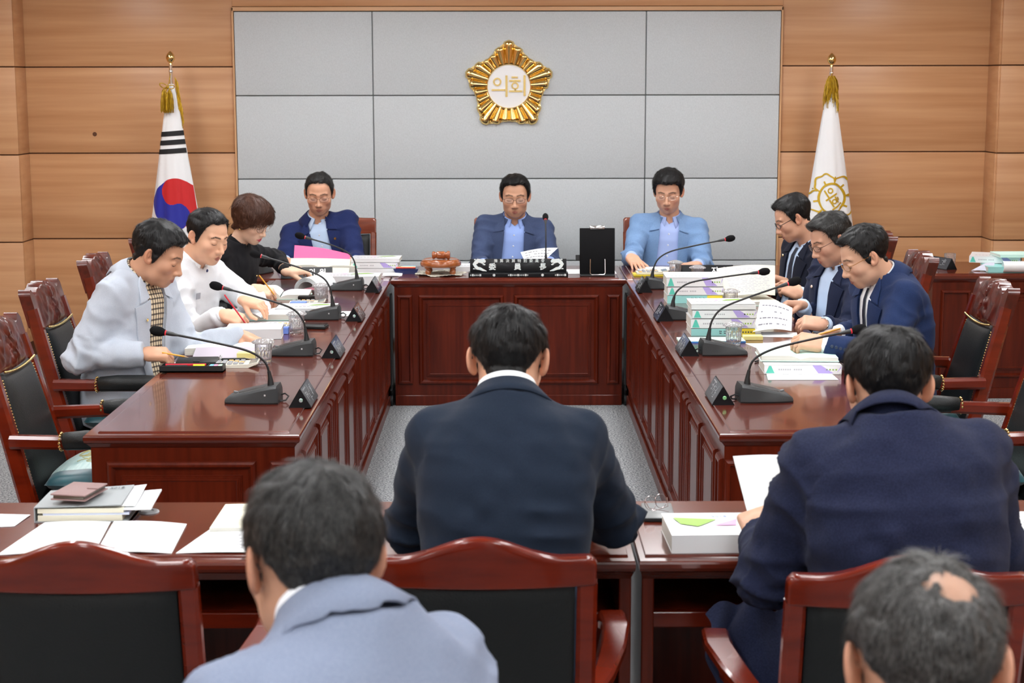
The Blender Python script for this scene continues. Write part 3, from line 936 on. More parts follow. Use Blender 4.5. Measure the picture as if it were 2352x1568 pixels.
def taegeuk(t, fn, ztop, zbot, prof):
    BLK = mat('flag_black', (0.01, 0.01, 0.012), rough=0.7)
    RED = mat('flag_red', srgb(196, 22, 26), rough=0.6, sheen=0.2)
    BLU = mat('flag_blue', srgb(26, 34, 148), rough=0.6, sheen=0.2)
    for k in range(3):
        z0 = 1.520 - 0.058 * k
        hw0 = 0.080 + 0.006 * k
        m = MB()
        m.grid(14, 4, lambda a, b: fn(((-0.004 + (a * 2 - 1) * hw0)) / prof(z0), z0 + b * 0.033 + a * 0.012))
        m.build('black_bar', BLK, t, smooth=True, fix=True)
    # disc: red above, blue below, on an ellipse stretched by the drape
    cx, cz, R = 0.018, 1.075, 0.172
    W = 0.150
    def yin(a, b):      # a across, b up, unit disc coordinates -> True if red
        # the dividing S runs from upper left to lower right
        x, y = -0.30 * a + 0.954 * b, 0.954 * a + 0.30 * b
        if math.hypot(x - 0.5, y) < 0.5:
            return True
        if math.hypot(x + 0.5, y) < 0.5:
            return False
        return y > 0
    n = 90
    mr, mb_ = MB(), MB()
    V = {}
    for want, mm in ((True, mr), (False, mb_)):
        idx = {}
        vs, fs = [], []
        def vid(i, j):
            if (i, j) not in idx:
                idx[(i, j)] = len(vs)
                a, b = i / n * 2 - 1, j / n * 2 - 1
                d = math.hypot(a, b)
                if d > 1:
                    a, b = a / d, b / d
                z = cz + b * R
                vs.append(fn((cx + a * W) / prof(z) * 0.96, z))
            return idx[(i, j)]
        for i in range(n):
            for j in range(n):
                a, b = (i + 0.5) / n * 2 - 1, (j + 0.5) / n * 2 - 1
                if a * a + b * b <= 1.0 + 0.012 and yin(a, b) == want:
                    fs.append((vid(i, j), vid(i + 1, j), vid(i + 1, j + 1), vid(i, j + 1)))
        mm.add(vs, fs)
    mr.build('red_half', RED, t, smooth=True)
    mb_.build('blue_half', BLU, t, smooth=True)
    # cord bow and tassels, fringe down the other edge
    rnd = random.Random(3)
    m = MB()
    for sx in (-0.030, 0.004):
        tassel(m, sx - 0.008, -0.05, ztop - 0.03, 0.155, 0.028, 60, rnd)
    for k in range(90):
        s = rnd.random()
        z = ztop + 0.04 - 0.22 * s
        x = 0.012 + prof(z) * 0.7 + 0.012
        l = rnd.uniform(0.06, 0.13)
        m.tube([(x * 0.75, -0.012, z + 0.01), (x + 0.012, -0.018, z - 0.3 * l), (x + 0.016 + rnd.uniform(-0.006, 0.008), -0.016, z - l)], 0.0022, seg=4)
    m.build('gold_fringe', FRINGE, t)['kind'] = 'stuff'
    c = MB()
    for sg, r, dz in ((-1, 0.030, 0.010), (1, 0.024, 0.002), (-1, 0.022, -0.016)):
        c.tube([(-0.013 + sg * r * (1 - math.cos(q)) * 0.9, -0.052 - 0.004 * math.sin(q), ztop - 0.022 + dz * (1 - math.cos(q)) + r * 0.5 * math.sin(q)) for q in [2 * math.pi * k / 16 for k in range(17)]], 0.0034, seg=6)
    c.ball((-0.013, -0.054, ztop - 0.022), 0.010, 10, 6)
    c.tube([(0.0, -0.015, ztop + 0.07), (-0.006, -0.03, ztop + 0.02), (-0.013, -0.052, ztop - 0.02)], 0.003, seg=6)
    c.build('cord_bow', FRINGE, t, smooth=True)

def council_flag(t, fn, ztop, zbot, prof):
    GP = mat('flag_gold_print', srgb(196, 160, 34), rough=0.4, metal=0.3)
    cx, cz, R = 0.012, 1.105, 0.098
    def pt(a, b):
        z = cz + b
        return fn((cx + a) / prof(z) * 0.95, z, 0.003)
    m = MB()
    def stroke(pts, w):
        L_, R_ = [], []
        n = len(pts)
        for i in range(n):
            p, q = pts[max(0, i - 1)], pts[min(n - 1, i + 1)]
            d = math.hypot(q[0] - p[0], q[1] - p[1]) or 1
            nx, ny = -(q[1] - p[1]) / d, (q[0] - p[0]) / d
            L_.append((pts[i][0] + nx * w / 2, pts[i][1] + ny * w / 2)); R_.append((pts[i][0] - nx * w / 2, pts[i][1] - ny * w / 2))
        vs = [pt(*p) for p in L_] + [pt(*p) for p in R_]
        m.add(vs, [(i, i + 1, n + i + 1, n + i) for i in range(n - 1)])
    stroke([(R * math.cos(q) * 0.95, R * math.sin(q)) for q in [2 * math.pi * k / 60 for k in range(61)]], 0.014)
    for k in range(5):          # five notched petals
        a0 = 2.05 + 2 * math.pi * k / 5
        pts = []
        for j in range(41):
            u = j / 40
            a = a0 + (u - 0.5) * 2 * math.pi / 5 * 0.98
            r = R * (1.12 + 0.62 * math.sin(math.pi * u) ** 0.55 + 0.05 * math.cos(u * 2 * math.pi * 3))
            pts.append((r * math.cos(a) * 0.95, r * math.sin(a)))
        stroke(pts, 0.010)
        for da, r1, w in ((-math.pi / 5, 1.5, 0.010), (0.0, 1.30, 0.012)):
            a = a0 + da
            stroke([(R * 1.03 * math.cos(a) * 0.95, R * 1.03 * math.sin(a)), (R * r1 * math.cos(a) * 0.95, R * r1 * math.sin(a))], w)
    ca, sa = math.cos(-0.98), math.sin(-0.98)
    sc = 0.185
    rot = lambda x, y: ((x * ca - y * sa) * sc, (x * sa + y * ca) * sc)
    def bar(x0, x1, y0, y1):
        if x1 - x0 > y1 - y0:
            stroke([rot(x0 + (x1 - x0) * k / 8, (y0 + y1) / 2) for k in range(9)], (y1 - y0) * sc * 1.5)
        else:
            stroke([rot((x0 + x1) / 2, y0 + (y1 - y0) * k / 8) for k in range(9)], (x1 - x0) * sc * 1.3)
    def ringf(x, y, r, th):
        stroke([rot(x + r * 0.86 * math.cos(q), y + r * 0.86 * math.sin(q)) for q in [2 * math.pi * k / 24 for k in range(25)]], th * sc * 1.3)
    euihoe(bar, ringf)
    m.build('gold_emblem', GP, t)
    rnd = random.Random(8)
    f = MB()
    for k in range(150):
        s = rnd.random()
        q = rnd.uniform(-1.5, 1.5)
        z = ztop + 0.055 - 0.13 * s * rnd.random()
        r = prof(z) + 0.008 + 0.010 * rnd.random()
        l = rnd.uniform(0.05, 0.11) * (1 + 0.5 * abs(q) / 1.5)
        x, y = r * math.sin(q), -r * 0.8 * math.cos(q)
        f.tube([(x * 0.6, y * 0.6, z + 0.012), (x * 1.15, y * 1.15, z - 0.25 * l), (x * 1.35 + rnd.uniform(-.004, .004), y * 1.3, z - 0.65 * l), (x * 1.4 + rnd.uniform(-.006, .006), y * 1.3, z - l)], 0.0022, seg=4)
    f.build('gold_fringe', FRINGE, t)['kind'] = 'stuff'
    c = MB()
    c.tube([(0.002, -0.012, ztop + 0.085), (-0.010, -0.022, ztop + 0.04), (-0.03, -0.03, ztop - 0.01), (-0.036, -0.028, ztop - 0.05), (-0.044, -0.026, ztop - 0.12)], 0.0032, seg=6)
    c.build('cord', FRINGE, t, smooth=True)
flag(-2.235, 11.12, 2.085, 'white national flag with red and blue disc hanging from a gold-tipped pole', 0.0, taegeuk)
flag(2.170, 11.12, 2.065, 'white council flag with gold flower emblem hanging from a gold-tipped pole', 0.0, council_flag)

# ---------------------------------------------------------------- conference microphones
FOAM = mat('black_foam', (0.010, 0.010, 0.011), rough=0.95, spec=0.1, bump=0.6, nscale=(500, 500, 500))
REDR = mat('red_ring', (0.55, 0.02, 0.03), rough=0.3, emit=(1.0, 0.05, 0.08), estr=0.25)
def gooseneck(t, pts, r0=0.0042):
    P_ = [Vector(p) for p in pts]
    # smooth by Catmull-Rom
    q = []
    for i in range(len(P_) - 1):
        a, b, c, d = P_[max(0, i - 1)], P_[i], P_[i + 1], P_[min(len(P_) - 1, i + 2)]
        for k in range(8):
            u = k / 8
            q.append(0.5 * ((2 * b) + (-a + c) * u + (2 * a - 5 * b + 4 * c - d) * u * u + (-a + 3 * b - 3 * c + d) * u ** 3))
    q.append(P_[-1])
    n = len(q)
    g = MB().tube(q, [r0 + (0.0012 if i < 8 else 0) for i in range(n)], seg=10).build('gooseneck', BLACKP, t, smooth=True)
    d = (q[-1] - q[-4]).normalized()
    e = q[-1]
    MB().tube([e - d * 0.03, e - d * 0.012, e + d * 0.012], [0.0046, 0.0075, 0.0085], seg=12).build('mic_neck', DARKP, t, smooth=True)
    MB().tube([e + d * 0.011, e + d * 0.0165], 0.0094, seg=14).build('red_ring', REDR, t, smooth=True, angle=40)
    h = []
    for k in range(11):
        s = k / 10
        h.append((e + d * (0.0155 + 0.056 * s), 0.0185 * math.sqrt(max(0.0, 1 - (2 * s - 1.0) ** 2)) ** 0.75 if 0 < k < 10 else (0.011 if k == 0 else 0.003)))
    MB().tube([a for a, _ in h], [b for _, b in h], seg=16).build('mic_head', FOAM, t, smooth=True)
    MB().tube([q[0] - Vector((0, 0, 0.004)), q[0] + (q[3] - q[0]) * 0.5, q[5], q[9]], [0.0135, 0.012, 0.0085, 0.006], seg=12).build('neck_socket', BLACKP, t, smooth=True, angle=40)

def make_mic(tip, bend, cable=True):
    """sitter is on the -x side; the wedge is high at +x"""
    t = thing('conference_microphone', 'x', 'microphone', (0, 0, 0))
    b = MB()
    L0, L1, w = -0.115, 0.075, 0.058
    sec = []
    for x, h, ww in ((L0, 0.014, 0.040), (L0 + 0.01, 0.022, 0.050), (-0.06, 0.038, w), (0.02, 0.056, w), (0.055, 0.062, w * 0.96), (0.072, 0.064, w * 0.9), (L1 + 0.003, 0.05, w * 0.86)):
        c = 0.008
        sec.append([(x, -ww, 0.0), (x, -ww - 0.004, 0.006), (x, -ww, max(0.008, h - c)), (x, -ww + c, h), (x, ww - c, h), (x, ww, max(0.008, h - c)), (x, ww + 0.004, 0.006), (x, ww, 0.0)])
    vs = [p for s in sec for p in s]
    n = 8
    fs = [tuple(range(n))[::-1], tuple((len(sec) - 1) * n + k for k in range(n))]
    for i in range(len(sec) - 1):
        for k in range(n):
            k2 = (k + 1) % n
            fs.append((i * n + k, i * n + k2, (i + 1) * n + k2, (i + 1) * n + k))
    b.add(vs, fs)
    b.build('base', DARKP, t, smooth=True, angle=35)
    MB(axes((-0.02, 0, 0.0445), (0.977, 0, 0.213), (0, 1, 0), (-0.213, 0, 0.977))).box((-0.045, -0.032, 0.0), (0.045, 0.032, 0.004), 0.0015).build('speaker_grille', BLACKP, t, smooth=True, angle=35)
    MB(Matrix.Translation((-0.082, 0.0, 0.0345)) @ Matrix.Rotation(0.2, 4, 'Y')).lathe([(0.0085, -0.003), (0.0085, 0.002), (0.0075, 0.0032)], 18).build('talk_button', mat('grey_button', (0.12, 0.125, 0.13), rough=0.4), t, smooth=True, angle=40)
    p = MB()
    for sgn in (-1,):
        p.box((0.03, sgn * 0.0595, 0.030), (0.036, sgn * 0.0585, 0.036))
        for k in range(3):
            p.box((-0.022 + k * 0.006, sgn * 0.0595, 0.018), (-0.018 + k * 0.006, sgn * 0.0585, 0.0205))
        p.box((-0.022, 0.0585, 0.018), (-0.004, 0.0595, 0.0205))
    p.build('print', mat('white_print', (0.6, 0.6, 0.6), rough=0.6), t)
    if cable:
        MB().tube([(0.072, 0.02, 0.02), (0.092, 0.02, 0.026), (0.106, 0.012, 0.018), (0.098, -0.004, 0.006), (0.08, -0.01, 0.004)], 0.003, seg=8).build('cable', BLACKP, t, smooth=True)
    gooseneck(t, [(0.045, 0, 0.058), (0.040, 0, 0.105)] + bend + [tip])
    return t
MICG = 'gooseneck conference microphones'
micL = [(-0.890, 5.80, (-0.315, 0, 0.245), [(0.020, 0, 0.150), (-0.040, 0, 0.185), (-0.15, 0, 0.212)], 'nearest gooseneck microphone on the left table'),
        (-0.885, 6.83, (-0.29, 0, 0.278), [(0.028, 0, 0.150), (-0.015, 0, 0.195), (-0.12, 0, 0.232)], 'gooseneck microphone in front of the man in the pale grey jacket'),
        (-0.885, 7.89, (-0.285, 0, 0.300), [(0.030, 0, 0.155), (-0.010, 0, 0.205), (-0.12, 0, 0.250)], 'gooseneck microphone in front of the man in the white jacket'),
        (-0.870, 9.02, (-0.225, 0, 0.285), [(0.030, 0, 0.160), (-0.005, 0, 0.205), (-0.09, 0, 0.245)], 'gooseneck microphone farthest along the left table')]
micR = [(0.905, 5.80, (-0.315, 0, 0.245), [(0.020, 0, 0.150), (-0.045, 0, 0.185), (-0.15, 0, 0.212)], 'nearest gooseneck microphone on the right table'),
        (0.890, 6.82, (-0.275, 0, 0.290), [(0.026, 0, 0.150), (-0.015, 0, 0.195), (-0.12, 0, 0.238)], 'gooseneck microphone in front of the nearest sitter on the right'),
        (0.845, 7.86, (-0.355, 0, 0.220), [(0.014, 0, 0.145), (-0.050, 0, 0.178), (-0.19, 0, 0.200)], 'gooseneck microphone behind the book stack with the blue-edged pad'),
        (0.850, 9.05, (-0.345, 0, 0.265), [(0.010, 0, 0.165), (-0.060, 0, 0.205), (-0.19, 0, 0.235)], 'gooseneck microphone farthest along the right table')]
for side, lst in ((0, micL), (1, micR)):
    for x, y, tip, bend, lab in lst:
        m = make_mic(tip, bend)
        m.location = (x, y, 0.75)
        m.rotation_euler = (0, 0, math.pi * side + (0.06 if side else -0.04))
        m['label'] = lab; m['group'] = MICG
m = make_mic((-0.10, 0.0, 0.30), [(0.036, 0, 0.17), (0.02, 0, 0.23), (-0.03, 0, 0.275)])
m.location = (-1.50, 9.80, 0.75); m.rotation_euler = (0, 0, -math.pi / 2 - 0.5); tag(m, 'microphone behind the woman, on the desk of the man in navy', 'microphone', MICG)
m = make_mic((-0.05, 0.0, 0.30), [(0.040, 0, 0.17), (0.03, 0, 0.22), (0.0, 0, 0.265)], cable=False)
m.location = (0.235, 9.86, 0.75); m.rotation_euler = (0, 0, -math.pi / 2); tag(m, 'microphone of the chairman, rising behind the long name plate', 'microphone', MICG)

# ---------------------------------------------------------------- name plates
PLATEM = mat('black_gloss', (0.006, 0.0065, 0.008), rough=0.32, spec=0.25, coat=0.05)
PLATEF = mat('smoked_mirror', (0.10, 0.10, 0.11), rough=0.12, metal=0.7)
STROKE = mat('silver_strokes', (0.42, 0.44, 0.46), rough=0.35, metal=0.4)
def tent_plate(rnd, sticker):
    t = thing('name_plate', 'x', 'name plate')
    L_, wd, h = 0.11, 0.040, 0.068
    MB().prism([(-wd, 0), (wd, 0), (0.0, h)], -L_, L_, axis='y').build('stand', PLATEM, t)
    # polished face towards the aisle (+x) with brushed name strokes
    nx = Vector((h, 0, wd)).normalized()
    up = Vector((-wd, 0, h)).normalized()
    M = axes(Vector((wd / 2, 0, h / 2)) + nx * 0.0006, (0, 1, 0), up, nx)
    MB(M).box((-L_ + 0.002, -0.036, 0), (L_ - 0.002, 0.036, 0.001)).build('face', PLATEF, t)
    s = MB(M)
    for k in range(3):
        cx = -0.055 + 0.052 * k
        for q in range(7):
            x, y = cx + rnd.uniform(-0.016, 0.016), rnd.uniform(-0.02, 0.02)
            if q % 2:
                s.box((x - 0.0012, y - 0.011, 0.001), (x + 0.0012, y + 0.011, 0.0016))
            else:
                s.box((x - 0.010, y - 0.0010, 0.001), (x + 0.010, y + 0.0010, 0.0016))
    for q in range(9):
        x = -0.085 + 0.008 * q
        s.box((x, 0.024, 0.001), (x + 0.005, 0.029, 0.0016))
    s.build('lettering', STROKE, t)
    if sticker:
        b = MB(axes((0.004, -L_ - 0.0004, 0.026), (1, 0, 0), (0, 0, 1), (0, -1, 0)))
        b.lathe([(0.0005, 0.0012), (0.0062, 0.001), (0.0072, 0.0)], 20, caps=False)
        b.build('stud', mat('iridescent_stud', (0.75, 0.6, 0.75), rough=0.18, metal=0.8, col2=(0.3, 0.8, 0.6), nscale=(300, 300, 300)), t, smooth=True)
    return t
PLG = 'tent name plates along the aisle edges'
rnd = random.Random(11)
for x, y, lab, st in ((-0.728, 5.79, 'black tent name plate nearest the camera on the left table', 1), (-0.730, 6.84, 'black tent name plate second from the camera on the left table', 1), (-0.733, 7.90, 'black tent name plate third from the camera on the left table', 1), (-0.733, 8.99, 'black tent name plate farthest along the left table', 0)):
    p = tent_plate(rnd, st); p.location = (x, y, 0.75); p['label'] = lab; p['group'] = PLG
for x, y, lab, st in ((0.765, 5.82, 'black tent name plate nearest the camera on the right table', 1), (0.762, 6.87, 'black tent name plate second from the camera on the right table', 0), (0.757, 7.88, 'black tent name plate third from the camera on the right table', 0), (0.752, 8.96, 'black tent name plate farthest along the right table', 0)):
    p = tent_plate(rnd, 0)
    p.rotation_euler = (0, 0, math.pi)
    p.location = (x, y, 0.75); p['label'] = lab; p['group'] = PLG
    if st:
        b = MB(axes((-0.004, 0.1104, 0.026), (-1, 0, 0), (0, 0, 1), (0, 1, 0)))
        b.lathe([(0.0005, 0.0012), (0.0062, 0.001), (0.0072, 0.0)], 20, caps=False)
        b.build('stud', mat('green_stud', (0.3, 0.75, 0.35), rough=0.2, metal=0.6), p, smooth=True)

PEARL = mat('mother_of_pearl', (0.78, 0.80, 0.76), rough=0.22, coat=0.5, col2=(0.62, 0.72, 0.74), nscale=(120, 120, 120))
def words_on(parent, txt, size, M, m, name='lettering', bold=0.0, sx=1.0, spread=None):
    b = MB(M)
    if spread:
        n = len(txt)
        for i, ch in enumerate(txt):
            vs, fs = text_mesh(ch, size, 0.0005, bold, sx)
            if vs:
                xm = sum(v[0] for v in vs) / len(vs)
                dx = (i - (n - 1) / 2) * spread
                b.add([(v[0] + dx, v[1], v[2]) for v in vs], fs)
    else:
        vs, fs = text_mesh(txt, size, 0.0005, bold, sx)
        b.add(vs, fs)
    return b.build(name, m, parent)

# the chairman's inlaid plate
cp = thing('name_plate', 'long black chairman name plate with inlaid pearl characters and dragons', 'name plate', (0.068, 9.625, 0.75))
MB().box((-0.292, -0.045, 0.0), (0.292, 0.045, 0.026), 0.003).build('plinth', PLATEM, cp, smooth=True, angle=30)
tilt = math.radians(9)
MF = axes((0, -0.022, 0.026), (1, 0, 0), (0, math.sin(tilt), math.cos(tilt)), (0, -math.cos(tilt), math.sin(tilt)))
MB(MF).box((-0.283, 0.0, -0.022), (0.283, 0.080, 0.0), 0.003).build('board', PLATEM, cp, smooth=True, angle=30)
MT = MF @ Matrix.Translation((0, 0, 0.0004))
words_on(cp, '豫算決算特別委員會', 0.0215, MT @ Matrix.Translation((0.006, 0.067, 0)), PEARL, 'small_lettering', 0.0002, spread=0.0345)
words_on(cp, '委員長', 0.042, MT @ Matrix.Translation((-0.004, 0.031, 0)), PEARL, 'large_lettering', 0.0011, spread=0.148)
def dragon(sgn):
    b = MB(MT @ Matrix.Translation((sgn * -0.232, 0.040, 0)))
    path = [(0.040, 0.022, 0.006), (0.030, 0.028, 0.010), (0.014, 0.029, 0.0115), (-0.004, 0.027, 0.012), (-0.018, 0.020, 0.0115), (-0.024, 0.008, 0.010), (-0.020, -0.004, 0.009), (-0.008, -0.013, 0.009), (0.008, -0.019, 0.008), (0.026, -0.025, 0.006), (0.046, -0.032, 0.002)]
    n = len(path)
    Lp, Rp = [], []
    for i, (x, y, w) in enumerate(path):
        a, c = path[max(0, i - 1)], path[min(n - 1, i + 1)]
        d = math.hypot(c[0] - a[0], c[1] - a[1])
        nx, ny = -(c[1] - a[1]) / d, (c[0] - a[0]) / d
        j = 1 + 0.18 * (-1) ** i
        Lp.append((sgn * (x + nx * w * j), y + ny * w * j, 0.0006)); Rp.append((sgn * (x - nx * w * (2 - j)), y - ny * w * (2 - j), 0.0006))
    b.add(Lp + Rp, [(i, i + 1, n + i + 1, n + i) for i in range(n - 1)])
    for (x, y) in ((0.030, 0.006), (0.022, 0.014)):
        b.add([(sgn * (x - 0.010), y, 0.0006), (sgn * (x + 0.006), y - 0.004, 0.0006), (sgn * (x + 0.010), y + 0.001, 0.0006), (sgn * (x + 0.002), y + 0.005, 0.0006)], [(0, 1, 2, 3)])
    for (x, y) in ((-0.022, 0.036), (-0.028, -0.018)):
        b.add([(sgn * (x - 0.006), y - 0.003, 0.0006), (sgn * (x + 0.012), y - 0.003, 0.0006), (sgn * (x + 0.002), y + 0.003, 0.0006), (sgn * (x - 0.004), y + 0.003, 0.0006)], [(0, 1, 2, 3)])
    return b.build('dragon_inlay', PEARL, cp)
dragon(1); dragon(-1)
b = MB(axes((0, -0.0456, 0.013), (1, 0, 0), (0, 0, 1), (0, -1, 0)))
for x0, x1 in ((-0.282, -0.215), (-0.06, 0.06), (0.215, 0.282)):
    k = 0
    x = x0
    while x < x1:
        if k % 4 == 1:
            b.lathe([(0.0005, 0.0008), (0.0068, 0.0006)], 12, caps=False) if False else b.box((x, -0.006, 0), (x + 0.011, 0.006, 0.0007), 0.0)
            x += 0.014
        else:
            b.box((x, -0.005, 0), (x + 0.004, 0.004, 0.0007)); b.box((x + 0.001, -0.001, 0), (x + 0.008, 0.001, 0.0007))
            x += 0.010
        k += 1
for x in (-0.142, 0.142):
    for a in range(1):
        b.add([(x + 0.008 * math.cos(q), 0.008 * math.sin(q), 0.0008) for q in [2 * math.pi * k / 16 for k in range(16)]], [tuple(range(16))])
b.build('base_inlay', PEARL, cp)

def desk_sign(label, loc, rotz, txt, width, h=0.062):
    t = thing('desk_sign', label, 'name plate', loc, rotz)
    MB().prism([(-0.032, 0), (0.032, 0), (0.004, h), (-0.004, h)], -width / 2, width / 2, axis='x').build('stand', PLATEM, t)
    nrmv = Vector((0, -h, 0.028)).normalized()
    up = Vector((0, 0.028, h)).normalized()
    M = axes(Vector((0, -0.018, h / 2)) + nrmv * 0.0006, (1, 0, 0), up, nrmv)
    words_on(t, txt, 0.046, M @ Matrix.Translation((0, -0.001, 0)), mat('white_lettering', (0.85, 0.85, 0.85), rough=0.4), 'lettering', 0.0012, spread=0.062)
    return t
# the prism is extruded along x with its section in (y, z)
desk_sign('black desk sign reading two white syllables under the curled book pages', (-1.17, 9.58, 0.75), 0.10, '  위원', 0.30)
desk_sign('black desk sign with white syllables behind the crystal cups on the right', (1.16, 9.62, 0.75), -0.02, '   지원', 0.34, 0.066)
ps = tent_plate(random.Random(5), 0)
ps.location = (2.655, 10.02, 0.75); ps.rotation_euler = (0, 0, math.pi + 0.42); ps['label'] = 'dark tent name plate at the end of the far right desk'; ps['group'] = PLG

# ---------------------------------------------------------------- crystal cups
GLASS = mat('crystal', (0.96, 0.97, 1.0), rough=0.03, trans=0.93, ior=1.5)
def make_cup(lid=True):
    t = thing('crystal_cup', 'x', 'cup')
    fac = lambda a, z: 1 + (0.055 * abs(math.sin(a * 7 + 60 * z)) * abs(math.sin(a * 7 - 60 * z)) if z < 0.052 else 0.03 * math.cos(a * 18))
    MB().lathe([(0.004, 0.0), (0.027, 0.0), (0.030, 0.003), (0.0305, 0.009), (0.031, 0.015), (0.0315, 0.021), (0.032, 0.027), (0.0325, 0.033), (0.0325, 0.039), (0.033, 0.045), (0.0335, 0.051), (0.034, 0.058), (0.0345, 0.080), (0.0325, 0.081), (0.031, 0.058), (0.029, 0.020), (0.020, 0.013), (0.002, 0.012)], 84, caps=False, fn=fac).build('glass', GLASS, t, smooth=False)
    if lid:
        sc = lambda a, z: 1 + 0.06 * math.cos(a * 12) + 0.03 * math.cos(a * 24 + 500 * z)
        MB().lathe([(0.002, 0.079), (0.030, 0.079), (0.043, 0.082), (0.045, 0.085), (0.043, 0.088), (0.039, 0.091), (0.034, 0.0935), (0.028, 0.096), (0.020, 0.0985), (0.012, 0.1005), (0.002, 0.102)], 96, caps=False, fn=sc).build('lid', mat('frosted_crystal', (0.93, 0.94, 0.96), rough=0.08, trans=0.82, ior=1.45), t, smooth=False)
    return t
cup0 = make_cup()
cups = [(-0.992, 6.62, 'crystal cup with scalloped lid in front of the man in the pale grey jacket'), (-0.960, 7.44, 'crystal cup with scalloped lid in front of the man in the white jacket'), (-0.965, 8.49, 'crystal cup with scalloped lid near the woman in black'),
        (0.985, 7.06, 'crystal cup with scalloped lid before the nearest sitter on the right'), (1.128, 8.22, 'crystal cup with scalloped lid beside the cream open book'), (1.085, 9.30, 'crystal cup with scalloped lid before the black desk sign'), (0.985, 9.56, 'crystal cup with lid near the farthest right microphone')]
for i, (x, y, lab) in enumerate(cups):
    c = cup0 if i == 0 else dup(cup0)
    c.location = (x, y, 0.7505); c['label'] = lab; c['group'] = 'crystal cups with lids'
    c.rotation_euler = (0, 0, i * 0.7)
cg = make_cup(False); cg.location = (2.735, 10.10, 0.7505); cg['label'] = 'crystal tumbler without lid on the far right desk'

# ---------------------------------------------------------------- gavel set, tray, display on the chair desk
GWOOD = mat('gavel_wood', (0.36, 0.105, 0.03), rough=0.25, coat=0.5, col2=(0.26, 0.07, 0.018), nscale=(12, 60, 60))
gb = thing('gavel_block', 'round wooden gavel block on four turned feet', 'gavel block', (-0.392, 9.74, 0.752))
MB(Matrix.Translation((0, 0, 0.046))).lathe([(0.002, 0.0), (0.10, 0.0), (0.116, 0.003), (0.122, 0.010), (0.122, 0.022), (0.119, 0.028), (0.114, 0.030), (0.112, 0.036), (0.104, 0.043), (0.100, 0.044), (0.098, 0.042), (0.002, 0.042)], 56, caps=False).build('block', GWOOD, gb, smooth=True, angle=35)
for ax_, ay_ in ((-0.072, -0.06), (0.072, -0.05), (-0.07, 0.06), (0.07, 0.062)):
    MB(Matrix.Translation((ax_, ay_, 0.003))).lathe([(0.012, 0), (0.0175, 0.006), (0.019, 0.014), (0.016, 0.024), (0.0115, 0.028), (0.013, 0.034), (0.021, 0.038), (0.021, 0.046)], 20).build('foot', GWOOD, gb, smooth=True, angle=40)
gv = thing('gavel', 'turned wooden gavel lying on the round block', 'gavel', (-0.39, 9.74, 0.842))
MG = Matrix.Translation((0, 0, 0.023)) @ Matrix.Rotation(math.pi / 2, 4, 'Y')
MB(MG).lathe([(0.010, -0.054), (0.018, -0.053), (0.0225, -0.047), (0.0225, -0.040), (0.016, -0.030), (0.0155, -0.028), (0.021, -0.024), (0.0225, -0.016), (0.0225, -0.001), (0.0215, 0.0), (0.0225, 0.001), (0.0225, 0.016), (0.021, 0.022), (0.0155, 0.027), (0.016, 0.030), (0.0245, 0.038), (0.0255, 0.046), (0.021, 0.053), (0.010, 0.055)], 28).build('head', GWOOD, gv, smooth=True, angle=40)
MB().tube([(0.0, 0.02, 0.023), (0.01, 0.07, 0.018), (0.02, 0.15, 0.012)], [0.006, 0.008, 0.009], seg=10).build('handle', GWOOD, gv, smooth=True)
LACE = mat('lace', (0.70, 0.68, 0.58), rough=0.9, col2=(0.5, 0.48, 0.4), nscale=(160, 160, 160), bump=0.6)
dl = MB()
def doily(a, b):
    q = a * 2 * math.pi
    r = 0.02 + b * (0.125 + 0.010 * math.cos(10 * q)) 
    z = 0.0005 + (0.010 * max(0, b - 0.7) / 0.3) * (0.5 + 0.5 * math.sin(5 * q + 1)) + 0.0015 * math.sin(40 * q) * b
    return (r * math.cos(q), r * math.sin(q), max(0.0005, z))
dl.grid(121, 10, doily, thick=0.0018)
d_ = dl.build('lace_doily', LACE, None, smooth=True, angle=60); d_.location = (-0.392, 9.735, 0.752); tag(d_, 'crocheted cream doily under the gavel block', 'doily')

tr = thing('pen_tray', 'dark blue pen tray with pens beside the gavel block', 'tray', (-0.60, 9.80, 0.75))
MB().prism([(-0.06, 0.0), (0.06, 0.0), (0.075, 0.030), (-0.075, 0.030)], -0.05, 0.05, axis='y').build('body', mat('navy_gloss', (0.012, 0.02, 0.09), rough=0.2), tr)
for k, c in enumerate(((0.7, 0.05, 0.05), (0.8, 0.75, 0.1), (0.75, 0.78, 0.8), (0.1, 0.45, 0.7))):
    MB().tube([(-0.06 + 0.012 * k, 0.02 * k - 0.03, 0.036), (0.055, 0.02 * k - 0.03, 0.036)], 0.0048, seg=8).build('pen', mat(f'pen_{k}', c, rough=0.35), tr, smooth=True, angle=40)

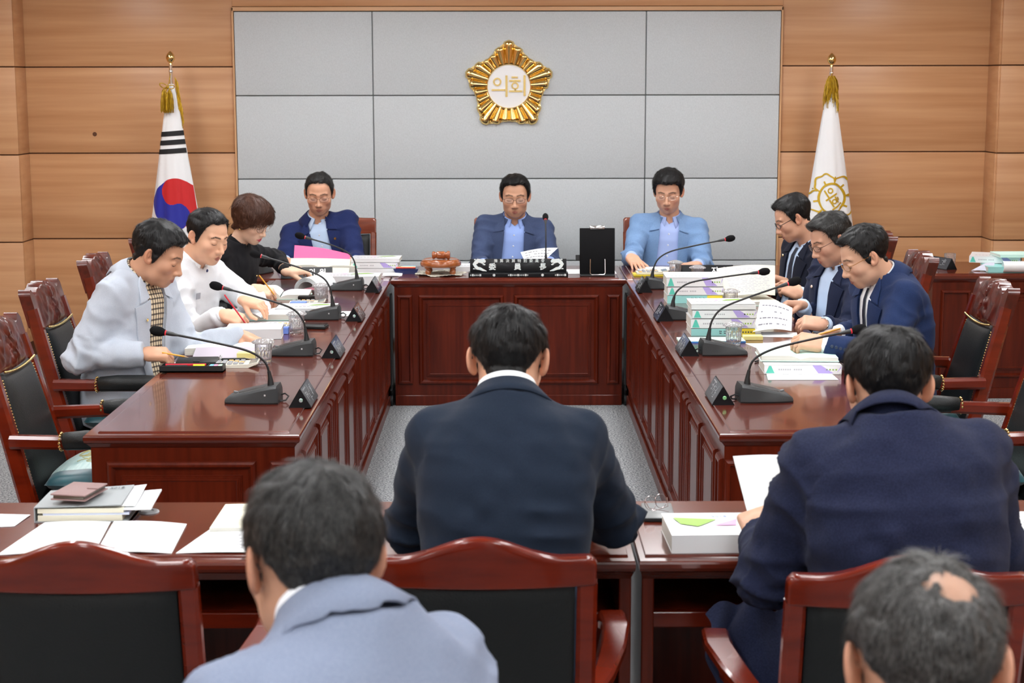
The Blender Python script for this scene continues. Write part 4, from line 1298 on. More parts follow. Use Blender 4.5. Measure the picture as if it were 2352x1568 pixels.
dh = thing('document_stand', 'upright black copy board on a wire easel beside the chairman plate', 'copy board', (0.535, 9.66, 0.75))
tl_ = math.radians(7)
MD = axes((0, 0.0, 0.010), (1, 0, 0), (0, math.sin(tl_), math.cos(tl_)), (0, -math.cos(tl_), math.sin(tl_)))
MB(MD).box((-0.104, 0.0, -0.010), (0.104, 0.270, 0.0), 0.003).build('board', mat('matte_black_board', (0.004, 0.004, 0.005), rough=0.6, spec=0.15), dh, smooth=True, angle=30)
MB(MD).box((-0.044, 0.262, -0.016), (0.044, 0.284, 0.006), 0.004).build('clip', CHROME, dh, smooth=True, angle=30)
MB(MD).box((-0.128, 0.078, -0.006), (-0.104, 0.112, 0.004), 0.002).build('side_knob', BLACKP, dh)
MB().box((-0.102, -0.055, 0.0), (0.102, 0.05, 0.010), 0.003).build('foot', BLACKP, dh)
MB().tube([(-0.045, -0.018, 0.098), (-0.043, -0.03, 0.10), (-0.044, -0.046, 0.02), (-0.036, -0.060, 0.012), (0.036, -0.060, 0.012), (0.044, -0.046, 0.02), (0.043, -0.03, 0.10), (0.045, -0.018, 0.098)], 0.0022, seg=8).build('wire_easel', CHROME, dh, smooth=True)
# ---------------------------------------------------------------- books, papers and small things on the desks
TEALC = mat('teal_cover', srgb(150, 212, 208), rough=0.45)
YELC = mat('yellow_cover', srgb(226, 206, 60), rough=0.45)
LILAC = mat('lilac_print', srgb(176, 160, 220), rough=0.5)
MINT = mat('mint_print', srgb(92, 198, 178), rough=0.5)
GREENP = mat('green_print', srgb(140, 182, 70), rough=0.5)
PINKP = mat('pink_print', srgb(240, 160, 215), rough=0.5)
BLUEP = mat('blue_print', srgb(60, 130, 210), rough=0.5)
COVER = mat('white_cover', (0.80, 0.82, 0.83), rough=0.3, coat=0.2)
MINTP = mat('mint_paper', srgb(205, 240, 230), rough=0.7)
YPOST = mat('yellow_notes', srgb(240, 228, 150), rough=0.8)
BPOST = mat('blue_notes', srgb(120, 150, 232), rough=0.8)

def book(label, loc, rotz, w, d, h, spine='white', top='plain', group=None, name='book', seed=1, cover=None):
    """closed paperback; local x along the spine, spine on the -y side"""
    t = thing(name, label, 'book', loc, rotz, group)
    rnd = random.Random(seed)
    MB().box((-w / 2 + 0.002, -d / 2 + 0.002, 0.0015), (w / 2 - 0.002, d / 2 - 0.002, h - 0.0015)).build('pages', PAPERE, t)
    cm = cover or COVER
    c = MB()
    c.box((-w / 2, -d / 2, 0), (w / 2, d / 2, 0.0015))
    c.box((-w / 2, -d / 2, 0), (w / 2, -d / 2 + 0.0018, h))
    if top != 'open':
        c.grid(8, 8, lambda a, b: (-w / 2 + w * a, -d / 2 + d * b, h - 0.0004 + 0.006 * b ** 3 * (1 if top == 'curl' else 0)), thick=0.0013)
    c.build('cover', cm, t)
    y = -d / 2 - 0.0004
    def quad(parts, m, nm='print'):
        b = MB()
        for poly in parts:
            b.add([(x, y, z) for x, z in poly], [tuple(range(len(poly)))])
        return b.build(nm, m, t)
    if spine == 'white':
        x0 = -w / 2
        quad([[(x0 + 0.006, 0.004), (x0 + 0.040, 0.004), (x0 + 0.026, h - 0.004), (x0 + 0.018, h - 0.004)]], MINT)
        quad([[(x0 + 0.62 * w, h - 0.001), (x0 + 0.73 * w, h - 0.001), (x0 + 0.90 * w, 0.004), (x0 + 0.70 * w, 0.004)], [(w / 2 - 0.018, 0.006), (w / 2 - 0.003, h - 0.004), (w / 2 - 0.003, h - 0.012)]], LILAC)
        quad([[(x, h * 0.42), (x + 0.0055, h * 0.42), (x + 0.0055, h * 0.58), (x, h * 0.58)] for x in [x0 + 0.055 + 0.0085 * k for k in range(int((0.5 * w - 0.05) / 0.0085)) if k % 7 != 6]], INK, 'spine_lettering')
        quad([[(x, h * 0.42), (x + 0.006, h * 0.42), (x + 0.006, h * 0.58), (x, h * 0.58)] for x in [x0 + 0.80 * w + 0.012 * k for k in range(4)]], GREENP, 'spine_lettering')
    elif spine == 'teal':
        quad([[(-w / 2, 0), (w * 0.22, 0), (w * 0.22, h), (-w / 2, h)]], TEALC)
        quad([[(w * 0.22, 0), (w / 2, 0), (w / 2, h), (w * 0.22, h)]], YELC)
        b = MB()
        for k in range(4):
            x = -w * 0.06 + 0.02 * k
            b.box((x, y - 0.0004, h * 0.3), (x + 0.010, y, h * 0.42)); b.box((x, y - 0.0004, h * 0.5), (x + 0.003, y, h * 0.75)); b.box((x + 0.005, y - 0.0004, h * 0.55), (x + 0.010, y, h * 0.7))
        for k in range(4):
            x = w * 0.30 + 0.012 * k
            b.box((x, y - 0.0004, h * 0.4), (x + 0.006, y, h * 0.62))
        b.build('spine_lettering', INKD, t)
    elif spine == 'edge':      # fore-edge towards the viewer: only pages show
        pass
    if top in ('leaf', 'curl'):
        b = MB()
        zt = h + 0.0008
        b.add([(w * 0.02, d * 0.05, zt), (w * 0.40, d * 0.20, zt), (w * 0.30, d * 0.34, zt), (w * 0.1, d * 0.24, zt)], [(0, 1, 2, 3)])
        b.build('leaf_print', GREENP, t)
        b = MB()
        b.add([(-w * 0.12, d * 0.02, zt), (w * 0.0, d * 0.16, zt), (-w * 0.06, d * 0.18, zt)], [(0, 1, 2)])
        b.build('petal_print', PINKP, t)
        b = MB()
        for k in range(9):
            b.box((-w * 0.40 + 0.02 * k, -d * 0.16, zt - 0.0004), (-w * 0.40 + 0.02 * k + 0.013, -d * 0.10, zt))
        b.build('title_print', INK, t)
    return t

def sheet(label, c4, bend=0.0, name='paper_sheet', m=PAPER, lines=0, group=None, cat='paper', thick=0.0007, n=13, ink=INK, side=1):
    """sheet of paper through four world corners (00, 10, 11, 01) with a bulge along its normal"""
    C = [Vector(c) for c in c4]
    o = sum(C, Vector()) / 4
    nn = (C[1] - C[0]).cross(C[3] - C[0]).normalized()
    def f(a, b, lift=0.0):
        p = C[0] * (1 - a) * (1 - b) + C[1] * a * (1 - b) + C[2] * a * b + C[3] * (1 - a) * b
        return tuple(p - o + nn * (bend * math.sin(math.pi * a) + lift))
    g = MB().grid(n, n, f, thick=thick)
    ob = g.build(name, m, None, smooth=True, angle=60)
    ob.location = o
    tag(ob, label, cat, group)
    if lines:
        rnd = random.Random(int(o.x * 1000))
        b = MB()
        for k in range(lines):
            v = 0.92 - 0.84 * (k + 0.5) / lines
            u = 0.10
            while u < 0.86:
                l = rnd.uniform(0.03, 0.12)
                if rnd.random() < 0.8:
                    e = min(0.9, u + l)
                    hgt = 0.012 if lines > 6 else 0.022
                    vs = [f(u, v - hgt, 0.0003 * side), f(e, v - hgt, 0.0003 * side), f(e, v + hgt, 0.0003 * side), f(u, v + hgt, 0.0003 * side)]
                    b.add(vs, [(0, 1, 2, 3)])
                u += l + 0.025
        b.build('print', ink, ob)
    return ob

def open_book(label, loc, rotz, w=0.20, d=0.29, tl=0.02, tr=0.02, group=None, m=PAPER, cover=None, lines=10, under=MINTP):
    """open book lying flat; spine along local y"""
    t = thing('open_book', label, 'book', loc, rotz, group)
    def prof(s, th):
        a = min(1.0, s / 0.32)
        return 0.003 + th * (0.35 + 0.65 * math.sin(a * math.pi / 2)) - 0.10 * th * max(0, (s - 0.5) / 0.5) ** 2
    for sgn, th, nm in ((-1, tl, 'left_pages'), (1, tr, 'right_pages')):
        mtop = MB()
        mtop.grid(17, 3, lambda a, b: (sgn * w * a, (b - 0.5) * d, prof(a, th)))
        N = 17
        vs, fs = [], []
        for yy in (-d / 2, d / 2):
            for i in range(N):
                a = i / (N - 1)
                vs += [(sgn * w * a, yy, 0.002), (sgn * w * a, yy, prof(a, th))]
        for k in range(2):
            o = k * 2 * N
            fs += [(o + 2 * i, o + 2 * i + 2, o + 2 * i + 3, o + 2 * i + 1) for i in range(N - 1)]
        fs.append((2 * N - 2, 2 * N - 1, 4 * N - 1, 4 * N - 2))
        mtop.m = 1
        mtop.add(vs, fs)
        pg = mtop.build(nm, [m, PAPERE], t, smooth=True, angle=40)
        if lines:
            rnd = random.Random(int(abs(loc[0]) * 997) + sgn)
            b = MB()
            for k in range(lines):
                y = d * (0.40 - 0.80 * (k + 0.5) / lines)
                u = 0.14
                while u < 0.86:
                    l = rnd.uniform(0.05, 0.22)
                    e = min(0.88, u + l)
                    b.add([(sgn * w * u, y, prof(u, th) + 0.0003), (sgn * w * e, y, prof(e, th) + 0.0003), (sgn * w * e, y + 0.004, prof(e, th) + 0.0003), (sgn * w * u, y + 0.004, prof(u, th) + 0.0003)], [(0, 1, 2, 3)])
                    u += l + 0.03
            b.build('print', INK, pg)
    MB().box((-w - 0.004, -d / 2 - 0.003, 0), (w + 0.004, d / 2 + 0.003, 0.002)).build('cover', cover or under, t)
    return t

def calculator(label, loc, rotz):
    t = thing('calculator', label, 'calculator', loc, rotz)
    b = MB()
    b.prism([(-0.09, 0), (0.055, 0), (0.095, 0.016), (0.095, 0.022), (0.05, 0.014), (-0.09, 0.010)], -0.055, 0.055, axis='y')
    b.build('body', mat('cream_plastic', (0.72, 0.70, 0.60), rough=0.45), t)
    for i in range(5):
        for j in range(4):
            x, y = -0.078 + 0.024 * i, -0.042 + 0.0245 * j
            k = MB(); k.box((x, y, 0.0105 + 0.0006 * i), (x + 0.018, y + 0.018, 0.0165 + 0.0006 * i), 0.002)
            k.build('key', mat('key_grey', (0.33, 0.34, 0.36), rough=0.5) if (i + j) % 5 else mat('key_orange', (0.75, 0.45, 0.12), rough=0.5), t)
    MB(axes((0.074, 0, 0.0182), (0.98, 0, 0.174), (0, 1, 0), (-0.174, 0, 0.98))).box((-0.016, -0.046, 0), (0.016, 0.046, 0.0015)).build('display', mat('lcd', (0.22, 0.25, 0.22), rough=0.2), t)
    return t

def notes(label, loc, rotz, m, w=0.076, h=0.028):
    o = MB().box((-w / 2, -w / 2 * 0.66, 0), (w / 2, w / 2 * 0.66, h), 0.0015).build('sticky_note_block', m, None)
    o.location = loc; o.rotation_euler = (0, 0, rotz)
    return tag(o, label, 'note pad')

def phone(label, loc, rotz, m=BLACKP, w=0.076, l=0.155, h=0.011, name='phone'):
    t = thing(name, label, 'phone', loc, rotz)
    MB().box((-w / 2, -l / 2, 0), (w / 2, l / 2, h), 0.004).build('case', m, t, smooth=True, angle=40)
    return t

def pen(label, a, b, m, r=0.0036, tipm=None, name='pen', cat='pen'):
    A, B = Vector(a), Vector(b)
    d = (B - A).normalized(); L_ = (B - A).length
    t = thing(name, label, cat, A)
    MB().tube([(0, 0, 0), d * 0.004, d * (L_ - 0.018)], [r * 0.9, r, r], seg=10).build('barrel', m, t, smooth=True, angle=40)
    MB().tube([d * (L_ - 0.018), d * (L_ - 0.004), d * L_], [r, r * 0.3, r * 0.12], seg=10).build('tip', tipm or m, t, smooth=True, angle=40)
    return t
REDPEN = mat('red_pen', (0.6, 0.02, 0.04), rough=0.3)
PENCIL = mat('pencil_yellow', (0.75, 0.36, 0.04), rough=0.45)
WOODTIP = mat('pencil_wood', (0.6, 0.42, 0.25), rough=0.7)
Z = 0.7505

# --- right table: two stacks of report volumes
SG = 'report volumes stacked on the right table'
def stack(x, y, rz, specs, base, labs):
    z = base
    for (h, sp, tp, w), lab in zip(specs, labs):
        book(lab, (x + random.Random(int(z * 1e4)).uniform(-0.004, 0.004), y, z), rz, w, 0.21, h, sp, tp, SG)
        z += h + 0.0012
stack(0.972, 8.52, 0.0, [(0.040, 'teal', 'plain', 0.285), (0.043, 'white', 'plain', 0.288), (0.048, 'white', 'curl', 0.292)], Z,
      ['teal and yellow volume at the bottom of the farther stack on the right table', 'white volume with lilac spine in the middle of the farther right stack', 'white volume with green leaf cover on top of the farther right stack'])
stack(0.975, 7.42, 0.0, [(0.032, 'teal', 'plain', 0.288), (0.044, 'white', 'plain', 0.288), (0.038, 'white', 'plain', 0.29), (0.026, 'edge', 'leaf', 0.29)], Z,
      ['teal and yellow volume at the bottom of the nearer stack on the right table', 'white lilac-spined volume second from the bottom of the nearer right stack', 'white lilac-spined volume third from the bottom of the nearer right stack', 'blue-edged report on top of the nearer right stack'])
b = book('thin mint booklet with blue edge sticking out before the nearer right stack', (0.90, 7.17, Z), 0.02, 0.29, 0.12, 0.008, 'edge', 'plain', None, 'booklet', cover=MINTP)
MB().box((-0.10, -0.0612, 0.0), (0.145, -0.0602, 0.006)).build('blue_edge', BLUEP, b)
notes('pale yellow sticky notes behind the nearer right stack', (1.02, 8.13, Z), 0.1, YPOST, 0.085, 0.030)
notes('yellow sticky notes behind the lowest cup on the right', (1.09, 7.21, Z), 0.0, YPOST, 0.085, 0.018)
# the man in black: cream open book with a page lifted
open_book('open cream report in front of the man in the black suit', (1.215, 8.44, Z), 0.10, 0.165, 0.27, 0.022, 0.018, None, CREAM, under=MINTP)
sheet('large cream page held up by the man in the black suit', [(1.13, 8.36, 0.79), (1.385, 8.42, 0.79), (1.41, 8.60, 0.925), (1.10, 8.56, 0.915)], 0.012, 'report_page', CREAM, 16)
sheet('white sheet curling under the cream report on the right table', [(1.02, 8.30, 0.752), (1.16, 8.26, 0.752), (1.17, 8.50, 0.754), (1.05, 8.52, 0.775)], 0.006)
# the man with brown-rimmed glasses
sheet('white typed sheet tilted in the hands of the man with brown-rimmed glasses', [(1.105, 7.30, 0.770), (1.285, 7.34, 0.768), (1.335, 7.62, 0.835), (1.20, 7.72, 0.860)], 0.012, lines=4, ink=mat('mid_print', (0.2, 0.2, 0.23), rough=0.8))
sheet('white sheet lying under the tilted typed sheet', [(1.14, 7.28, 0.7515), (1.30, 7.26, 0.7515), (1.32, 7.40, 0.752), (1.16, 7.42, 0.752)], 0.0)
# the nearest sitter on the right
sheet('sheet lifted by the nearest sitter on the right', [(1.14, 6.62, 0.757), (1.215, 6.55, 0.775), (1.235, 6.74, 0.830), (1.01, 6.88, 0.785)], -0.010, lines=3)
sheet('loose sheet lying below the open book on the right table', [(1.00, 6.20, 0.7515), (1.27, 6.20, 0.7515), (1.27, 6.36, 0.7515), (1.02, 6.38, 0.7515)], 0.0, lines=5)
ob = open_book('open report with mint pages before the nearest sitter on the right', (1.16, 6.50, 0.790), -0.05, 0.15, 0.22, 0.020, 0.014, None, MINTP, lines=0)
book('closed white report lying under the open mint book', (1.16, 6.43, Z), -0.04, 0.30, 0.21, 0.037, 'white', 'plain', seed=4)
pen('black pen beside the open mint book', (1.01, 6.60, 0.7545), (1.10, 6.72, 0.7545), BLACKP)

# --- left table: in front of the man in the pale grey jacket
t = thing('pen_case', 'black pen tray with red pen and yellow marker at the table edge', 'pen case', (-1.245, 6.43, Z), 0.0)
MB().box((-0.125, -0.035, 0.0), (0.125, 0.035, 0.006)).build('floor', BLACKP, t)
for lo, hi in (((-0.125, -0.035, 0), (0.125, -0.030, 0.026)), ((-0.125, 0.030, 0), (0.125, 0.035, 0.026)), ((-0.125, -0.03, 0), (-0.120, 0.03, 0.026)), ((0.120, -0.03, 0), (0.125, 0.03, 0.026)), ((0.06, -0.03, 0), (0.064, 0.03, 0.024))):
    MB().box(lo, hi).build('rim', BLACKP, t)
MB().tube([(-0.11, 0.015, 0.022), (0.05, 0.018, 0.022)], 0.005, seg=10).build('red_pen', REDPEN, t, smooth=True, angle=40)
MB().tube([(-0.10, -0.012, 0.022), (-0.02, -0.012, 0.022)], 0.005, seg=10).build('black_pen', BLACKP, t, smooth=True, angle=40)
MB().tube([(0.005, -0.012, 0.023), (0.05, -0.012, 0.023)], 0.0065, seg=10).build('yellow_marker', mat('marker_yellow', srgb(222, 228, 40), rough=0.4), t, smooth=True, angle=40)
for k, c in enumerate(((120, 190, 230), (230, 150, 180), (180, 220, 190))):
    MB().box((0.068 + 0.017 * k, -0.02, 0.006), (0.083 + 0.017 * k, 0.02, 0.024)).build('tab_flags', mat(f'tab_{k}', srgb(*c), rough=0.6), t)
calculator('cream desk calculator beside the black pen tray', (-1.095, 6.55, Z), 0.06)
t = thing('wallet_case', 'black leather wallet with clasp lying on white paper', 'wallet', (-1.255, 6.585, Z + 0.001), 0.05)
MB().box((-0.085, -0.045, 0), (0.085, 0.045, 0.011), 0.004).build('lower_leaf', LEATHER, t, smooth=True, angle=40)
MB(Matrix.Translation((0, 0.0, 0.0115)) @ Matrix.Rotation(0.10, 4, 'X')).box((-0.083, -0.042, 0), (0.083, 0.044, 0.009), 0.004).build('upper_leaf', LEATHER, t, smooth=True, angle=40)
MB().box((-0.012, -0.049, 0.001), (0.014, -0.03, 0.022), 0.003).build('clasp', LEATHER, t)
MB().tube([(0.086, 0.0, 0.012), (0.100, -0.006, 0.030), (0.094, 0.006, 0.036), (0.086, 0.01, 0.02)], 0.002, seg=6).build('ring', CHROME, t, smooth=True)
sheet('white slip of paper under the black wallet', [(-1.37, 6.50, 0.7508), (-1.10, 6.50, 0.7508), (-1.10, 6.64, 0.7508), (-1.37, 6.64, 0.7508)], 0.0, thick=0.0004)
open_book('thick open binder under the reaching arm of the man in pale grey', (-1.18, 6.93, Z), 0.02, 0.17, 0.26, 0.030, 0.028, None, PAPER, cover=mat('plum_cover', (0.10, 0.07, 0.09), rough=0.4), lines=8)
sheet('grey-lilac sheet bent down from the open binder', [(-1.30, 6.70, 0.7525), (-1.03, 6.70, 0.7525), (-1.03, 6.80, 0.785), (-1.30, 6.80, 0.785)], 0.004, m=mat('lilac_sheet', srgb(186, 178, 190), rough=0.6))
notes('yellow sticky notes beside the nearest crystal cup', (-1.075, 6.73, Z), 0.0, YPOST, 0.08, 0.026)
pen('black marker lying behind the wallet', (-1.20, 6.665, 0.757), (-1.06, 6.675, 0.757), BLACKP, r=0.006)
# --- in front of the man in the white jacket
book('thick white report in front of the man in the white jacket', (-1.135, 7.335, Z), 0.06, 0.25, 0.20, 0.045, 'edge', 'plain', seed=6)
calculator('grey desk calculator before the man in the white jacket', (-1.04, 7.60, Z), 0.05)
notes('blue sticky note block before the man in the white jacket', (-1.035, 7.42, Z), 0.0, BPOST, 0.082, 0.028)
open_book('open mint report under the hand of the man in the white jacket', (-1.185, 7.95, Z), 0.03, 0.16, 0.25, 0.034, 0.026, None, PAPER, cover=TEALC, lines=9)
book('thick white report with mint stripe before the white jacket', (-0.985, 8.05, Z), 0.0, 0.29, 0.21, 0.040, 'edge', 'leaf', seed=7)
sheet('loose white sheets before the man in the white jacket', [(-1.26, 7.56, 0.7515), (-1.0, 7.62, 0.7515), (-1.0, 7.78, 0.7515), (-1.26, 7.76, 0.7515)], 0.002, lines=5)
sheet('white slip beside the third name plate', [(-0.86, 7.97, 0.7515), (-0.76, 7.97, 0.7515), (-0.76, 8.14, 0.7515), (-0.86, 8.14, 0.7515)], 0.0, lines=5)
t = phone('black flip case phone lying behind the second cup', (-0.91, 7.58, Z), 1.45, LEATHER, 0.08, 0.15, 0.014)
MB().tube([(-0.036, -0.07, 0.018), (0.036, -0.07, 0.018), (0.036, 0.06, 0.018)], 0.0016, seg=6).build('strap', BLACKP, t, smooth=True)
# --- in front of the woman
open_book('thick open report in which the woman is writing', (-1.20, 8.72, Z), 0.05, 0.15, 0.24, 0.045, 0.022, None, PAPER, lines=8)
r_ = MB()
def curl(a, b):
    q = a * math.pi * 1.05
    return (-0.075 * math.cos(q) , (b - 0.5) * 0.22, 0.012 + 0.070 * math.sin(q) + 0.0)
for k in range(5):
    s_ = 1 - 0.07 * k
    r_.grid(20, 4, lambda a, b: (curl(a, b)[0] * s_, curl(a, b)[1], 0.012 + (curl(a, b)[2] - 0.012) * s_), thick=0.0016)
o = r_.build('curled_pages', PAPER, None, smooth=True, angle=50)
o.location = (-1.05, 8.98, Z); o.rotation_euler = (0, 0, -0.35)
tag(o, 'loose bundle of pages curled over by the hand of the woman', 'pages')
phone('black phone with gold edge in front of the woman', (-1.02, 8.60, Z), 1.55, mat('phone_black', (0.01, 0.009, 0.008), rough=0.15), 0.08, 0.15, 0.022)
calculator('grey calculator between the black phone and the third cup', (-1.03, 8.42, Z), 0.05)
notes('blue sticky note block near the woman in black', (-1.06, 8.30, Z), 0.0, BPOST, 0.080, 0.028)
book('thick white report with mint stripe beside the farthest left microphone', (-0.90, 9.30, Z), 0.0, 0.36, 0.21, 0.050, 'edge', 'leaf', seed=9)
# --- head table, left: binder with pink pages and report pile
t = open_book('thick open binder read by the man in the navy blazer', (-1.10, 9.87, Z), 0.04, 0.19, 0.27, 0.055, 0.050, None, CREAM, lines=6)
sheet('pink divider pages standing up from the open binder', [(-1.275, 9.80, 0.815), (-0.945, 9.82, 0.81), (-0.95, 9.98, 0.845), (-1.285, 9.95, 0.905)], 0.012, 'pink_pages', mat('pink_paper', srgb(250, 100, 150), rough=0.6))
sheet('cream board leaning up below the pink pages', [(-1.29, 9.70, 0.757), (-0.935, 9.70, 0.757), (-0.935, 9.80, 0.835), (-1.29, 9.80, 0.842)], 0.004, 'binder_page', CREAM, thick=0.004)
for k, (h, lab) in enumerate(((0.030, 'lowest white report of the pile left of the chair desk'), (0.034, 'middle white report of the pile left of the chair desk'), (0.022, 'top white report of the pile left of the chair desk'))):
    book(lab, (-0.795 + 0.006 * k, 9.88, Z + (0.0, 0.0315, 0.0668)[k]), -0.02, 0.27 + 0.01 * k, 0.20, h, 'white' if k == 1 else 'edge', 'leaf' if k == 2 else 'plain', 'white reports left of the chair desk', seed=12 + k)
sheet('green-edged leaflets at the joint of the left tables', [(-0.735, 9.66, 0.752), (-0.62, 9.66, 0.752), (-0.62, 9.76, 0.756), (-0.735, 9.76, 0.756)], 0.003, 'leaflet', PAPER, 0, thick=0.006)
# --- chairman
book('leaf-patterned report lying left of the chairman', (-0.165, 9.97, Z), 0.05, 0.29, 0.21, 0.030, 'edge', 'leaf', seed=20)
sheet('sheet of paper held by the chairman', [(0.115, 9.92, 0.795), (0.215, 9.95, 0.795), (0.315, 10.06, 0.875), (0.085, 10.04, 0.850)], 0.010, lines=4, ink=INKD)
sheet('white papers on the desk beside the black copy board', [(0.36, 9.74, 0.7515), (0.655, 9.74, 0.7515), (0.655, 9.98, 0.7515), (0.36, 9.98, 0.7515)], 0.0)
# --- man in light blue
sheet('white document under the hand of the man in light blue', [(0.79, 9.78, 0.7515), (1.02, 9.80, 0.7515), (1.06, 10.05, 0.753), (0.80, 10.05, 0.753)], 0.006, lines=8, thick=0.006)
calculator('grey calculator on a white notebook before the man in light blue', (0.855, 9.66, Z + 0.012), 0.02)
book('white notebook with yellow edge under the grey calculator', (0.865, 9.66, Z), 0.0, 0.24, 0.13, 0.011, 'edge', 'plain', None, 'notebook', cover=YELC)
t = thing('pen_box', 'small black box of coloured pens before the man in light blue', 'pen box', (0.975, 9.74, Z), 0.1)
MB().box((-0.045, -0.03, 0), (0.045, 0.03, 0.022), 0.002).build('body', BLACKP, t)
for k, c in enumerate(((40, 60, 190), (240, 240, 240), (220, 60, 50), (250, 160, 40))):
    MB().box((-0.038 + 0.019 * k, -0.022, 0.022), (-0.023 + 0.019 * k, 0.022, 0.027)).build('pen_cap', mat(f'cap_{k}', srgb(*c), rough=0.5), t)
book('small white books behind the crystal cup on the right', (1.24, 9.10, Z), 0.02, 0.24, 0.16, 0.030, 'edge', 'plain', seed=31)
# --- far right desk
book('mint report on the far right desk', (3.04, 9.86, Z), -0.06, 0.32, 0.22, 0.034, 'edge', 'plain', seed=41, cover=TEALC)
book('white report crossing the mint one on the far right desk', (3.00, 10.04, Z + 0.036), -0.35, 0.30, 0.21, 0.040, 'white', 'curl', seed=42)
book('pale mint report on top of the far right pile', (3.12, 9.96, Z + 0.079), 0.02, 0.30, 0.21, 0.018, 'edge', 'plain', seed=43, cover=MINTP)
t = thing('rolled_paper', 'rolled printed paper lying in front of the far right pile', 'paper roll', (3.12, 9.745, Z + 0.036), 0.0)
MB(Matrix.Rotation(-0.09, 4, 'Z') @ Matrix.Rotation(math.pi / 2, 4, 'Y')).lathe([(0.030, -0.16), (0.033, -0.158), (0.033, 0.22), (0.030, 0.222), (0.029, 0.22), (0.029, -0.158), (0.030, -0.16)], 26, caps=False).build('roll', PAPER, t, smooth=True, angle=40)
pb = MB(Matrix.Rotation(-0.09, 4, 'Z') @ Matrix.Rotation(math.pi / 2, 4, 'Y'))
for k in range(9):
    pb.lathe([(0.0334, -0.02 + 0.022 * k), (0.0334, -0.018 + 0.022 * k)], 26, caps=False)
pb.build('print', INK, t)
sheet('grey folded flap of paper beside the tumbler', [(2.80, 9.86, 0.7515), (2.92, 9.80, 0.7515), (2.94, 9.86, 0.80), (2.88, 9.88, 0.79)], 0.006, m=mat('grey_sheet', srgb(190, 190, 205), rough=0.7))

# --- front row, left: binder, phone case, papers
t = thing('ring_binder', 'grey ring binder stuffed with papers on the front row desk', 'binder', (-1.105, 4.235, Z), 0.03)
BGREY = mat('binder_grey', srgb(150, 156, 158), rough=0.55, bump=0.1, nscale=(300, 300, 300))
MB().box((-0.125, -0.075, 0.0), (0.115, 0.10, 0.0025)).build('back_cover', BGREY, t)
MB().box((-0.127, -0.075, 0.0), (-0.124, 0.10, 0.040), 0.001).build('spine', BGREY, t)
MB().box((-0.118, -0.072, 0.003), (0.10, 0.096, 0.018)).build('cream_leaves', CREAM, t)
MB().box((-0.105, -0.070, 0.018), (0.118, 0.094, 0.024)).build('blue_leaves', mat('bluish_paper', srgb(205, 214, 236), rough=0.7), t)
MB().box((-0.118, -0.072, 0.024), (0.104, 0.096, 0.036)).build('upper_leaves', CREAM, t)
MB().grid(9, 9, lambda a, b: (0.02 + 0.155 * a, -0.07 + 0.16 * b, 0.034 + 0.012 * a * b), thick=0.004).build('loose_sheets', PAPER, t, smooth=True)
MB().grid(9, 9, lambda a, b: (0.0 + 0.132 * a, -0.06 + 0.17 * b, 0.039 + 0.016 * b * a), thick=0.001).build('marked_sheet', PAPER, t, smooth=True)
MB().grid(9, 9, lambda a, b: (-0.126 + 0.225 * a, -0.075 + 0.18 * b, 0.041 + 0.014 * a * (0.4 + 0.6 * b)), thick=0.0025).build('front_cover', BGREY, t, smooth=True, angle=50)
words_on(t, '2018', 0.020, axes((0.060, 0.075, 0.0545), (0.995, 0, 0.06), (0, 1, 0.05), (-0.06, -0.05, 1)), mat('embossed_grey', srgb(116, 122, 126), rough=0.5), 'embossing')
MB().box((-0.10, 0.085, 0.03), (-0.06, 0.115, 0.032)).build('blue_tab', BLUEP, t)
t = thing('phone_wallet', 'brown leather phone wallet lying on the grey binder', 'phone', (-1.125, 4.228, Z + 0.0565), -0.20)
TAUPE = mat('taupe_leather', srgb(140, 112, 110), rough=0.5, bump=0.2, nscale=(250, 250, 250))
MB().box((-0.052, -0.068, 0.0), (0.046, 0.068, 0.004), 0.0018).build('back_flap', TAUPE, t, smooth=True, angle=40)
MB().box((-0.045, -0.066, 0.004), (0.040, 0.066, 0.013), 0.002).build('handset', mat('phone_edge', (0.12, 0.10, 0.08), rough=0.25, metal=0.5), t, smooth=True, angle=40)
MB().box((-0.052, -0.068, 0.013), (0.046, 0.068, 0.017), 0.0018).build('front_flap', TAUPE, t, smooth=True, angle=40)
MB().box((0.018, 0.0, 0.0165), (0.050, 0.022, 0.0195), 0.0012).build('clasp', TAUPE, t, smooth=True, angle=40)
sheet('left half of the white document spread on the front row desk', [(-1.235, 3.86, 0.752), (-1.005, 3.88, 0.752), (-1.03, 4.155, 0.754), (-1.20, 4.15, 0.754)], 0.003, lines=0, thick=0.002)
sheet('right half of the white document with a printed header', [(-1.000, 3.875, 0.752), (-0.815, 3.87, 0.752), (-0.828, 4.13, 0.754), (-1.022, 4.155, 0.755)], 0.004, lines=9, thick=0.002)
sheet('white sheet overlapping at the left edge of the desk', [(-1.50, 4.08, 0.752), (-1.27, 4.12, 0.752), (-1.26, 4.23, 0.753), (-1.45, 4.25, 0.753)], 0.0, lines=5, thick=0.001)
g_ = MB(Matrix.Translation((-0.955, 4.265, 0.7505)))
g_.lathe([(0.001, 0.001), (0.012, 0.001), (0.014, 0.004), (0.021, 0.0045), (0.026, 0.003), (0.028, 0.0)], 30, caps=False)
o = g_.build('cable_grommet', mat('grommet_grey', (0.33, 0.35, 0.36), rough=0.35), rd_mid, smooth=True)
o.matrix_parent_inverse = Matrix.Translation((-(-0.986 + 0.300) / 2, -4.10, 0))
open_book('cream booklet lying open behind the nearest head at the left', (-0.655, 4.17, Z), 0.0, 0.10, 0.24, 0.012, 0.012, None, CREAM, lines=6)
sheet('white printed sheet left of the nearest head', [(-0.805, 3.87, 0.752), (-0.55, 3.87, 0.752), (-0.57, 4.10, 0.7535), (-0.755, 4.10, 0.7535)], 0.003, lines=7, thick=0.0015)
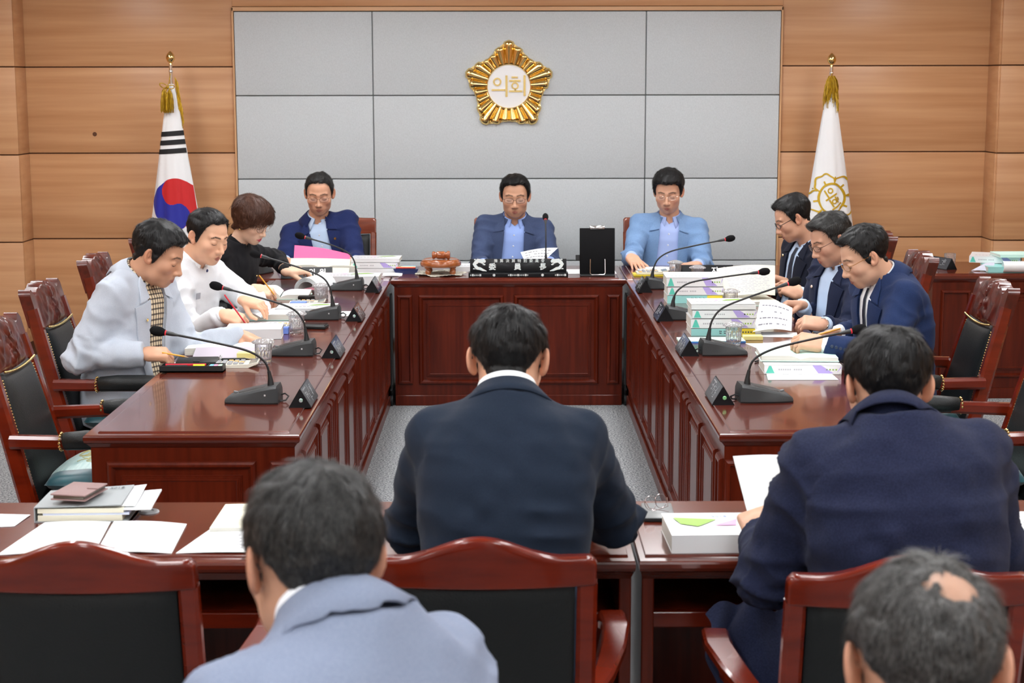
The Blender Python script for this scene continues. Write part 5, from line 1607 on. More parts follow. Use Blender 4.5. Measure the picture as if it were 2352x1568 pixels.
# --- front row, right
t = phone('grey phone in a dark case near the dark suit', (0.398, 4.225, Z), -0.03, mat('graphite', (0.20, 0.21, 0.21), rough=0.35), 0.082, 0.155, 0.012)
MB().box((-0.041, -0.0785, 0.0005), (0.041, -0.074, 0.0105), 0.002).build('lower_edge', BLACKP, t)
t = thing('folded_glasses', 'folded rimless spectacles lying on the grey phone', 'glasses', (0.395, 4.225, Z + 0.0125), 0.3)
gl = MB()
for sx, ry in ((-0.018, 0.0), (0.016, 0.012)):
    gl.tube([(sx + 0.016 * math.cos(q), ry + 0.004 * math.sin(q), 0.020 + 0.018 * math.sin(q)) for q in [2 * math.pi * k / 20 for k in range(21)]], 0.0009, seg=6)
gl.tube([(-0.034, 0.0, 0.028), (-0.03, -0.02, 0.012), (0.02, -0.035, 0.002)], 0.0012, seg=6)
gl.tube([(0.034, 0.012, 0.028), (0.028, -0.01, 0.010), (-0.02, -0.02, 0.003)], 0.0012, seg=6)
gl.build('frame', mat('spectacle_metal', (0.45, 0.38, 0.38), rough=0.2, metal=0.9), t, smooth=True)
b_ = book('thick white book with green and pink leaf cover on the front row desk', (0.545, 3.965, Z), 0.03, 0.30, 0.21, 0.046, 'edge', 'plain', seed=50)
zt = 0.0478
mm = MB(); mm.add([(-0.128, 0.055, zt), (-0.02, 0.035, zt), (-0.075, -0.03, zt), (-0.115, -0.005, zt)], [(0, 1, 2, 3)]); mm.build('leaf_print', GREENP, b_)
mm = MB(); mm.add([(-0.035, -0.02, zt), (0.03, 0.035, zt), (0.02, -0.02, zt)], [(0, 1, 2)]); mm.build('petal_print', PINKP, b_)
words_on(b_, '2018', 0.020, Matrix.Translation((-0.01, 0.062, zt)), mat('faint_blue_print', srgb(176, 186, 226), rough=0.6), 'cover_lettering')
sheet('white sheet held upright in the left hand of the man in navy linen', [(0.600, 3.93, 0.80), (0.74, 3.99, 0.80), (0.72, 4.07, 0.945), (0.565, 4.02, 0.955)], 0.008, thick=0.002)
sheet('white papers beside the right elbow of the man in navy linen', [(1.17, 3.86, 0.752), (1.42, 3.86, 0.752), (1.42, 4.24, 0.752), (1.21, 4.24, 0.752)], 0.0, lines=6, thick=0.0015)
# ---------------------------------------------------------------- people: signed distance bodies meshed with surface nets
F4 = np.float32

def sdf_mesh(fun, lo, hi, h, B=4):
    lo = np.array(lo, F4); hi = np.array(hi, F4)
    nb = np.maximum(1, np.ceil((hi - lo) / (h * B)).astype(int))
    n = nb * B
    ci = np.stack(np.meshgrid(*[np.arange(k) for k in nb], indexing='ij'), -1).reshape(-1, 3)
    dc = fun((lo + (ci * B + (B - 1) / 2) * h).astype(F4)).reshape(nb)
    act = np.abs(dc) < 1.5 * B * h
    Fv = np.ascontiguousarray(np.repeat(np.repeat(np.repeat(dc, B, 0), B, 1), B, 2)).astype(F4)
    ai = np.argwhere(act)
    if len(ai) == 0:
        return np.zeros((0, 3)), np.zeros((0, 4), int)
    off = np.stack(np.meshgrid(np.arange(B), np.arange(B), np.arange(B), indexing='ij'), -1).reshape(1, -1, 3)
    pts = (lo + (ai[:, None, :] * B + off) * h).astype(F4).reshape(-1, 3)
    vals = np.concatenate([fun(pts[i:i + 400000]) for i in range(0, len(pts), 400000)])
    V6 = Fv.reshape(nb[0], B, nb[1], B, nb[2], B).transpose(0, 2, 4, 1, 3, 5)
    V6[act] = vals.reshape(-1, B, B, B)
    s = Fv < 0
    c = s[:-1, :-1, :-1].astype(np.int8)
    tot = sum(s[a:n[0] - 1 + a, b:n[1] - 1 + b, d:n[2] - 1 + d].astype(np.int8) for a in (0, 1) for b in (0, 1) for d in (0, 1))
    cells = np.argwhere((tot > 0) & (tot < 8))
    cor = [(a, b, d) for a in (0, 1) for b in (0, 1) for d in (0, 1)]
    cv = np.stack([Fv[cells[:, 0] + a, cells[:, 1] + b, cells[:, 2] + d] for a, b, d in cor], 1)
    acc = np.zeros((len(cells), 3)); cnt = np.zeros(len(cells))
    for i in range(8):
        for j in range(i + 1, 8):
            if sum(abs(cor[i][k] - cor[j][k]) for k in range(3)) != 1:
                continue
            a, b = cv[:, i], cv[:, j]
            m = (a < 0) != (b < 0)
            t = np.where(m, a / np.where(m, a - b, 1), 0)
            p = np.array(cor[i]) + t[:, None] * (np.array(cor[j]) - np.array(cor[i]))
            acc += p * m[:, None]; cnt += m
    verts = lo + (cells + acc / cnt[:, None]) * h
    vid = -np.ones(n - 1, int)
    vid[tuple(cells.T)] = np.arange(len(cells))
    quads = []
    for ax in range(3):
        a1, a2 = (ax + 1) % 3, (ax + 2) % 3
        sl0 = [slice(None)] * 3; sl1 = [slice(None)] * 3
        sl0[ax] = slice(0, n[ax] - 1); sl1[ax] = slice(1, n[ax])
        ch = s[tuple(sl0)] != s[tuple(sl1)]
        e = np.argwhere(ch)
        e = e[(e[:, a1] > 0) & (e[:, a2] > 0) & (e[:, a1] < n[a1] - 1) & (e[:, a2] < n[a2] - 1)]
        if not len(e):
            continue
        fl = s[tuple(e.T)]
        def g(d1, d2):
            q = e.copy(); q[:, a1] -= d1; q[:, a2] -= d2
            return vid[tuple(q.T)]
        q = np.stack([g(1, 1), g(0, 1), g(0, 0), g(1, 0)], 1)
        q[~fl] = q[~fl][:, ::-1]
        quads.append(q)
    quads = np.concatenate(quads)
    quads = quads[(quads >= 0).all(1)]
    return verts, quads

def ell(p, c, r):
    r = np.array(r, F4)
    q = (p - np.array(c, F4)) / r
    k0 = np.sqrt((q * q).sum(1)); q = q / r
    k1 = np.sqrt((q * q).sum(1))
    return k0 * (k0 - 1) / np.maximum(k1, 1e-6)

def cap(p, a, b, ra, rb):
    a = np.array(a, F4); ba = np.array(b, F4) - a
    pa = p - a
    h = np.clip(pa @ ba / max(float(ba @ ba), 1e-9), 0, 1)
    d = pa - h[:, None] * ba
    return np.sqrt((d * d).sum(1)) - (ra + (rb - ra) * h)

def smin(a, b, k):
    h = np.clip(0.5 + 0.5 * (b - a) / k, 0, 1)
    return b * (1 - h) + a * h - k * h * (1 - h)

def smax(a, b, k):
    return -smin(-a, -b, k)

def sstep(a, b, x):
    t = np.clip((x - a) / (b - a), 0.0, 1.0)
    return t * t * (3 - 2 * t)

def npmesh(name, parts, mats, parent, cols=None, smooth=True):
    """parts: list of (verts, quads, material index); one mesh object"""
    vs, fs, mi, o = [], [], [], 0
    for v, q, m in parts:
        vs.append(v); fs.append(np.asarray(q) + o); mi.append(np.full(len(q), m)); o += len(v)
    v = np.concatenate(vs); mi = np.concatenate(mi)
    me = bpy.data.meshes.new(name)
    k = fs[0].shape[1]
    if all(f.shape[1] == k for f in fs):
        q = np.concatenate(fs)
        me.vertices.add(len(v)); me.vertices.foreach_set('co', np.asarray(v, F4).ravel())
        me.loops.add(q.size); me.loops.foreach_set('vertex_index', q.ravel().astype(np.int32))
        me.polygons.add(len(q))
        me.polygons.foreach_set('loop_start', np.arange(0, q.size, k, dtype=np.int32))
        me.polygons.foreach_set('loop_total', np.full(len(q), k, np.int32))
    for m in mats:
        me.materials.append(m)
    me.polygons.foreach_set('material_index', mi.astype(np.int32))
    me.polygons.foreach_set('use_smooth', np.full(len(mi), smooth))
    me.update(calc_edges=True)
    me.validate()
    if cols is not None:
        at = me.color_attributes.new('skin_tone', 'FLOAT_COLOR', 'POINT')
        c4 = np.ones((len(v), 4), F4); c4[:, :3] = cols
        at.data.foreach_set('color', c4.ravel())
    return link(name, me, parent)

def vnormals(v, q):
    n = np.zeros_like(v)
    fn = np.cross(v[q[:, 2]] - v[q[:, 0]], v[q[:, 3]] - v[q[:, 1]])
    for k in range(4):
        np.add.at(n, q[:, k], fn)
    return n / np.maximum(np.linalg.norm(n, axis=1, keepdims=True), 1e-9)

def vnoise(p, seed=0.0):
    """cheap smooth vector-hash value noise on an (N,3) array, in [-1,1]"""
    p = p + seed
    i = np.floor(p).astype(np.int64); f = p - i
    f = f * f * (3 - 2 * f)
    def hsh(x, y, z):
        n = (x * 73856093) ^ (y * 19349663) ^ (z * 83492791)
        n = (n ^ (n >> 13)) * 1274126177
        return ((n & 0xffff) / 32767.5) - 1
    r = 0
    for a in (0, 1):
        for b in (0, 1):
            for c in (0, 1):
                w = (f[:, 0] if a else 1 - f[:, 0]) * (f[:, 1] if b else 1 - f[:, 1]) * (f[:, 2] if c else 1 - f[:, 2])
                r = r + w * hsh(i[:, 0] + a, i[:, 1] + b, i[:, 2] + c)
    return r

def basis(x, y, z):
    return np.stack([x, y, z], 0).astype(F4)      # rows: local axes in world

def nrm(v):
    v = np.asarray(v, float)
    return v / np.linalg.norm(v)

SKIN = mat('skin', (0.5, 0.28, 0.19), rough=0.48, spec=0.4, sss=0.08, attr='skin_tone', bump=0.06, nscale=(500, 500, 500))

# -------------------------------------------------- head in its own frame: x right, y forward, z up, origin between the ears
def head_base(p, P):
    w = P.get('hw', 1.0)
    q = p.copy(); q[:, 0] /= w
    d = ell(q, (0, -0.010, 0.034), (0.0765, 0.097, 0.080))
    d = smin(d, ell(q, (0, 0.024, -0.03), (0.069, 0.070, 0.082)), 0.025)
    d = smin(d, ell(q, (0, 0.026, -0.070), (0.0605 * P.get('jaw', 1), 0.050, 0.044)), 0.022)
    return d

def head_sdf(p, P, neck):
    w = P.get('hw', 1.0)
    d = head_base(p, P)
    q = p.copy(); q[:, 0] /= w
    a = q.copy(); a[:, 0] = np.abs(a[:, 0])
    d = smin(d, ell(q, (0, 0.066, -0.097), (0.029, 0.021, 0.017)), 0.02)
    d = smin(d, ell(a, (0.046, 0.054, -0.024), (0.022, 0.026, 0.022)), 0.02)
    d = smin(d, cap(a, (0.0, 0.087, 0.023), (0.046, 0.069, 0.027), 0.007, 0.006), 0.016)
    d = smax(d, -ell(a, (0.033, 0.0985, 0.004), (0.018, 0.0115, 0.0105)), 0.012)
    d = smin(d, ell(a, (0.0325, 0.0755, 0.003), (0.0165, 0.0135, 0.0125)), 0.004)
    d = smin(d, cap(q, (0, 0.086, 0.012), (0, 0.108, -0.030), 0.0070, 0.0100), 0.010)
    d = smin(d, ell(q, (0, 0.1085, -0.033), (0.0125, 0.0115, 0.0105)), 0.007)
    d = smin(d, ell(a, (0.0125, 0.0985, -0.038), (0.0085, 0.0105, 0.0078)), 0.006)
    d = smax(d, -ell(a, (0.0065, 0.104, -0.0455), (0.0035, 0.005, 0.003)), 0.003)
    d = smin(d, ell(q, (0, 0.080, -0.064), (0.031, 0.016, 0.024)), 0.018)
    up = cap(a, (0.0, 0.0965, -0.0645), (0.0235, 0.0865, -0.0685), 0.0046, 0.0028)
    lo = cap(a, (0.0, 0.0960, -0.0735), (0.0215, 0.0865, -0.0698), 0.0056, 0.0030)
    d = smin(d, up, 0.004); d = smin(d, lo, 0.004)
    d = smax(d, -cap(a, (0.0, 0.1025, -0.0690), (0.0245, 0.0915, -0.0695), 0.0016, 0.0012), 0.003)
    # ears
    e = a - np.array((0.0775, -0.008, -0.004), F4)
    ca, sa = math.cos(0.42), math.sin(0.42)
    ex = e[:, 0] * ca + e[:, 1] * sa; ey = -e[:, 0] * sa + e[:, 1] * ca
    cb, sb = math.cos(-0.2), math.sin(-0.2)
    ez = e[:, 2] * cb + ey * sb; ey2 = ey * cb - e[:, 2] * sb
    E = np.stack([ex, ey2, ez], 1)
    ear = ell(E, (0.006, -0.004, 0), (0.0075, 0.0185, 0.032))
    ear = smax(ear, -ell(E, (0.0125, 0.0010, 0.002), (0.0085, 0.0118, 0.0215)), 0.002)
    ear = smin(ear, ell(E, (0.0075, -0.002, 0.006), (0.0035, 0.0035, 0.012)), 0.003)
    ear = smin(ear, ell(E, (0.004, 0.003, -0.024), (0.006, 0.009, 0.010)), 0.006)
    d = smin(d, ear, 0.006)
    # neck
    n0, nr = np.array((0, -0.022, -0.055), F4), P.get('nr', 0.056)
    d = smin(d, cap(p, n0, neck, nr * 0.97, nr * 1.1), 0.022)
    return d

HLA = np.radians([0, 28, 42, 54, 62, 68, 74, 82, 88, 96, 108, 120, 135, 150, 180])
HLZ = {'short': [.084, .084, .078, .062, .030, -.006, -.024, -.026, .008, .022, .006, -.024, -.046, -.058, -.062],
       'low': [.074, .073, .068, .056, .026, -.010, -.026, -.028, .008, .022, .004, -.026, -.050, -.062, -.066],
       'fringe': [.060, .058, .054, .048, .036, .010, -.022, -.024, .008, .022, .004, -.026, -.050, -.062, -.066],
       'high': [.098, .096, .082, .066, .050, .018, -.018, -.020, .010, .022, .006, -.024, -.046, -.058, -.062],
       'bob': [.034, .024, .008, -.010, -.024, -.034, -.040, -.044, -.048, -.054, -.062, -.068, -.078, -.086, -.090]}

def hair_field(P, neck, seed):
    st = P.get('hair', 'short'); hz = np.array(HLZ[st], F4)
    tt, ts = P.get('htop', 0.020), P.get('hside', 0.009)
    ctr = P.get('part', 0.0)
    def f(p):
        phi = np.abs(np.arctan2(p[:, 0], p[:, 1] + 0.008))
        zb = np.interp(phi, HLA, hz).astype(F4)
        zb = zb + 0.004 * vnoise(p * 70, seed) + 0.006 * vnoise(p * 28, seed + 3)
        base = np.minimum(head_base(p, P), cap(p, np.array((0, -0.022, -0.055), F4), neck, P.get('nr', .056) * .97, P.get('nr', .056) * 1.1) + 0.002)
        up = sstep(0.0, 0.10, p[:, 2])
        th = ts + (tt - ts) * up
        th = th + 0.006 * up * sstep(0.0, 0.08, p[:, 1]) * P.get('quiff', 0.6)
        edge = sstep(-0.004, 0.026 if st != 'bob' else 0.008, p[:, 2] - zb)
        th = th * (0.12 + 0.88 * edge)
        th = th + edge * (0.0035 * vnoise(p * np.array((60, 34, 60), F4), seed + 7) + 0.0022 * vnoise(p * np.array((150, 70, 150), F4), seed + 9))
        if P.get('bald'):
            bx, by, bz, br = P['bald']
            dist = np.sqrt(((p - np.array((bx, by, bz), F4)) ** 2).sum(1))
            k = sstep(br * 0.35, br * 1.5, dist + 0.016 * vnoise(p * 75, seed + 5) + 0.010 * vnoise(p * 190, seed + 6))
            th = th * k - 0.003 * (1 - k)
        return np.maximum(base - th, (zb - p[:, 2]) * 0.8)
    return f

def strands(v, q, P, seed, n, wid, length):
    """thin tapered ribbons lying along the combed direction over the hair surface"""
    rs = np.random.RandomState(int(seed * 7) + 3)
    nn = vnormals(v, q)
    zl = np.interp(np.abs(np.arctan2(v[:, 0], v[:, 1] + 0.008)), HLA, HLZ[P.get('hair', 'short')])
    cand = np.where(v[:, 2] > zl + 0.014)[0]
    if P.get('bald'):
        bd_ = np.linalg.norm(v[cand] - np.array(P['bald'][:3]), axis=1)
        cand = cand[bd_ > P['bald'][3] * rs.uniform(0.25, 1.45, len(cand))]
    idx = rs.choice(cand, n)
    p = v[idx] + rs.normal(0, 0.0012, (n, 3)); no = nn[idx]
    crown = np.array((P.get('whorl', 0.012), -0.05, 0.12))
    fl = p - crown
    front = np.clip((p[:, 1] - 0.0) / 0.08, 0, 1)[:, None] * np.clip(p[:, 2:3] / 0.08, 0, 1)
    comb = np.array(P.get('comb', (0.7, 0.6, -0.1)))
    fl = nrm2(fl) * (1 - 0.75 * front) + nrm2(comb[None, :]) * 0.75 * front
    fl = fl + rs.normal(0, 0.12, fl.shape)
    fl[:, 2] -= 0.35 * (p[:, 2] < 0.06)
    fl = fl - (fl * no).sum(1, keepdims=True) * no
    fl = nrm2(fl)
    sd = nrm2(np.cross(fl, no))
    L = length * rs.uniform(0.6, 1.25, (n, 1)) * np.where(p[:, 2:3] > 0.03, 1.0, 0.45)
    lift = rs.uniform(0.0, 0.13, (n, 1))
    Vs = []
    for k, (s, wf) in enumerate(((0.0, 0.7), (0.4, 1.0), (0.75, 0.7), (1.0, 0.12))):
        c = p + fl * (L * s) + no * (L * (lift * s - 0.55 * s * s * L / 0.09) + 0.0005)
        w = wid * wf
        Vs += [c - sd * w, c + sd * w]
    V = np.stack(Vs, 1).reshape(-1, 3)
    b = (np.arange(n) * 8)[:, None]
    Q = np.concatenate([b + np.array([[0, 1, 3, 2]]), b + np.array([[2, 3, 5, 4]]), b + np.array([[4, 5, 7, 6]])])
    return V, Q

def nrm2(a):
    return a / np.maximum(np.linalg.norm(a, axis=1, keepdims=True), 1e-9)

# -------------------------------------------------- hand frame: y along the fingers, z back of the hand, thumb on the -x side for a right hand
POSES = {  # per finger (index..little): three bends; thumb: spread, opposition
    'flat': ([(0.12, 0.15, 0.1), (0.10, 0.15, 0.1), (0.12, 0.18, 0.1), (0.18, 0.2, 0.15)], (0.9, 0.25)),
    'relaxed': ([(0.35, 0.5, 0.3), (0.45, 0.6, 0.35), (0.5, 0.65, 0.4), (0.55, 0.65, 0.4)], (0.6, 0.5)),
    'pen': ([(0.75, 0.75, 0.25), (0.9, 0.95, 0.4), (1.05, 1.15, 0.55), (1.15, 1.2, 0.6)], (0.35, 0.85)),
    'pinch': ([(0.75, 0.55, 0.3), (0.85, 0.6, 0.35), (0.95, 0.7, 0.4), (1.0, 0.75, 0.4)], (0.35, 0.95)),
    'fist': ([(1.2, 1.4, 0.8), (1.25, 1.45, 0.8), (1.3, 1.45, 0.8), (1.3, 1.45, 0.8)], (0.25, 0.9)),
}

def hand_sdf(pose, side, fore=(0, -1, 0)):
    fing, (spread, opp) = POSES[pose]
    td = -side
    chains = []
    for i, (bx, ln) in enumerate(((0.030, 0.070), (0.0105, 0.078), (-0.0105, 0.072), (-0.030, 0.056))):
        p = np.array((td * bx, 0.090 - 0.004 * abs(i - 1), 0.0)); a = 0.0
        sp = td * (0.10 - 0.07 * i)
        pts = [p]
        for seg, bend in zip((0.46, 0.30, 0.24), fing[i]):
            a += bend
            p = p + ln * seg * np.array((math.sin(sp) * math.cos(a), math.cos(sp) * math.cos(a), -math.sin(a)))
            pts.append(p)
        r0 = 0.0092 if i < 3 else 0.0080
        chains.append((pts, [r0, r0 * 0.93, r0 * 0.84, r0 * 0.72]))
    a = spread
    p0 = np.array((td * 0.026, 0.022, -0.008))
    d0 = np.array((td * math.sin(a), math.cos(a), -0.35 - 0.5 * opp)); d0 /= np.linalg.norm(d0)
    d1 = np.array((td * math.sin(a) * (1 - opp * 0.9), math.cos(a), -0.25 - 0.5 * opp)); d1 /= np.linalg.norm(d1)
    d2 = np.array((td * math.sin(a) * (0.6 - opp * 1.2), math.cos(a), -0.15)); d2 /= np.linalg.norm(d2)
    tp = [p0, p0 + d0 * 0.045, p0 + d0 * 0.045 + d1 * 0.032, p0 + d0 * 0.045 + d1 * 0.032 + d2 * 0.026]
    chains.append((tp, [0.015, 0.0125, 0.0108, 0.0085]))
    def f(p):
        q = np.abs(p - np.array((0, 0.052, -0.001), F4)) - np.array((0.030, 0.032, 0.003), F4)
        d = np.sqrt((np.maximum(q, 0) ** 2).sum(1)) + np.minimum(q.max(1), 0) - 0.0125
        z = p.copy(); z[:, 2] *= 1.3
        d = smin(d, smin(cap(z, (fore[0] * 0.10, fore[1] * 0.10, fore[2] * 0.13), (0, 0.0, 0), 0.030, 0.028), cap(z, (0, 0, 0), (0, 0.035, 0), 0.028, 0.029), 0.015), 0.02)
        for pts, rr in chains:
            c = None
            for k in range(3):
                e = cap(p, pts[k], pts[k + 1], rr[k], rr[k + 1])
                c = e if c is None else smin(c, e, 0.003)
            d = smin(d, c, 0.006)
        return d
    return f, chains

def two_bone(S, W, hint, la, lb):
    S, W, hint = map(lambda a: np.asarray(a, float), (S, W, hint))
    D = W - S; L = np.linalg.norm(D)
    if L > (la + lb) * 0.985:
        k = L / ((la + lb) * 0.985); la *= k; lb *= k
    u = D / L
    x = (la * la - lb * lb + L * L) / (2 * L)
    h = math.sqrt(max(la * la - x * x, 1e-6))
    v = hint - S; v = v - (v @ u) * u; v /= np.linalg.norm(v)
    return S + u * x + v * h

TT = np.array([-0.16, -0.02, 0.15, 0.35, 0.55, 0.72, 0.84, 0.92, 0.98, 1.04], F4)
TW = np.array([0.185, 0.195, 0.184, 0.182, 0.194, 0.203, 0.200, 0.165, 0.104, 0.066], F4)
TD = np.array([0.145, 0.150, 0.140, 0.128, 0.128, 0.124, 0.110, 0.090, 0.076, 0.064], F4)

def person(P):
    """P: joints in world coordinates and looks; builds one person from parts"""
    root = thing('person', P['label'], 'person', (P['hip'][0], P['hip'][1], 0), 0)
    O = np.array((P['hip'][0], P['hip'][1], 0.0))
    hip = np.array(P['hip']) - O; neck = np.array(P['neck']) - O; hc = np.array(P['head']) - O
    seed = P.get('seed', 1.0)
    S = P.get('scale', 1.0)
    # torso frame
    e3 = nrm(neck - hip); L = float(np.linalg.norm(neck - hip))
    fa = math.radians(P['face']); fdir = np.array((math.sin(fa), math.cos(fa), 0.0))
    e1 = nrm(np.cross(fdir, (0, 0, 1))); e1 = nrm(e1 - (e1 @ e3) * e3); e2 = np.cross(e3, e1)
    RT = basis(e1, e2, e3)
    hipf = hip.astype(F4)
    bow = P.get('bow', 0.03)
    wid, dep, belly = P.get('wid', 1.0), P.get('dep', 1.0), P.get('belly', 0.0)
    def tl(p):
        return (p - hipf) @ RT.T
    def torso(l, off):
        t = l[:, 2] / L
        w = np.interp(t, TT, TW).astype(F4) * wid + off
        d = np.interp(t, TT, TD).astype(F4) * dep + off
        y0 = (-bow * np.sin(np.clip(t, 0, 1.1) * math.pi * 0.85)).astype(F4) - 0.012 * sstep(0.8, 1.0, t)
        d = d + belly * np.exp(-((t - 0.18) / 0.25) ** 2) * (l[:, 1] > 0)
        x, y = l[:, 0], l[:, 1] - y0
        sq = P.get('sq', 2.3)
        q = (np.abs(x / w) ** sq + np.abs(y / d) ** sq) ** (1 / sq)
        g = np.sqrt((x / w ** 2) ** 2 + (y / d ** 2) ** 2) / np.maximum(q, 1e-4)
        dd = (q - 1) / np.maximum(g, 1 / 0.35)
        return np.maximum(dd, np.maximum(l[:, 2] - L * 1.035, -l[:, 2] - L * 0.16))
    sw = P.get('sw', 0.178) * wid
    arms = []
    for s, key in ((1, 'r'), (-1, 'l')):
        Sh = hip + e3 * L * P.get('st', 0.865) + e1 * (s * sw) + e2 * (P.get('sh_fwd', 0.015) - bow * 0.6)
        W = np.array(P[key + '_wrist']) - O
        hint = np.array(P[key + '_elbow']) - O
        E = two_bone(Sh, W, hint, 0.285 * S, 0.255 * S)
        arms.append((s, Sh, E, W))
    ar = P.get('arm_r', (0.068, 0.060, 0.046))
    # ---- neck / head frame
    ha, hp, hr = (math.radians(a) for a in P['hrot'])      # heading, pitch down, roll
    fy = np.array((math.sin(ha), math.cos(ha), 0.0))
    hx = nrm(np.cross(fy, (0, 0, 1)))
    hy = fy * math.cos(hp) + np.array((0, 0, -1)) * math.sin(hp)
    hz = np.cross(hx, hy)
    hx2 = hx * math.cos(hr) + hz * math.sin(hr); hz2 = hz * math.cos(hr) - hx * math.sin(hr)
    RH = basis(hx2, hy, hz2)
    hs = P.get('hs', 1.0)
    hcf = hc.astype(F4)
    neckl = (((neck - e3 * 0.02 - e2 * 0.01) - hc) @ RH.T.astype(float) / hs).astype(F4)
    H = P.get('hres', 0.0034)
    v, q = sdf_mesh(lambda p: head_sdf(p, P, neckl), np.minimum((-0.105, -0.125, -0.13), neckl - 0.07), np.maximum((0.105, 0.135, 0.14), neckl + 0.07), H)
    sk = np.array(P.get('skin', (0.56, 0.30, 0.19)))
    col = np.tile(sk, (len(v), 1))
    ax = np.abs(v[:, 0])
    blot = vnoise(v * 38, seed)[:, None] * 0.05
    col *= 1 + blot
    ck = (np.exp(-(((ax - 0.045) / 0.022) ** 2 + ((v[:, 2] + 0.03) / 0.022) ** 2)) * (v[:, 1] > 0.03))[:, None]
    col = col * (1 - 0.10 * ck * np.array((0.0, 1, 1)))
    dl = np.minimum(cap(np.stack([ax, v[:, 1], v[:, 2]], 1), (0, .0965, -.0645), (.0235, .0865, -.0685), .0046, .0028), cap(np.stack([ax, v[:, 1], v[:, 2]], 1), (0, .096, -.0735), (.0215, .0865, -.0698), .0056, .003))
    lp = sstep(0.0028, 0.0004, dl)[:, None] if False else (1 - sstep(0.0004, 0.0028, dl))[:, None]
    col = col * (1 - lp) + np.array(P.get('lips', (0.36, 0.13, 0.10))) * lp
    zb = 0.0275 + 0.0035 * np.clip((ax - 0.012) / 0.025, 0, 1) - 0.009 * np.clip((ax - 0.036) / 0.02, 0, 1.5)
    br = (1 - sstep(0.0018, 0.0048, np.abs(v[:, 2] - zb))) * sstep(0.009, 0.014, ax) * (1 - sstep(0.050, 0.057, ax)) * (v[:, 1] > 0.05)
    br = br[:, None] * P.get('brow', 0.85)
    col = col * (1 - br) + np.array((0.02, 0.015, 0.012)) * br
    ear_red = ((ax > 0.074) & (np.abs(v[:, 2]) < 0.04) & (v[:, 1] < 0.03))[:, None]
    col = np.where(ear_red, col * np.array((1.0, 0.86, 0.82)), col)
    # shaved scalp shadow under the hair edge
    hzl = np.interp(np.abs(np.arctan2(v[:, 0], v[:, 1] + 0.008)), HLA, HLZ[P.get('hair', 'short')])
    sc = (sstep(-0.010, 0.012, v[:, 2] - hzl) * (head_base(v.astype(F4), P) < 0.006))[:, None] * 0.72
    if P.get('bald'):
        bx, by, bz, brr = P['bald']
        bd = np.sqrt(((v - np.array((bx, by, bz))) ** 2).sum(1))
        sc = sc * (0.42 + 0.58 * sstep(brr * 0.3, brr * 1.2, bd))[:, None]
    col = col * (1 - sc) + np.array(P.get('hcol', (0.012, 0.011, 0.011))) * 1.6 * sc
    wv = (v * hs) @ RH.astype(float) + hc
    parts = [(wv, q, 0)]; cols = [col]
    # ---- hands
    for s, Sh, E, W in arms:
        key = 'r' if s > 0 else 'l'
        hd = P.get(key + '_hand')
        if not hd:
            continue
        pose, fd, bk = hd[:3]
        y = nrm(fd); z = np.array(bk, float); z = nrm(z - (z @ y) * y); x = np.cross(y, z)
        R = basis(x, y, z)
        fn, ch = hand_sdf(pose, s, R.astype(float) @ nrm(E - W))
        hv, hq = sdf_mesh(fn, (-0.125, -0.135, -0.145), (0.125, 0.19, 0.145), P.get('hndres', 0.0031))
        c = np.tile(sk * 1.03, (len(hv), 1)) * (1 + 0.05 * vnoise(hv * 60, seed + s)[:, None])
        for pts, rr in ch:      # nails and knuckles
            dk = np.linalg.norm(hv - pts[1], axis=1)
            c *= 1 - 0.12 * np.exp(-(dk / 0.010) ** 2)[:, None] * np.array((0.4, 1, 1))
            dn = np.linalg.norm(hv - (pts[-1] + np.array((0, 0.0, 0.006))), axis=1)
            c *= 1 + 0.10 * np.exp(-(dn / 0.006) ** 2)[:, None]
        hsz = P.get('hand_s', 1.0)
        parts.append(((hv * hsz) @ R.astype(float) + W, hq, 0)); cols.append(c)
    # ---- hidden trunk and arms that carry head and hands
    def inner(p):
        d = torso(tl(p), -0.03)
        for s, Sh, E, W in arms:
            d = smin(d, smin(cap(p, Sh, E, 0.045, 0.036), cap(p, E, W, 0.036, 0.026), 0.02), 0.03)
        return d
    allp = np.array([hip, neck] + [a for _, A, B_, C_ in arms for a in (A, B_, C_)])
    lo, hi = allp.min(0) - 0.14, allp.max(0) + 0.12
    lo[0:2] = np.minimum(lo[0:2], hip[0:2] - 0.27); hi[0:2] = np.maximum(hi[0:2], hip[0:2] + 0.27)
    v, q = sdf_mesh(inner, lo, hi, 0.016)
    parts.append((v, q, 0)); cols.append(np.tile(sk, (len(v), 1)))
    npmesh('body', parts, [SKIN], root, np.concatenate(cols))
    # ---- hair
    hm = P['hair_mat']
    hf = hair_field(P, neckl, seed)
    hv, hq = sdf_mesh(hf, (-0.115, -0.145, -0.11), (0.115, 0.13, 0.175), P.get('hairres', 0.0042))
    ns = P.get('strands', 4500)
    sv, sq = strands(hv, hq, P, seed, ns, P.get('sw_hair', 0.0006), P.get('slen', 0.022))
    pp = [(np.asarray(a) * hs @ RH.astype(float) + hc, b, 0) for a, b in ((hv, hq), (sv, sq))]
    npmesh('hair', pp, [hm], root)
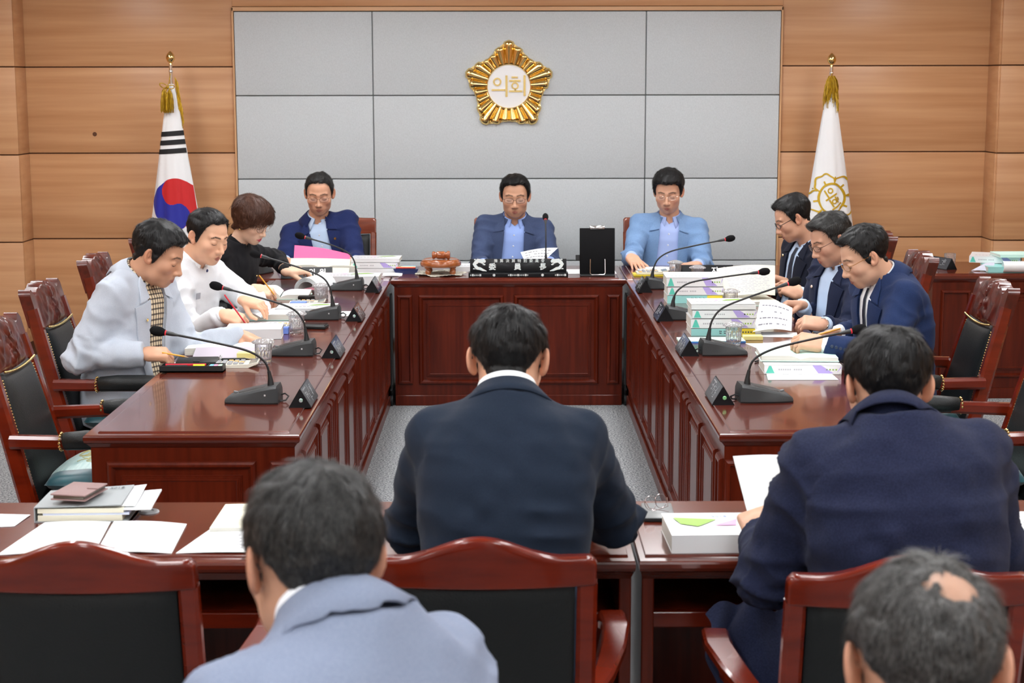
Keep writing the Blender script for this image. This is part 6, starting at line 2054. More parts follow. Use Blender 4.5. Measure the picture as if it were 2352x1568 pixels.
    # ---- lash lines (eyes lowered)
    if P.get('eyes', True):
        m = MB()
        for s in (-1, 1):
            pts = []
            for k in range(7):
                x = 0.0195 + 0.0265 * k / 6
                z = -0.0035 - 0.0035 * math.sin(math.pi * k / 6)
                ys = np.linspace(0.05, 0.12, 141, dtype=F4)
                pr = np.stack([np.full_like(ys, s * x * P.get('hw', 1.0)), ys, np.full_like(ys, z)], 1)
                dd = head_sdf(pr, P, neckl)
                y = float(ys[np.where(dd < 0)[0].max()]) if (dd < 0).any() else 0.08
                pts.append(np.array((s * x * P.get('hw', 1.0), y + 0.0004, z)) * hs @ RH.astype(float) + hc)
            m.tube(pts, [0.0006, 0.0011, 0.0013, 0.0013, 0.0013, 0.0012, 0.0008], seg=5)
        m.build('eyelashes', mat('lash_black', (0.012, 0.009, 0.008), rough=0.6), root, smooth=True)
    # ---- glasses
    g = P.get('glasses')
    if g:
        gm = g['mat']; r = g.get('r', 0.0011)
        Lw, Lh, gy, gz = g.get('w', 0.024), g.get('h', 0.016), 0.1035, g.get('z', 0.001)
        X = lambda p: tuple(np.array(p) * hs @ RH.astype(float) + hc)
        def yy(x):
            return gy - 0.010 * (abs(x) / 0.06) ** 2 - 0.002
        fr = MB(); ln = MB()
        for s in (-1, 1):
            loop = []
            for k in range(25):
                a = 2 * math.pi * k / 24
                cx, sx = math.cos(a), math.sin(a)
                e = g.get('e', 0.7)
                x = s * 0.0335 + Lw * math.copysign(abs(cx) ** e, cx)
                z = gz + Lh * math.copysign(abs(sx) ** e, sx)
                loop.append(X((x, yy(x), z)))
            fr.tube(loop, r, seg=6)
            o = len(ln.v)
            ln.add(loop[:-1], [tuple(range(24))])
            if g.get('half'):
                pass
            x1 = s * (0.0335 + Lw)
            fr.tube([X((x1, yy(x1), gz + 0.006)), X((s * 0.072, 0.078, gz + 0.006)), X((s * 0.081 * P.get('hw', 1), 0.03, gz + 0.008)), X((s * 0.082 * P.get('hw', 1), -0.008, gz + 0.009)), X((s * 0.080 * P.get('hw', 1), -0.028, gz - 0.006))], r * 1.1, seg=6)
        xb = 0.0335 - Lw
        fr.tube([X((-xb, yy(xb), gz + 0.003)), X((0, gy + 0.003, gz + 0.006)), X((xb, yy(xb), gz + 0.003))], r, seg=6)
        fo = fr.build('glasses', gm, root, smooth=True)
        ln.build('lens', LENS, fo)
    # ---- clothes
    vt, vb, vz = P.get('vee', (0.062, 0.055, 0.30))       # half widths at collar and at the bottom, height (share of torso) where the front closes
    jm = P['jacket_mat']
    nA = neck - e3 * 0.02 - e2 * 0.01; nB = hc + np.array((0, -0.022, -0.055)) * hs @ RH.astype(float)
    cax = nrm(nB - nA)                                       # collar axis = axis of the neck
    cx1 = nrm(e1 - (e1 @ cax) * cax); cx2 = np.cross(cax, cx1)
    RC = basis(cx1, cx2, cax); nf = (nA + cax * P.get('coll_up', 0.0)).astype(F4)
    nr = P.get('nr', 0.056) * hs
    closed = P.get('closed', False)
    off = P.get('joff', 0.012)
    stand = P.get('collar_h', 0.046)
    front_open = P.get('front_open', True)
    def jacket(p):
        l = tl(p)
        d = torso(l, off)
        ao = P.get('arm_off', 0.0)
        for s, Sh, E, W in arms:
            u = nrm(W - E)
            cut = (p - (W - u * P.get('cuff', 0.012)).astype(F4)) @ u.astype(F4)
            fo = smax(cap(p, E, W, ar[1] + ao, ar[2] + ao), cut, 0.004)
            a = smin(cap(p, Sh, E, ar[0] + ao, ar[1] + 0.002 + ao), fo, 0.02)
            d = smin(d, a, 0.045)
            n1 = hip + e3 * L * 0.945 + e1 * (s * 0.055) - e2 * (bow * 0.7)
            d = smin(d, cap(p, n1, Sh + e3 * 0.016 + e1 * (s * 0.004), 0.042, 0.052 + ao), 0.03)
        # collar
        c = (p - nf) @ RC.T
        rr = np.sqrt(c[:, 0] ** 2 + (c[:, 1] * 1.02) ** 2)
        if P.get('collar', 'lapel') == 'lapel':
            pass
        elif P.get('collar') == 'stand':
            R0 = nr + 0.013 + 0.014 * np.clip(-c[:, 2] / 0.03, 0, 1)
            cs = np.maximum(np.abs(rr - R0) - 0.004, np.maximum(c[:, 2] - 0.052, -0.04 - c[:, 2]))
            d = smin(d, cs, 0.008)
        elif P.get('collar') == 'shirt':
            k = np.clip((c[:, 2] + 0.015) / 0.055, 0, 1)
            R0 = (nr + 0.026) * (1 - k) + (nr + 0.012) * k
            cs = np.maximum(np.abs(rr - R0) - 0.0045, np.maximum(c[:, 2] - 0.045, -0.018 - c[:, 2]))
            d = np.minimum(d, cs)
        if front_open:
            x, z = np.abs(l[:, 0]), l[:, 2] / L
            vv = vb + (vt - vb) * np.clip((z - vz) / (1 - vz), 0, 1.3)
            wedge = np.maximum(x - vv, (vz - z) * L)
            d = smax(d, -np.maximum(wedge, -l[:, 1] + 0.01), 0.003)
        d = smax(d, -(cap(p, nA - cax * 0.05, nB + cax * 0.05, nr * 1.10 + 0.004, nr + 0.004)), 0.003)
        return d
    h = P.get('jres', 0.0085)
    v, q = sdf_mesh(jacket, lo, hi, h)
    # folds: along the arms (strong round the elbow), soft ones on the trunk
    n = vnormals(v, q)
    disp = np.zeros(len(v))
    fold = P.get('fold', 1.0) * 1.55
    for s, Sh, E, W in arms:
        for A, B_, c0, amp in ((Sh, E, 1.0, 0.0085), (E, W, 0.05, 0.0085), (E, W, 0.8, 0.004), (Sh, E, 0.15, 0.006)):
            ba = B_ - A; Ln = np.linalg.norm(ba)
            t = (v - A) @ ba / Ln ** 2
            rad = np.linalg.norm(v - A - t[:, None] * ba, axis=1)
            m = np.exp(-((t - c0) / 0.32) ** 2) * (rad < 0.10) * (t > -0.15) * (t < 1.15)
            ph = t * Ln / 0.0125 + 3.4 * vnoise(v * 11, seed + s + c0) + 1.3 * np.sin(np.arctan2((v - A) @ e2, (v - A) @ e1))
            disp += amp * m * (1.0 - 2.0 * np.abs(np.sin(ph * 0.5)) ** 0.8) * (0.5 + 0.5 * vnoise(v * 9, seed + 11))
    l = (v - hip) @ RT.T.astype(float)
    disp += 0.0045 * (1 - 2 * np.abs(vnoise(np.stack([l[:, 0] * 6 + l[:, 2] * 4, l[:, 1] * 6, l[:, 2] * 17], 1), seed + 2))) * sstep(L * 0.92, L * 0.6, l[:, 2]) * np.clip(np.abs(l[:, 0]) / 0.08, 0.25, 1)
    disp += 0.0022 * vnoise(v * 26, seed + 4)
    v = v + n * (disp * fold)[:, None]
    jparts = [(v, q, 0)]
    jk = npmesh(P.get('top_name', 'jacket'), jparts, [jm], root)
    P['_jacket'] = jk
    if P.get('collar', 'lapel') == 'lapel':
        jc = MB()
        NA = 49
        f0 = P.get('jc_gap', 0.62)
        rows = []
        for r_, h_ in ((nr + 0.020, -0.030), (nr + 0.0135, stand - 0.004), (nr + 0.0165, stand), (nr + 0.022, stand - 0.010), (nr + 0.034, stand - 0.028), (nr + 0.050, stand - 0.052)):
            for i in range(NA):
                ph = f0 + (2 * math.pi - 2 * f0) * i / (NA - 1)
                bk_ = max(0.0, -math.cos(ph))
                fr_ = max(0.0, math.cos(ph))
                x_, y_ = r_ * math.sin(ph) * (1 + 0.10 * (1 - bk_) * (r_ > nr + 0.03)), r_ * math.cos(ph)
                pt_ = (np.array((x_, y_, h_ - 0.018 * fr_ - (0.010 * (1 - bk_) if r_ > nr + 0.03 else 0))) @ RC.astype(float) + nA)
                if r_ > nr + 0.045:
                    tr_ = np.linspace(0.0, 0.06, 25)
                    dj = jacket((pt_ - np.outer(tr_, cax)).astype(F4))
                    hit = np.where(dj < 0.004)[0]
                    pt_ = pt_ - cax * (tr_[hit[0]] if len(hit) else 0.02)
                rows.append(tuple(pt_))
        jc.add(rows, [(a_ * NA + b_, a_ * NA + b_ + 1, (a_ + 1) * NA + b_ + 1, (a_ + 1) * NA + b_) for a_ in range(5) for b_ in range(NA - 1)])
        jo = jc.build('collar', jm, jk, smooth=True, angle=70)
        sd_ = jo.modifiers.new('solid', 'SOLIDIFY'); sd_.thickness = 0.004; sd_.offset = 1
    if P.get('collar', 'lapel') == 'lapel' and P.get('lapels', True):
        def chest(x, z, out):
            ys = np.linspace(-0.02, 0.22, 97, dtype=F4)
            X_ = np.repeat(x, 97); Z_ = np.repeat(z, 97); Y_ = np.tile(ys, len(x))
            dd = torso(np.stack([X_, Y_, Z_ * L], 1).astype(F4), off).reshape(len(x), 97)
            jx = 96 - np.argmax(dd[:, ::-1] < 0, 1)
            d0 = dd[np.arange(len(x)), jx]; d1 = dd[np.arange(len(x)), np.minimum(jx + 1, 96)]
            y = ys[jx] + 0.0025 * np.clip(d0 / np.minimum(d0 - d1, -1e-6), 0, 1) + out
            return np.stack([x, y, z * L], 1) @ RT.astype(float) + hip
        NU_, NV_ = 9, 25
        sheets = []
        for s_ in (-1, 1):
            uu, vv_ = np.meshgrid(np.linspace(0, 1, NU_), np.linspace(0, 1, NV_))
            u, v_ = uu.ravel(), vv_.ravel()
            for kind in (0, 1):
                if kind == 0:
                    z = vz + (0.845 - 0.055 * u - vz) * v_
                    lw = 0.010 + 0.080 * np.clip((z - vz) / (0.79 - vz), 0, 1) ** 0.8
                else:
                    z = 0.862 - 0.038 * u + (0.145 - 0.03 * u) * v_
                    lw = 0.066 - 0.030 * v_
                vx = vb + (vt - vb) * np.clip((z - vz) / (1 - vz), 0, 1.1) - 0.004
                if kind == 1:
                    vx = vx + 0.006 * v_
                x = s_ * (vx + u * lw)
                outr = 0.006 + 0.0055 * np.sin(u * math.pi * 0.55)
                sheets.append((chest(x, z, outr), chest(x, z, outr - 0.005)))
        g = MB()
        for top, bot in sheets:
            o_ = len(g.v)
            n_ = NU_ * NV_
            fs_ = []
            for jj in range(NV_ - 1):
                for ii in range(NU_ - 1):
                    qd = (jj * NU_ + ii, jj * NU_ + ii + 1, (jj + 1) * NU_ + ii + 1, (jj + 1) * NU_ + ii)
                    fs_ += [qd, tuple(w_ + n_ for w_ in qd[::-1])]
            ring = [i for i in range(NU_)] + [jj * NU_ + NU_ - 1 for jj in range(1, NV_)] + [(NV_ - 1) * NU_ + i for i in range(NU_ - 2, -1, -1)] + [jj * NU_ for jj in range(NV_ - 2, 0, -1)]
            for a_, b_ in zip(ring, ring[1:] + ring[:1]):
                fs_.append((a_, a_ + n_, b_ + n_, b_))
            g.add([tuple(p_) for p_ in top] + [tuple(p_) for p_ in bot], fs_)
        g.build('lapels', jm, jk, smooth=True, angle=50)
    # ---- shirt
    sm = P.get('shirt_mat')
    if sm:
        def shirt(p):
            l = tl(p)
            d = torso(l, off - 0.009)
            d = np.maximum(d, -l[:, 1] - 0.02)
            d = np.maximum(d, 0.12 * L - l[:, 2])
            gap = P.get('open_neck', 0.028)
            z = l[:, 2] / L
            d = smax(d, -(cap(p, nA - cax * 0.05, nB + cax * 0.05, nr * 1.10 + 0.001, nr + 0.001)), 0.002)
            if gap > 0.02:
                z2 = (z - 0.93) * L
                w = np.maximum(np.abs(l[:, 0]) - (0.004 + np.clip(z2, -0.05, 0.2) * 0.30), -z2 - 0.012)
                d = smax(d, -np.maximum(w, -l[:, 1]), 0.002)
            for s, Sh, E, W in arms:
                u = nrm(W - E)
                cu = cap(p, W - u * 0.05, W + u * P.get('cuff_out', 0.006), ar[2] - 0.006, ar[2] - 0.008)
                cu = np.maximum(cu, (p - (W + u * P.get('cuff_out', 0.006)).astype(F4)) @ u.astype(F4))
                d = np.minimum(d, cu)
            return d
        v, q = sdf_mesh(shirt, lo, hi, P.get('sres', 0.0085))
        npmesh('shirt', [(v, q, 0)], [sm], root)
        # turned-down collar: a band round the neck whose points fall on the chest
        cm_ = MB()
        NA = 49
        f0 = P.get('collar_gap', 0.30)
        rows = []
        for outer in (0, 1, 2, 3, 4):
            row = []
            for i in range(NA):
                ph = f0 + (2 * math.pi - 2 * f0) * i / (NA - 1)
                fr = max(0.0, math.cos(ph))                       # 1 at the front
                tip = fr ** 3
                hb = P.get('shirt_h', 0.050) - 0.016 * fr
                rt_ = nr + 0.0065
                if outer == 0:
                    r_, h_ = nr + 0.012, -0.012
                elif outer == 1:
                    r_, h_ = rt_, hb - 0.004
                elif outer == 2:
                    r_, h_ = rt_ + 0.0025, hb
                elif outer == 3:
                    r_, h_ = rt_ + 0.008 + 0.006 * tip, hb - 0.020 - 0.020 * tip
                else:
                    r_, h_ = rt_ + 0.014 + 0.016 * tip, hb - 0.036 - 0.048 * tip
                x_, y_ = r_ * math.sin(ph), r_ * math.cos(ph)
                if outer >= 3:
                    x_ += math.copysign(0.012 * tip * (outer - 2) / 2, math.sin(ph))
                    y_ += 0.008 * tip
                row.append(tuple(np.array((x_, y_, h_)) @ RC.astype(float) + nA.astype(float)))
            rows.append(row)
        V_ = [p_ for r_ in rows for p_ in r_]
        cm_.add(V_, [(a_ * NA + b_, a_ * NA + b_ + 1, (a_ + 1) * NA + b_ + 1, (a_ + 1) * NA + b_) for a_ in range(4) for b_ in range(NA - 1)])
        co_ = cm_.build('shirt_collar', sm, root, smooth=True, angle=70)
        so_ = co_.modifiers.new('solid', 'SOLIDIFY'); so_.thickness = 0.002; so_.offset = 1
    # ---- trousers and shoes
    if P.get('legs', True):
        fw = np.array((math.sin(fa), math.cos(fa), 0.0)); rt = nrm(np.cross(fw, (0, 0, 1)))
        legs = []
        for s in (-1, 1):
            Hp = hip + rt * s * 0.095 - np.array((0, 0, 0.0))
            Hp[2] = 0.545
            K = Hp + fw * 0.40 + rt * s * 0.05; K[2] = 0.50
            A = K + fw * P.get('foot', -0.02); A[2] = 0.10
            legs.append((Hp, K, A))
        def tr(p):
            d = None
            for Hp, K, A in legs:
                e = smin(cap(p, Hp, K, 0.092, 0.068), cap(p, K, A, 0.066, 0.052), 0.03)
                e = smax(e, 0.06 - p[:, 2], 0.004)
                d = e if d is None else smin(d, e, 0.02)
            return smin(d, cap(p, hip + np.array((0, 0, 0.0)) - rt * 0.07, hip + rt * 0.07, 0.125, 0.125), 0.05)
        al = np.array([x for g_ in legs for x in g_] + [hip])
        v, q = sdf_mesh(tr, al.min(0) - 0.17, al.max(0) + 0.17, 0.015)
        npmesh('trousers', [(v, q, 0)], [P['pants_mat']], root)
        for Hp, K, A in legs:
            def shoe(p, A=A):
                a = A - fw * 0.04; b = A + fw * 0.16
                a = np.array((a[0], a[1], 0.045)); b = np.array((b[0], b[1], 0.035))
                return np.maximum(smin(cap(p, a, b, 0.045, 0.038), cap(p, A, a, 0.045, 0.045), 0.03), -p[:, 2] + 0.001)
            v, q = sdf_mesh(shoe, A - 0.24, A + np.array((0.24, 0.24, 0.06)), 0.012)
            npmesh('shoe', [(v, q, 0)], [mat('black_shoe', (0.01, 0.01, 0.01), rough=0.25)], root)
    P['_frame'] = dict(O=O, hip=hip, RT=RT, L=L, torso=torso, off=off, RH=RH, hc=hc, hs=hs, arms=arms, root=root)
    return root

def chest_point(P, x, t, out=0.010):
    """a point on the clothed chest at lateral x, height share t (person-local), with its outward normal"""
    Fm = P['_frame']
    ys = np.linspace(0.0, 0.25, 251, dtype=F4)
    l = np.stack([np.full_like(ys, x), ys, np.full_like(ys, t * Fm['L'])], 1)
    d = Fm['torso'](l, Fm['off'] + out)
    y = float(ys[np.where(d < 0)[0].max()]) if (d < 0).any() else 0.1
    p = Fm['hip'] + np.array((x, y, t * Fm['L'])) @ Fm['RT'].astype(float)
    return p, Fm['RT'].astype(float)

LENS = mat('lens', (0.9, 0.9, 0.95), rough=0.03, spec=0.5, alpha=0.10)
# joints of the thirteen people (metres)
PJ = {
 'grey': {'face': 108, 'hip': (-1.6, 6.78, 0.56), 'neck': (-1.518, 6.78, 1.096), 'head': (-1.435, 6.76, 1.182), 'hrot': (97, 27, 0), 'r_wrist': (-1.466, 6.56, 0.799), 'r_elbow': (-1.692, 6.55, 0.796), 'l_wrist': (-1.145, 7.036, 0.8), 'l_elbow': (-1.331, 6.95, 0.7), 'r_hand': ('pinch', (0.95, 0.25, -0.05), (0, -0.35, 0.9)), 'l_hand': ('flat', (0.85, -0.45, -0.25), (0.1, 0.1, 1))},
 'white': {'face': 112, 'hip': (-1.57, 7.88, 0.53), 'neck': (-1.511, 7.86, 1.037), 'head': (-1.428, 7.84, 1.154), 'hrot': (126, 20, 4), 'r_wrist': (-1.309, 7.52, 0.823), 'r_elbow': (-1.443, 7.62, 0.783), 'l_wrist': (-1.257, 7.807, 0.85), 'l_elbow': (-1.388, 8.1, 0.899), 'r_hand': ('pen', (0.95, -0.1, -0.3), (0.1, -0.5, 0.85)), 'l_hand': ('relaxed', (0.95, -0.35, -0.2), (0.2, -0.2, 0.95))},
 'woman': {'face': 112, 'hip': (-1.58, 8.95, 0.53), 'neck': (-1.456, 8.92, 1.013), 'head': (-1.381, 8.9, 1.14), 'hrot': (118, 26, 0), 'r_wrist': (-1.323, 8.58, 0.81), 'r_elbow': (-1.523, 8.75, 0.82), 'l_wrist': (-1.224, 9.1, 0.84), 'l_elbow': (-1.322, 9.15, 0.893), 'r_hand': ('pen', (0.97, -0.1, -0.25), (0.1, -0.4, 0.9)), 'l_hand': ('relaxed', (0.9, 0.35, 0.05), (0, -0.2, 1))},
 'navy': {'face': 180, 'hip': (-1.1, 10.56, 0.53), 'neck': (-1.213, 10.53, 1.024), 'head': (-1.186, 10.46, 1.184), 'hrot': (178, 20, 0), 'r_wrist': (-1.372, 10.15, 0.79), 'r_elbow': (-1.506, 10.6, 0.396), 'l_wrist': (-0.93, 10.12, 0.787), 'l_elbow': (-0.923, 10.6, 0.394), 'r_hand': ('relaxed', (0.5, -0.8, -0.1), (0, 0, 1)), 'l_hand': ('pinch', (-0.95, -0.3, 0.05), (0, -0.3, 0.95))},
 'chair': {'face': 180, 'hip': (0.02, 10.56, 0.53), 'neck': (0.054, 10.53, 1.021), 'head': (0.054, 10.47, 1.164), 'hrot': (181, 13, 0), 'r_wrist': (-0.145, 10.15, 0.764), 'r_elbow': (-0.252, 10.6, 0.393), 'l_wrist': (0.265, 10.14, 0.777), 'l_elbow': (0.357, 10.6, 0.391), 'r_hand': ('relaxed', (0.4, -0.85, -0.1), (0, 0, 1)), 'l_hand': ('pinch', (-0.8, -0.55, 0.1), (0.1, 0.2, 0.9))},
 'blue': {'face': 183, 'hip': (1.01, 10.56, 0.53), 'neck': (1.044, 10.53, 1.027), 'head': (1.028, 10.47, 1.19), 'hrot': (192, 20, 0), 'r_wrist': (0.768, 10.1, 0.813), 'r_elbow': (0.739, 10.6, 0.391), 'l_wrist': (1.18, 10.12, 0.761), 'l_elbow': (1.371, 10.6, 0.389), 'r_hand': ('flat', (0.25, -0.9, -0.32), (0, -0.3, 0.95)), 'l_hand': ('relaxed', (-0.9, -0.4, 0), (0, 0, 1))},
 'r1': {'face': -108, 'hip': (1.62, 8.98, 0.53), 'neck': (1.654, 8.95, 1.023), 'head': (1.557, 8.93, 1.148), 'hrot': (-92, 28, 0), 'r_wrist': (1.532, 8.95, 0.784), 'r_elbow': (1.715, 9.25, 0.777), 'l_wrist': (1.528, 8.5, 0.789), 'l_elbow': (1.709, 8.7, 0.749), 'r_hand': ('pinch', (-0.9, -0.2, 0.3), (0.2, 0.6, 0.7)), 'l_hand': ('pinch', (-0.85, 0.2, 0.35), (0.3, -0.8, 0.4))},
 'r2': {'face': -112, 'hip': (1.6, 7.9, 0.53), 'neck': (1.621, 7.87, 1.017), 'head': (1.551, 7.85, 1.132), 'hrot': (-106, 26, -2), 'r_wrist': (1.412, 7.8, 0.82), 'r_elbow': (1.611, 8.2, 0.792), 'l_wrist': (1.437, 7.38, 0.791), 'l_elbow': (1.619, 7.6, 0.748), 'r_hand': ('pinch', (-0.95, -0.2, 0.1), (0.1, 0.4, 0.9)), 'l_hand': ('pinch', (-0.95, 0.15, 0.12), (0.1, -0.5, 0.85))},
 'r3': {'face': -104, 'hip': (1.62, 6.8, 0.56), 'neck': (1.564, 6.78, 1.085), 'head': (1.478, 6.76, 1.167), 'hrot': (-96, 28, 0), 'r_wrist': (1.426, 7.0, 0.807), 'r_elbow': (1.588, 7.1, 0.822), 'l_wrist': (1.269, 6.52, 0.839), 'l_elbow': (1.492, 6.5, 0.824), 'r_hand': ('pen', (-0.95, -0.15, -0.12), (0, 0.3, 0.95)), 'l_hand': ('pinch', (-0.97, 0.1, 0.15), (0.1, -0.6, 0.8))},
 'centre': {'face': 2, 'hip': (-0.01, 3.45, 0.57), 'neck': (0.002, 3.62, 1.17), 'head': (0.004, 3.7, 1.254), 'hrot': (6, 24, 0), 'r_wrist': (0.222, 3.98, 0.806), 'r_elbow': (0.285, 3.6, 0.868), 'l_wrist': (-0.195, 3.98, 0.807), 'l_elbow': (-0.246, 3.6, 0.875), 'r_hand': ('relaxed', (-0.3, 0.9, 0), (0, 0, 1)), 'l_hand': ('relaxed', (0.3, 0.9, 0), (0, 0, 1))},
 'linen': {'face': 0, 'hip': (0.86, 3.36, 0.57), 'neck': (0.824, 3.46, 1.161), 'head': (0.834, 3.54, 1.22), 'hrot': (-3, 22, 0), 'r_wrist': (1.202, 3.74, 0.792), 'r_elbow': (1.037, 3.35, 0.755), 'l_wrist': (0.599, 3.74, 0.836), 'l_elbow': (0.548, 3.35, 0.757), 'l_hand': ('fist', (-0.1, 0.95, 0.25), (-0.3, -0.2, 0.9)), 'r_hand': ('relaxed', (0.25, 0.95, 0.1), (0.2, 0, 0.95))},
 'nearl': {'face': -52, 'hip': (-0.19, 1.9, 0.55), 'neck': (-0.223, 2.02, 1.199), 'head': (-0.254, 2.08, 1.264), 'hrot': (-26, 14, -2), 'r_wrist': (-0.22, 2.3, 0.72), 'r_elbow': (0.1, 1.75, 0.65), 'l_wrist': (-0.48, 2.2, 0.72), 'l_elbow': (-0.55, 1.95, 0.65)},
 'nearr': {'face': 0, 'hip': (0.42, 1.6, 0.57), 'neck': (0.454, 1.7, 1.127), 'head': (0.478, 1.8, 1.219), 'hrot': (4, 26, 0), 'r_wrist': (0.6, 1.95, 0.7), 'r_elbow': (0.75, 1.6, 0.6), 'l_wrist': (0.3, 1.95, 0.7), 'l_elbow': (0.12, 1.6, 0.6)},
}
# ---------------------------------------------------------------- the people
def cloth(name, c, c2=None, sc=400, rough=0.85, sheen=0.04, bump=0.25):
    return mat(name, srgb(*c), rough=rough, spec=0.2, sheen=sheen, col2=srgb(*(c2 or c)), nscale=(sc, sc, sc), bump=bump, bscale=(900, 900, 900))
def hairm(name, c, c2, rough=0.38):
    return mat(name, c, rough=0.5, spec=0.35, col2=c2, nscale=(420, 420, 130), lo=0.42, hi=0.80)
H_BLACK = hairm('hair_black', (0.006, 0.006, 0.0065), (0.016, 0.015, 0.015))
H_GREYING = hairm('hair_greying', (0.012, 0.012, 0.012), (0.07, 0.068, 0.065))
H_SALT = hairm('hair_salt_pepper', (0.022, 0.021, 0.020), (0.16, 0.155, 0.15))
H_BROWN = hairm('hair_brown', (0.045, 0.016, 0.009), (0.12, 0.048, 0.025))
P_DARK = cloth('dark_trousers', (28, 30, 36))
P_GREY = cloth('grey_trousers', (120, 126, 134))
W_SHIRT = cloth('white_shirt', (236, 240, 244), sc=200, bump=0.1)
B_SHIRT = cloth('pale_blue_shirt', (190, 212, 240), sc=200, bump=0.1)
PERI = cloth('periwinkle_shirt', (150, 176, 234), sc=200, bump=0.1)
BLUE_SHIRT = cloth('light_blue_shirt', (172, 192, 240), sc=200, bump=0.1)
BLACK_FR = mat('black_frames', (0.012, 0.012, 0.014), rough=0.3)
BROWN_FR = mat('brown_frames', (0.10, 0.035, 0.012), rough=0.3)
AMBER_FR = mat('amber_frames', (0.35, 0.15, 0.04), rough=0.25)
WIRE_FR = mat('wire_frames', (0.55, 0.48, 0.42), rough=0.2, metal=1.0)
DARKWIRE = mat('dark_wire_frames', (0.08, 0.06, 0.06), rough=0.25, metal=0.8)

def checked_shirt():
    m = mat('checked_shirt', srgb(222, 206, 172), rough=0.8)
    nt = m.node_tree; b = nt.nodes['Principled BSDF']
    tc = nt.nodes.new('ShaderNodeTexCoord')
    mp = nt.nodes.new('ShaderNodeMapping'); mp.inputs['Rotation'].default_value = (0.2, 0.45, 0.5)
    nt.links.new(tc.outputs['Object'], mp.inputs[0])
    sp = nt.nodes.new('ShaderNodeSeparateXYZ'); nt.links.new(mp.outputs[0], sp.inputs[0])
    def band(src, scale, width):
        a = nt.nodes.new('ShaderNodeMath'); a.operation = 'MULTIPLY'; a.inputs[1].default_value = scale
        nt.links.new(src, a.inputs[0])
        f = nt.nodes.new('ShaderNodeMath'); f.operation = 'FRACT'; nt.links.new(a.outputs[0], f.inputs[0])
        l = nt.nodes.new('ShaderNodeMath'); l.operation = 'LESS_THAN'; l.inputs[1].default_value = width
        nt.links.new(f.outputs[0], l.inputs[0])
        return l.outputs[0]
    cur = None
    c = nt.nodes.new('ShaderNodeMath'); c.operation = 'ADD'
    nt.links.new(band(sp.outputs['Y'], 52, 0.34), c.inputs[0]); nt.links.new(band(sp.outputs['Z'], 52, 0.34), c.inputs[1])
    r = nt.nodes.new('ShaderNodeValToRGB'); r.color_ramp.interpolation = 'CONSTANT'
    e = r.color_ramp.elements
    e[0].position = 0.0; e[0].color = (*srgb(224, 208, 176), 1)
    e[1].position = 0.45; e[1].color = (*srgb(110, 96, 82), 1)
    x = e.new(0.9); x.color = (*srgb(36, 34, 38), 1)
    h = nt.nodes.new('ShaderNodeMath'); h.operation = 'MULTIPLY'; h.inputs[1].default_value = 0.5
    nt.links.new(c.outputs[0], h.inputs[0]); nt.links.new(h.outputs[0], r.inputs[0]); nt.links.new(r.outputs[0], b.inputs['Base Color'])
    return m

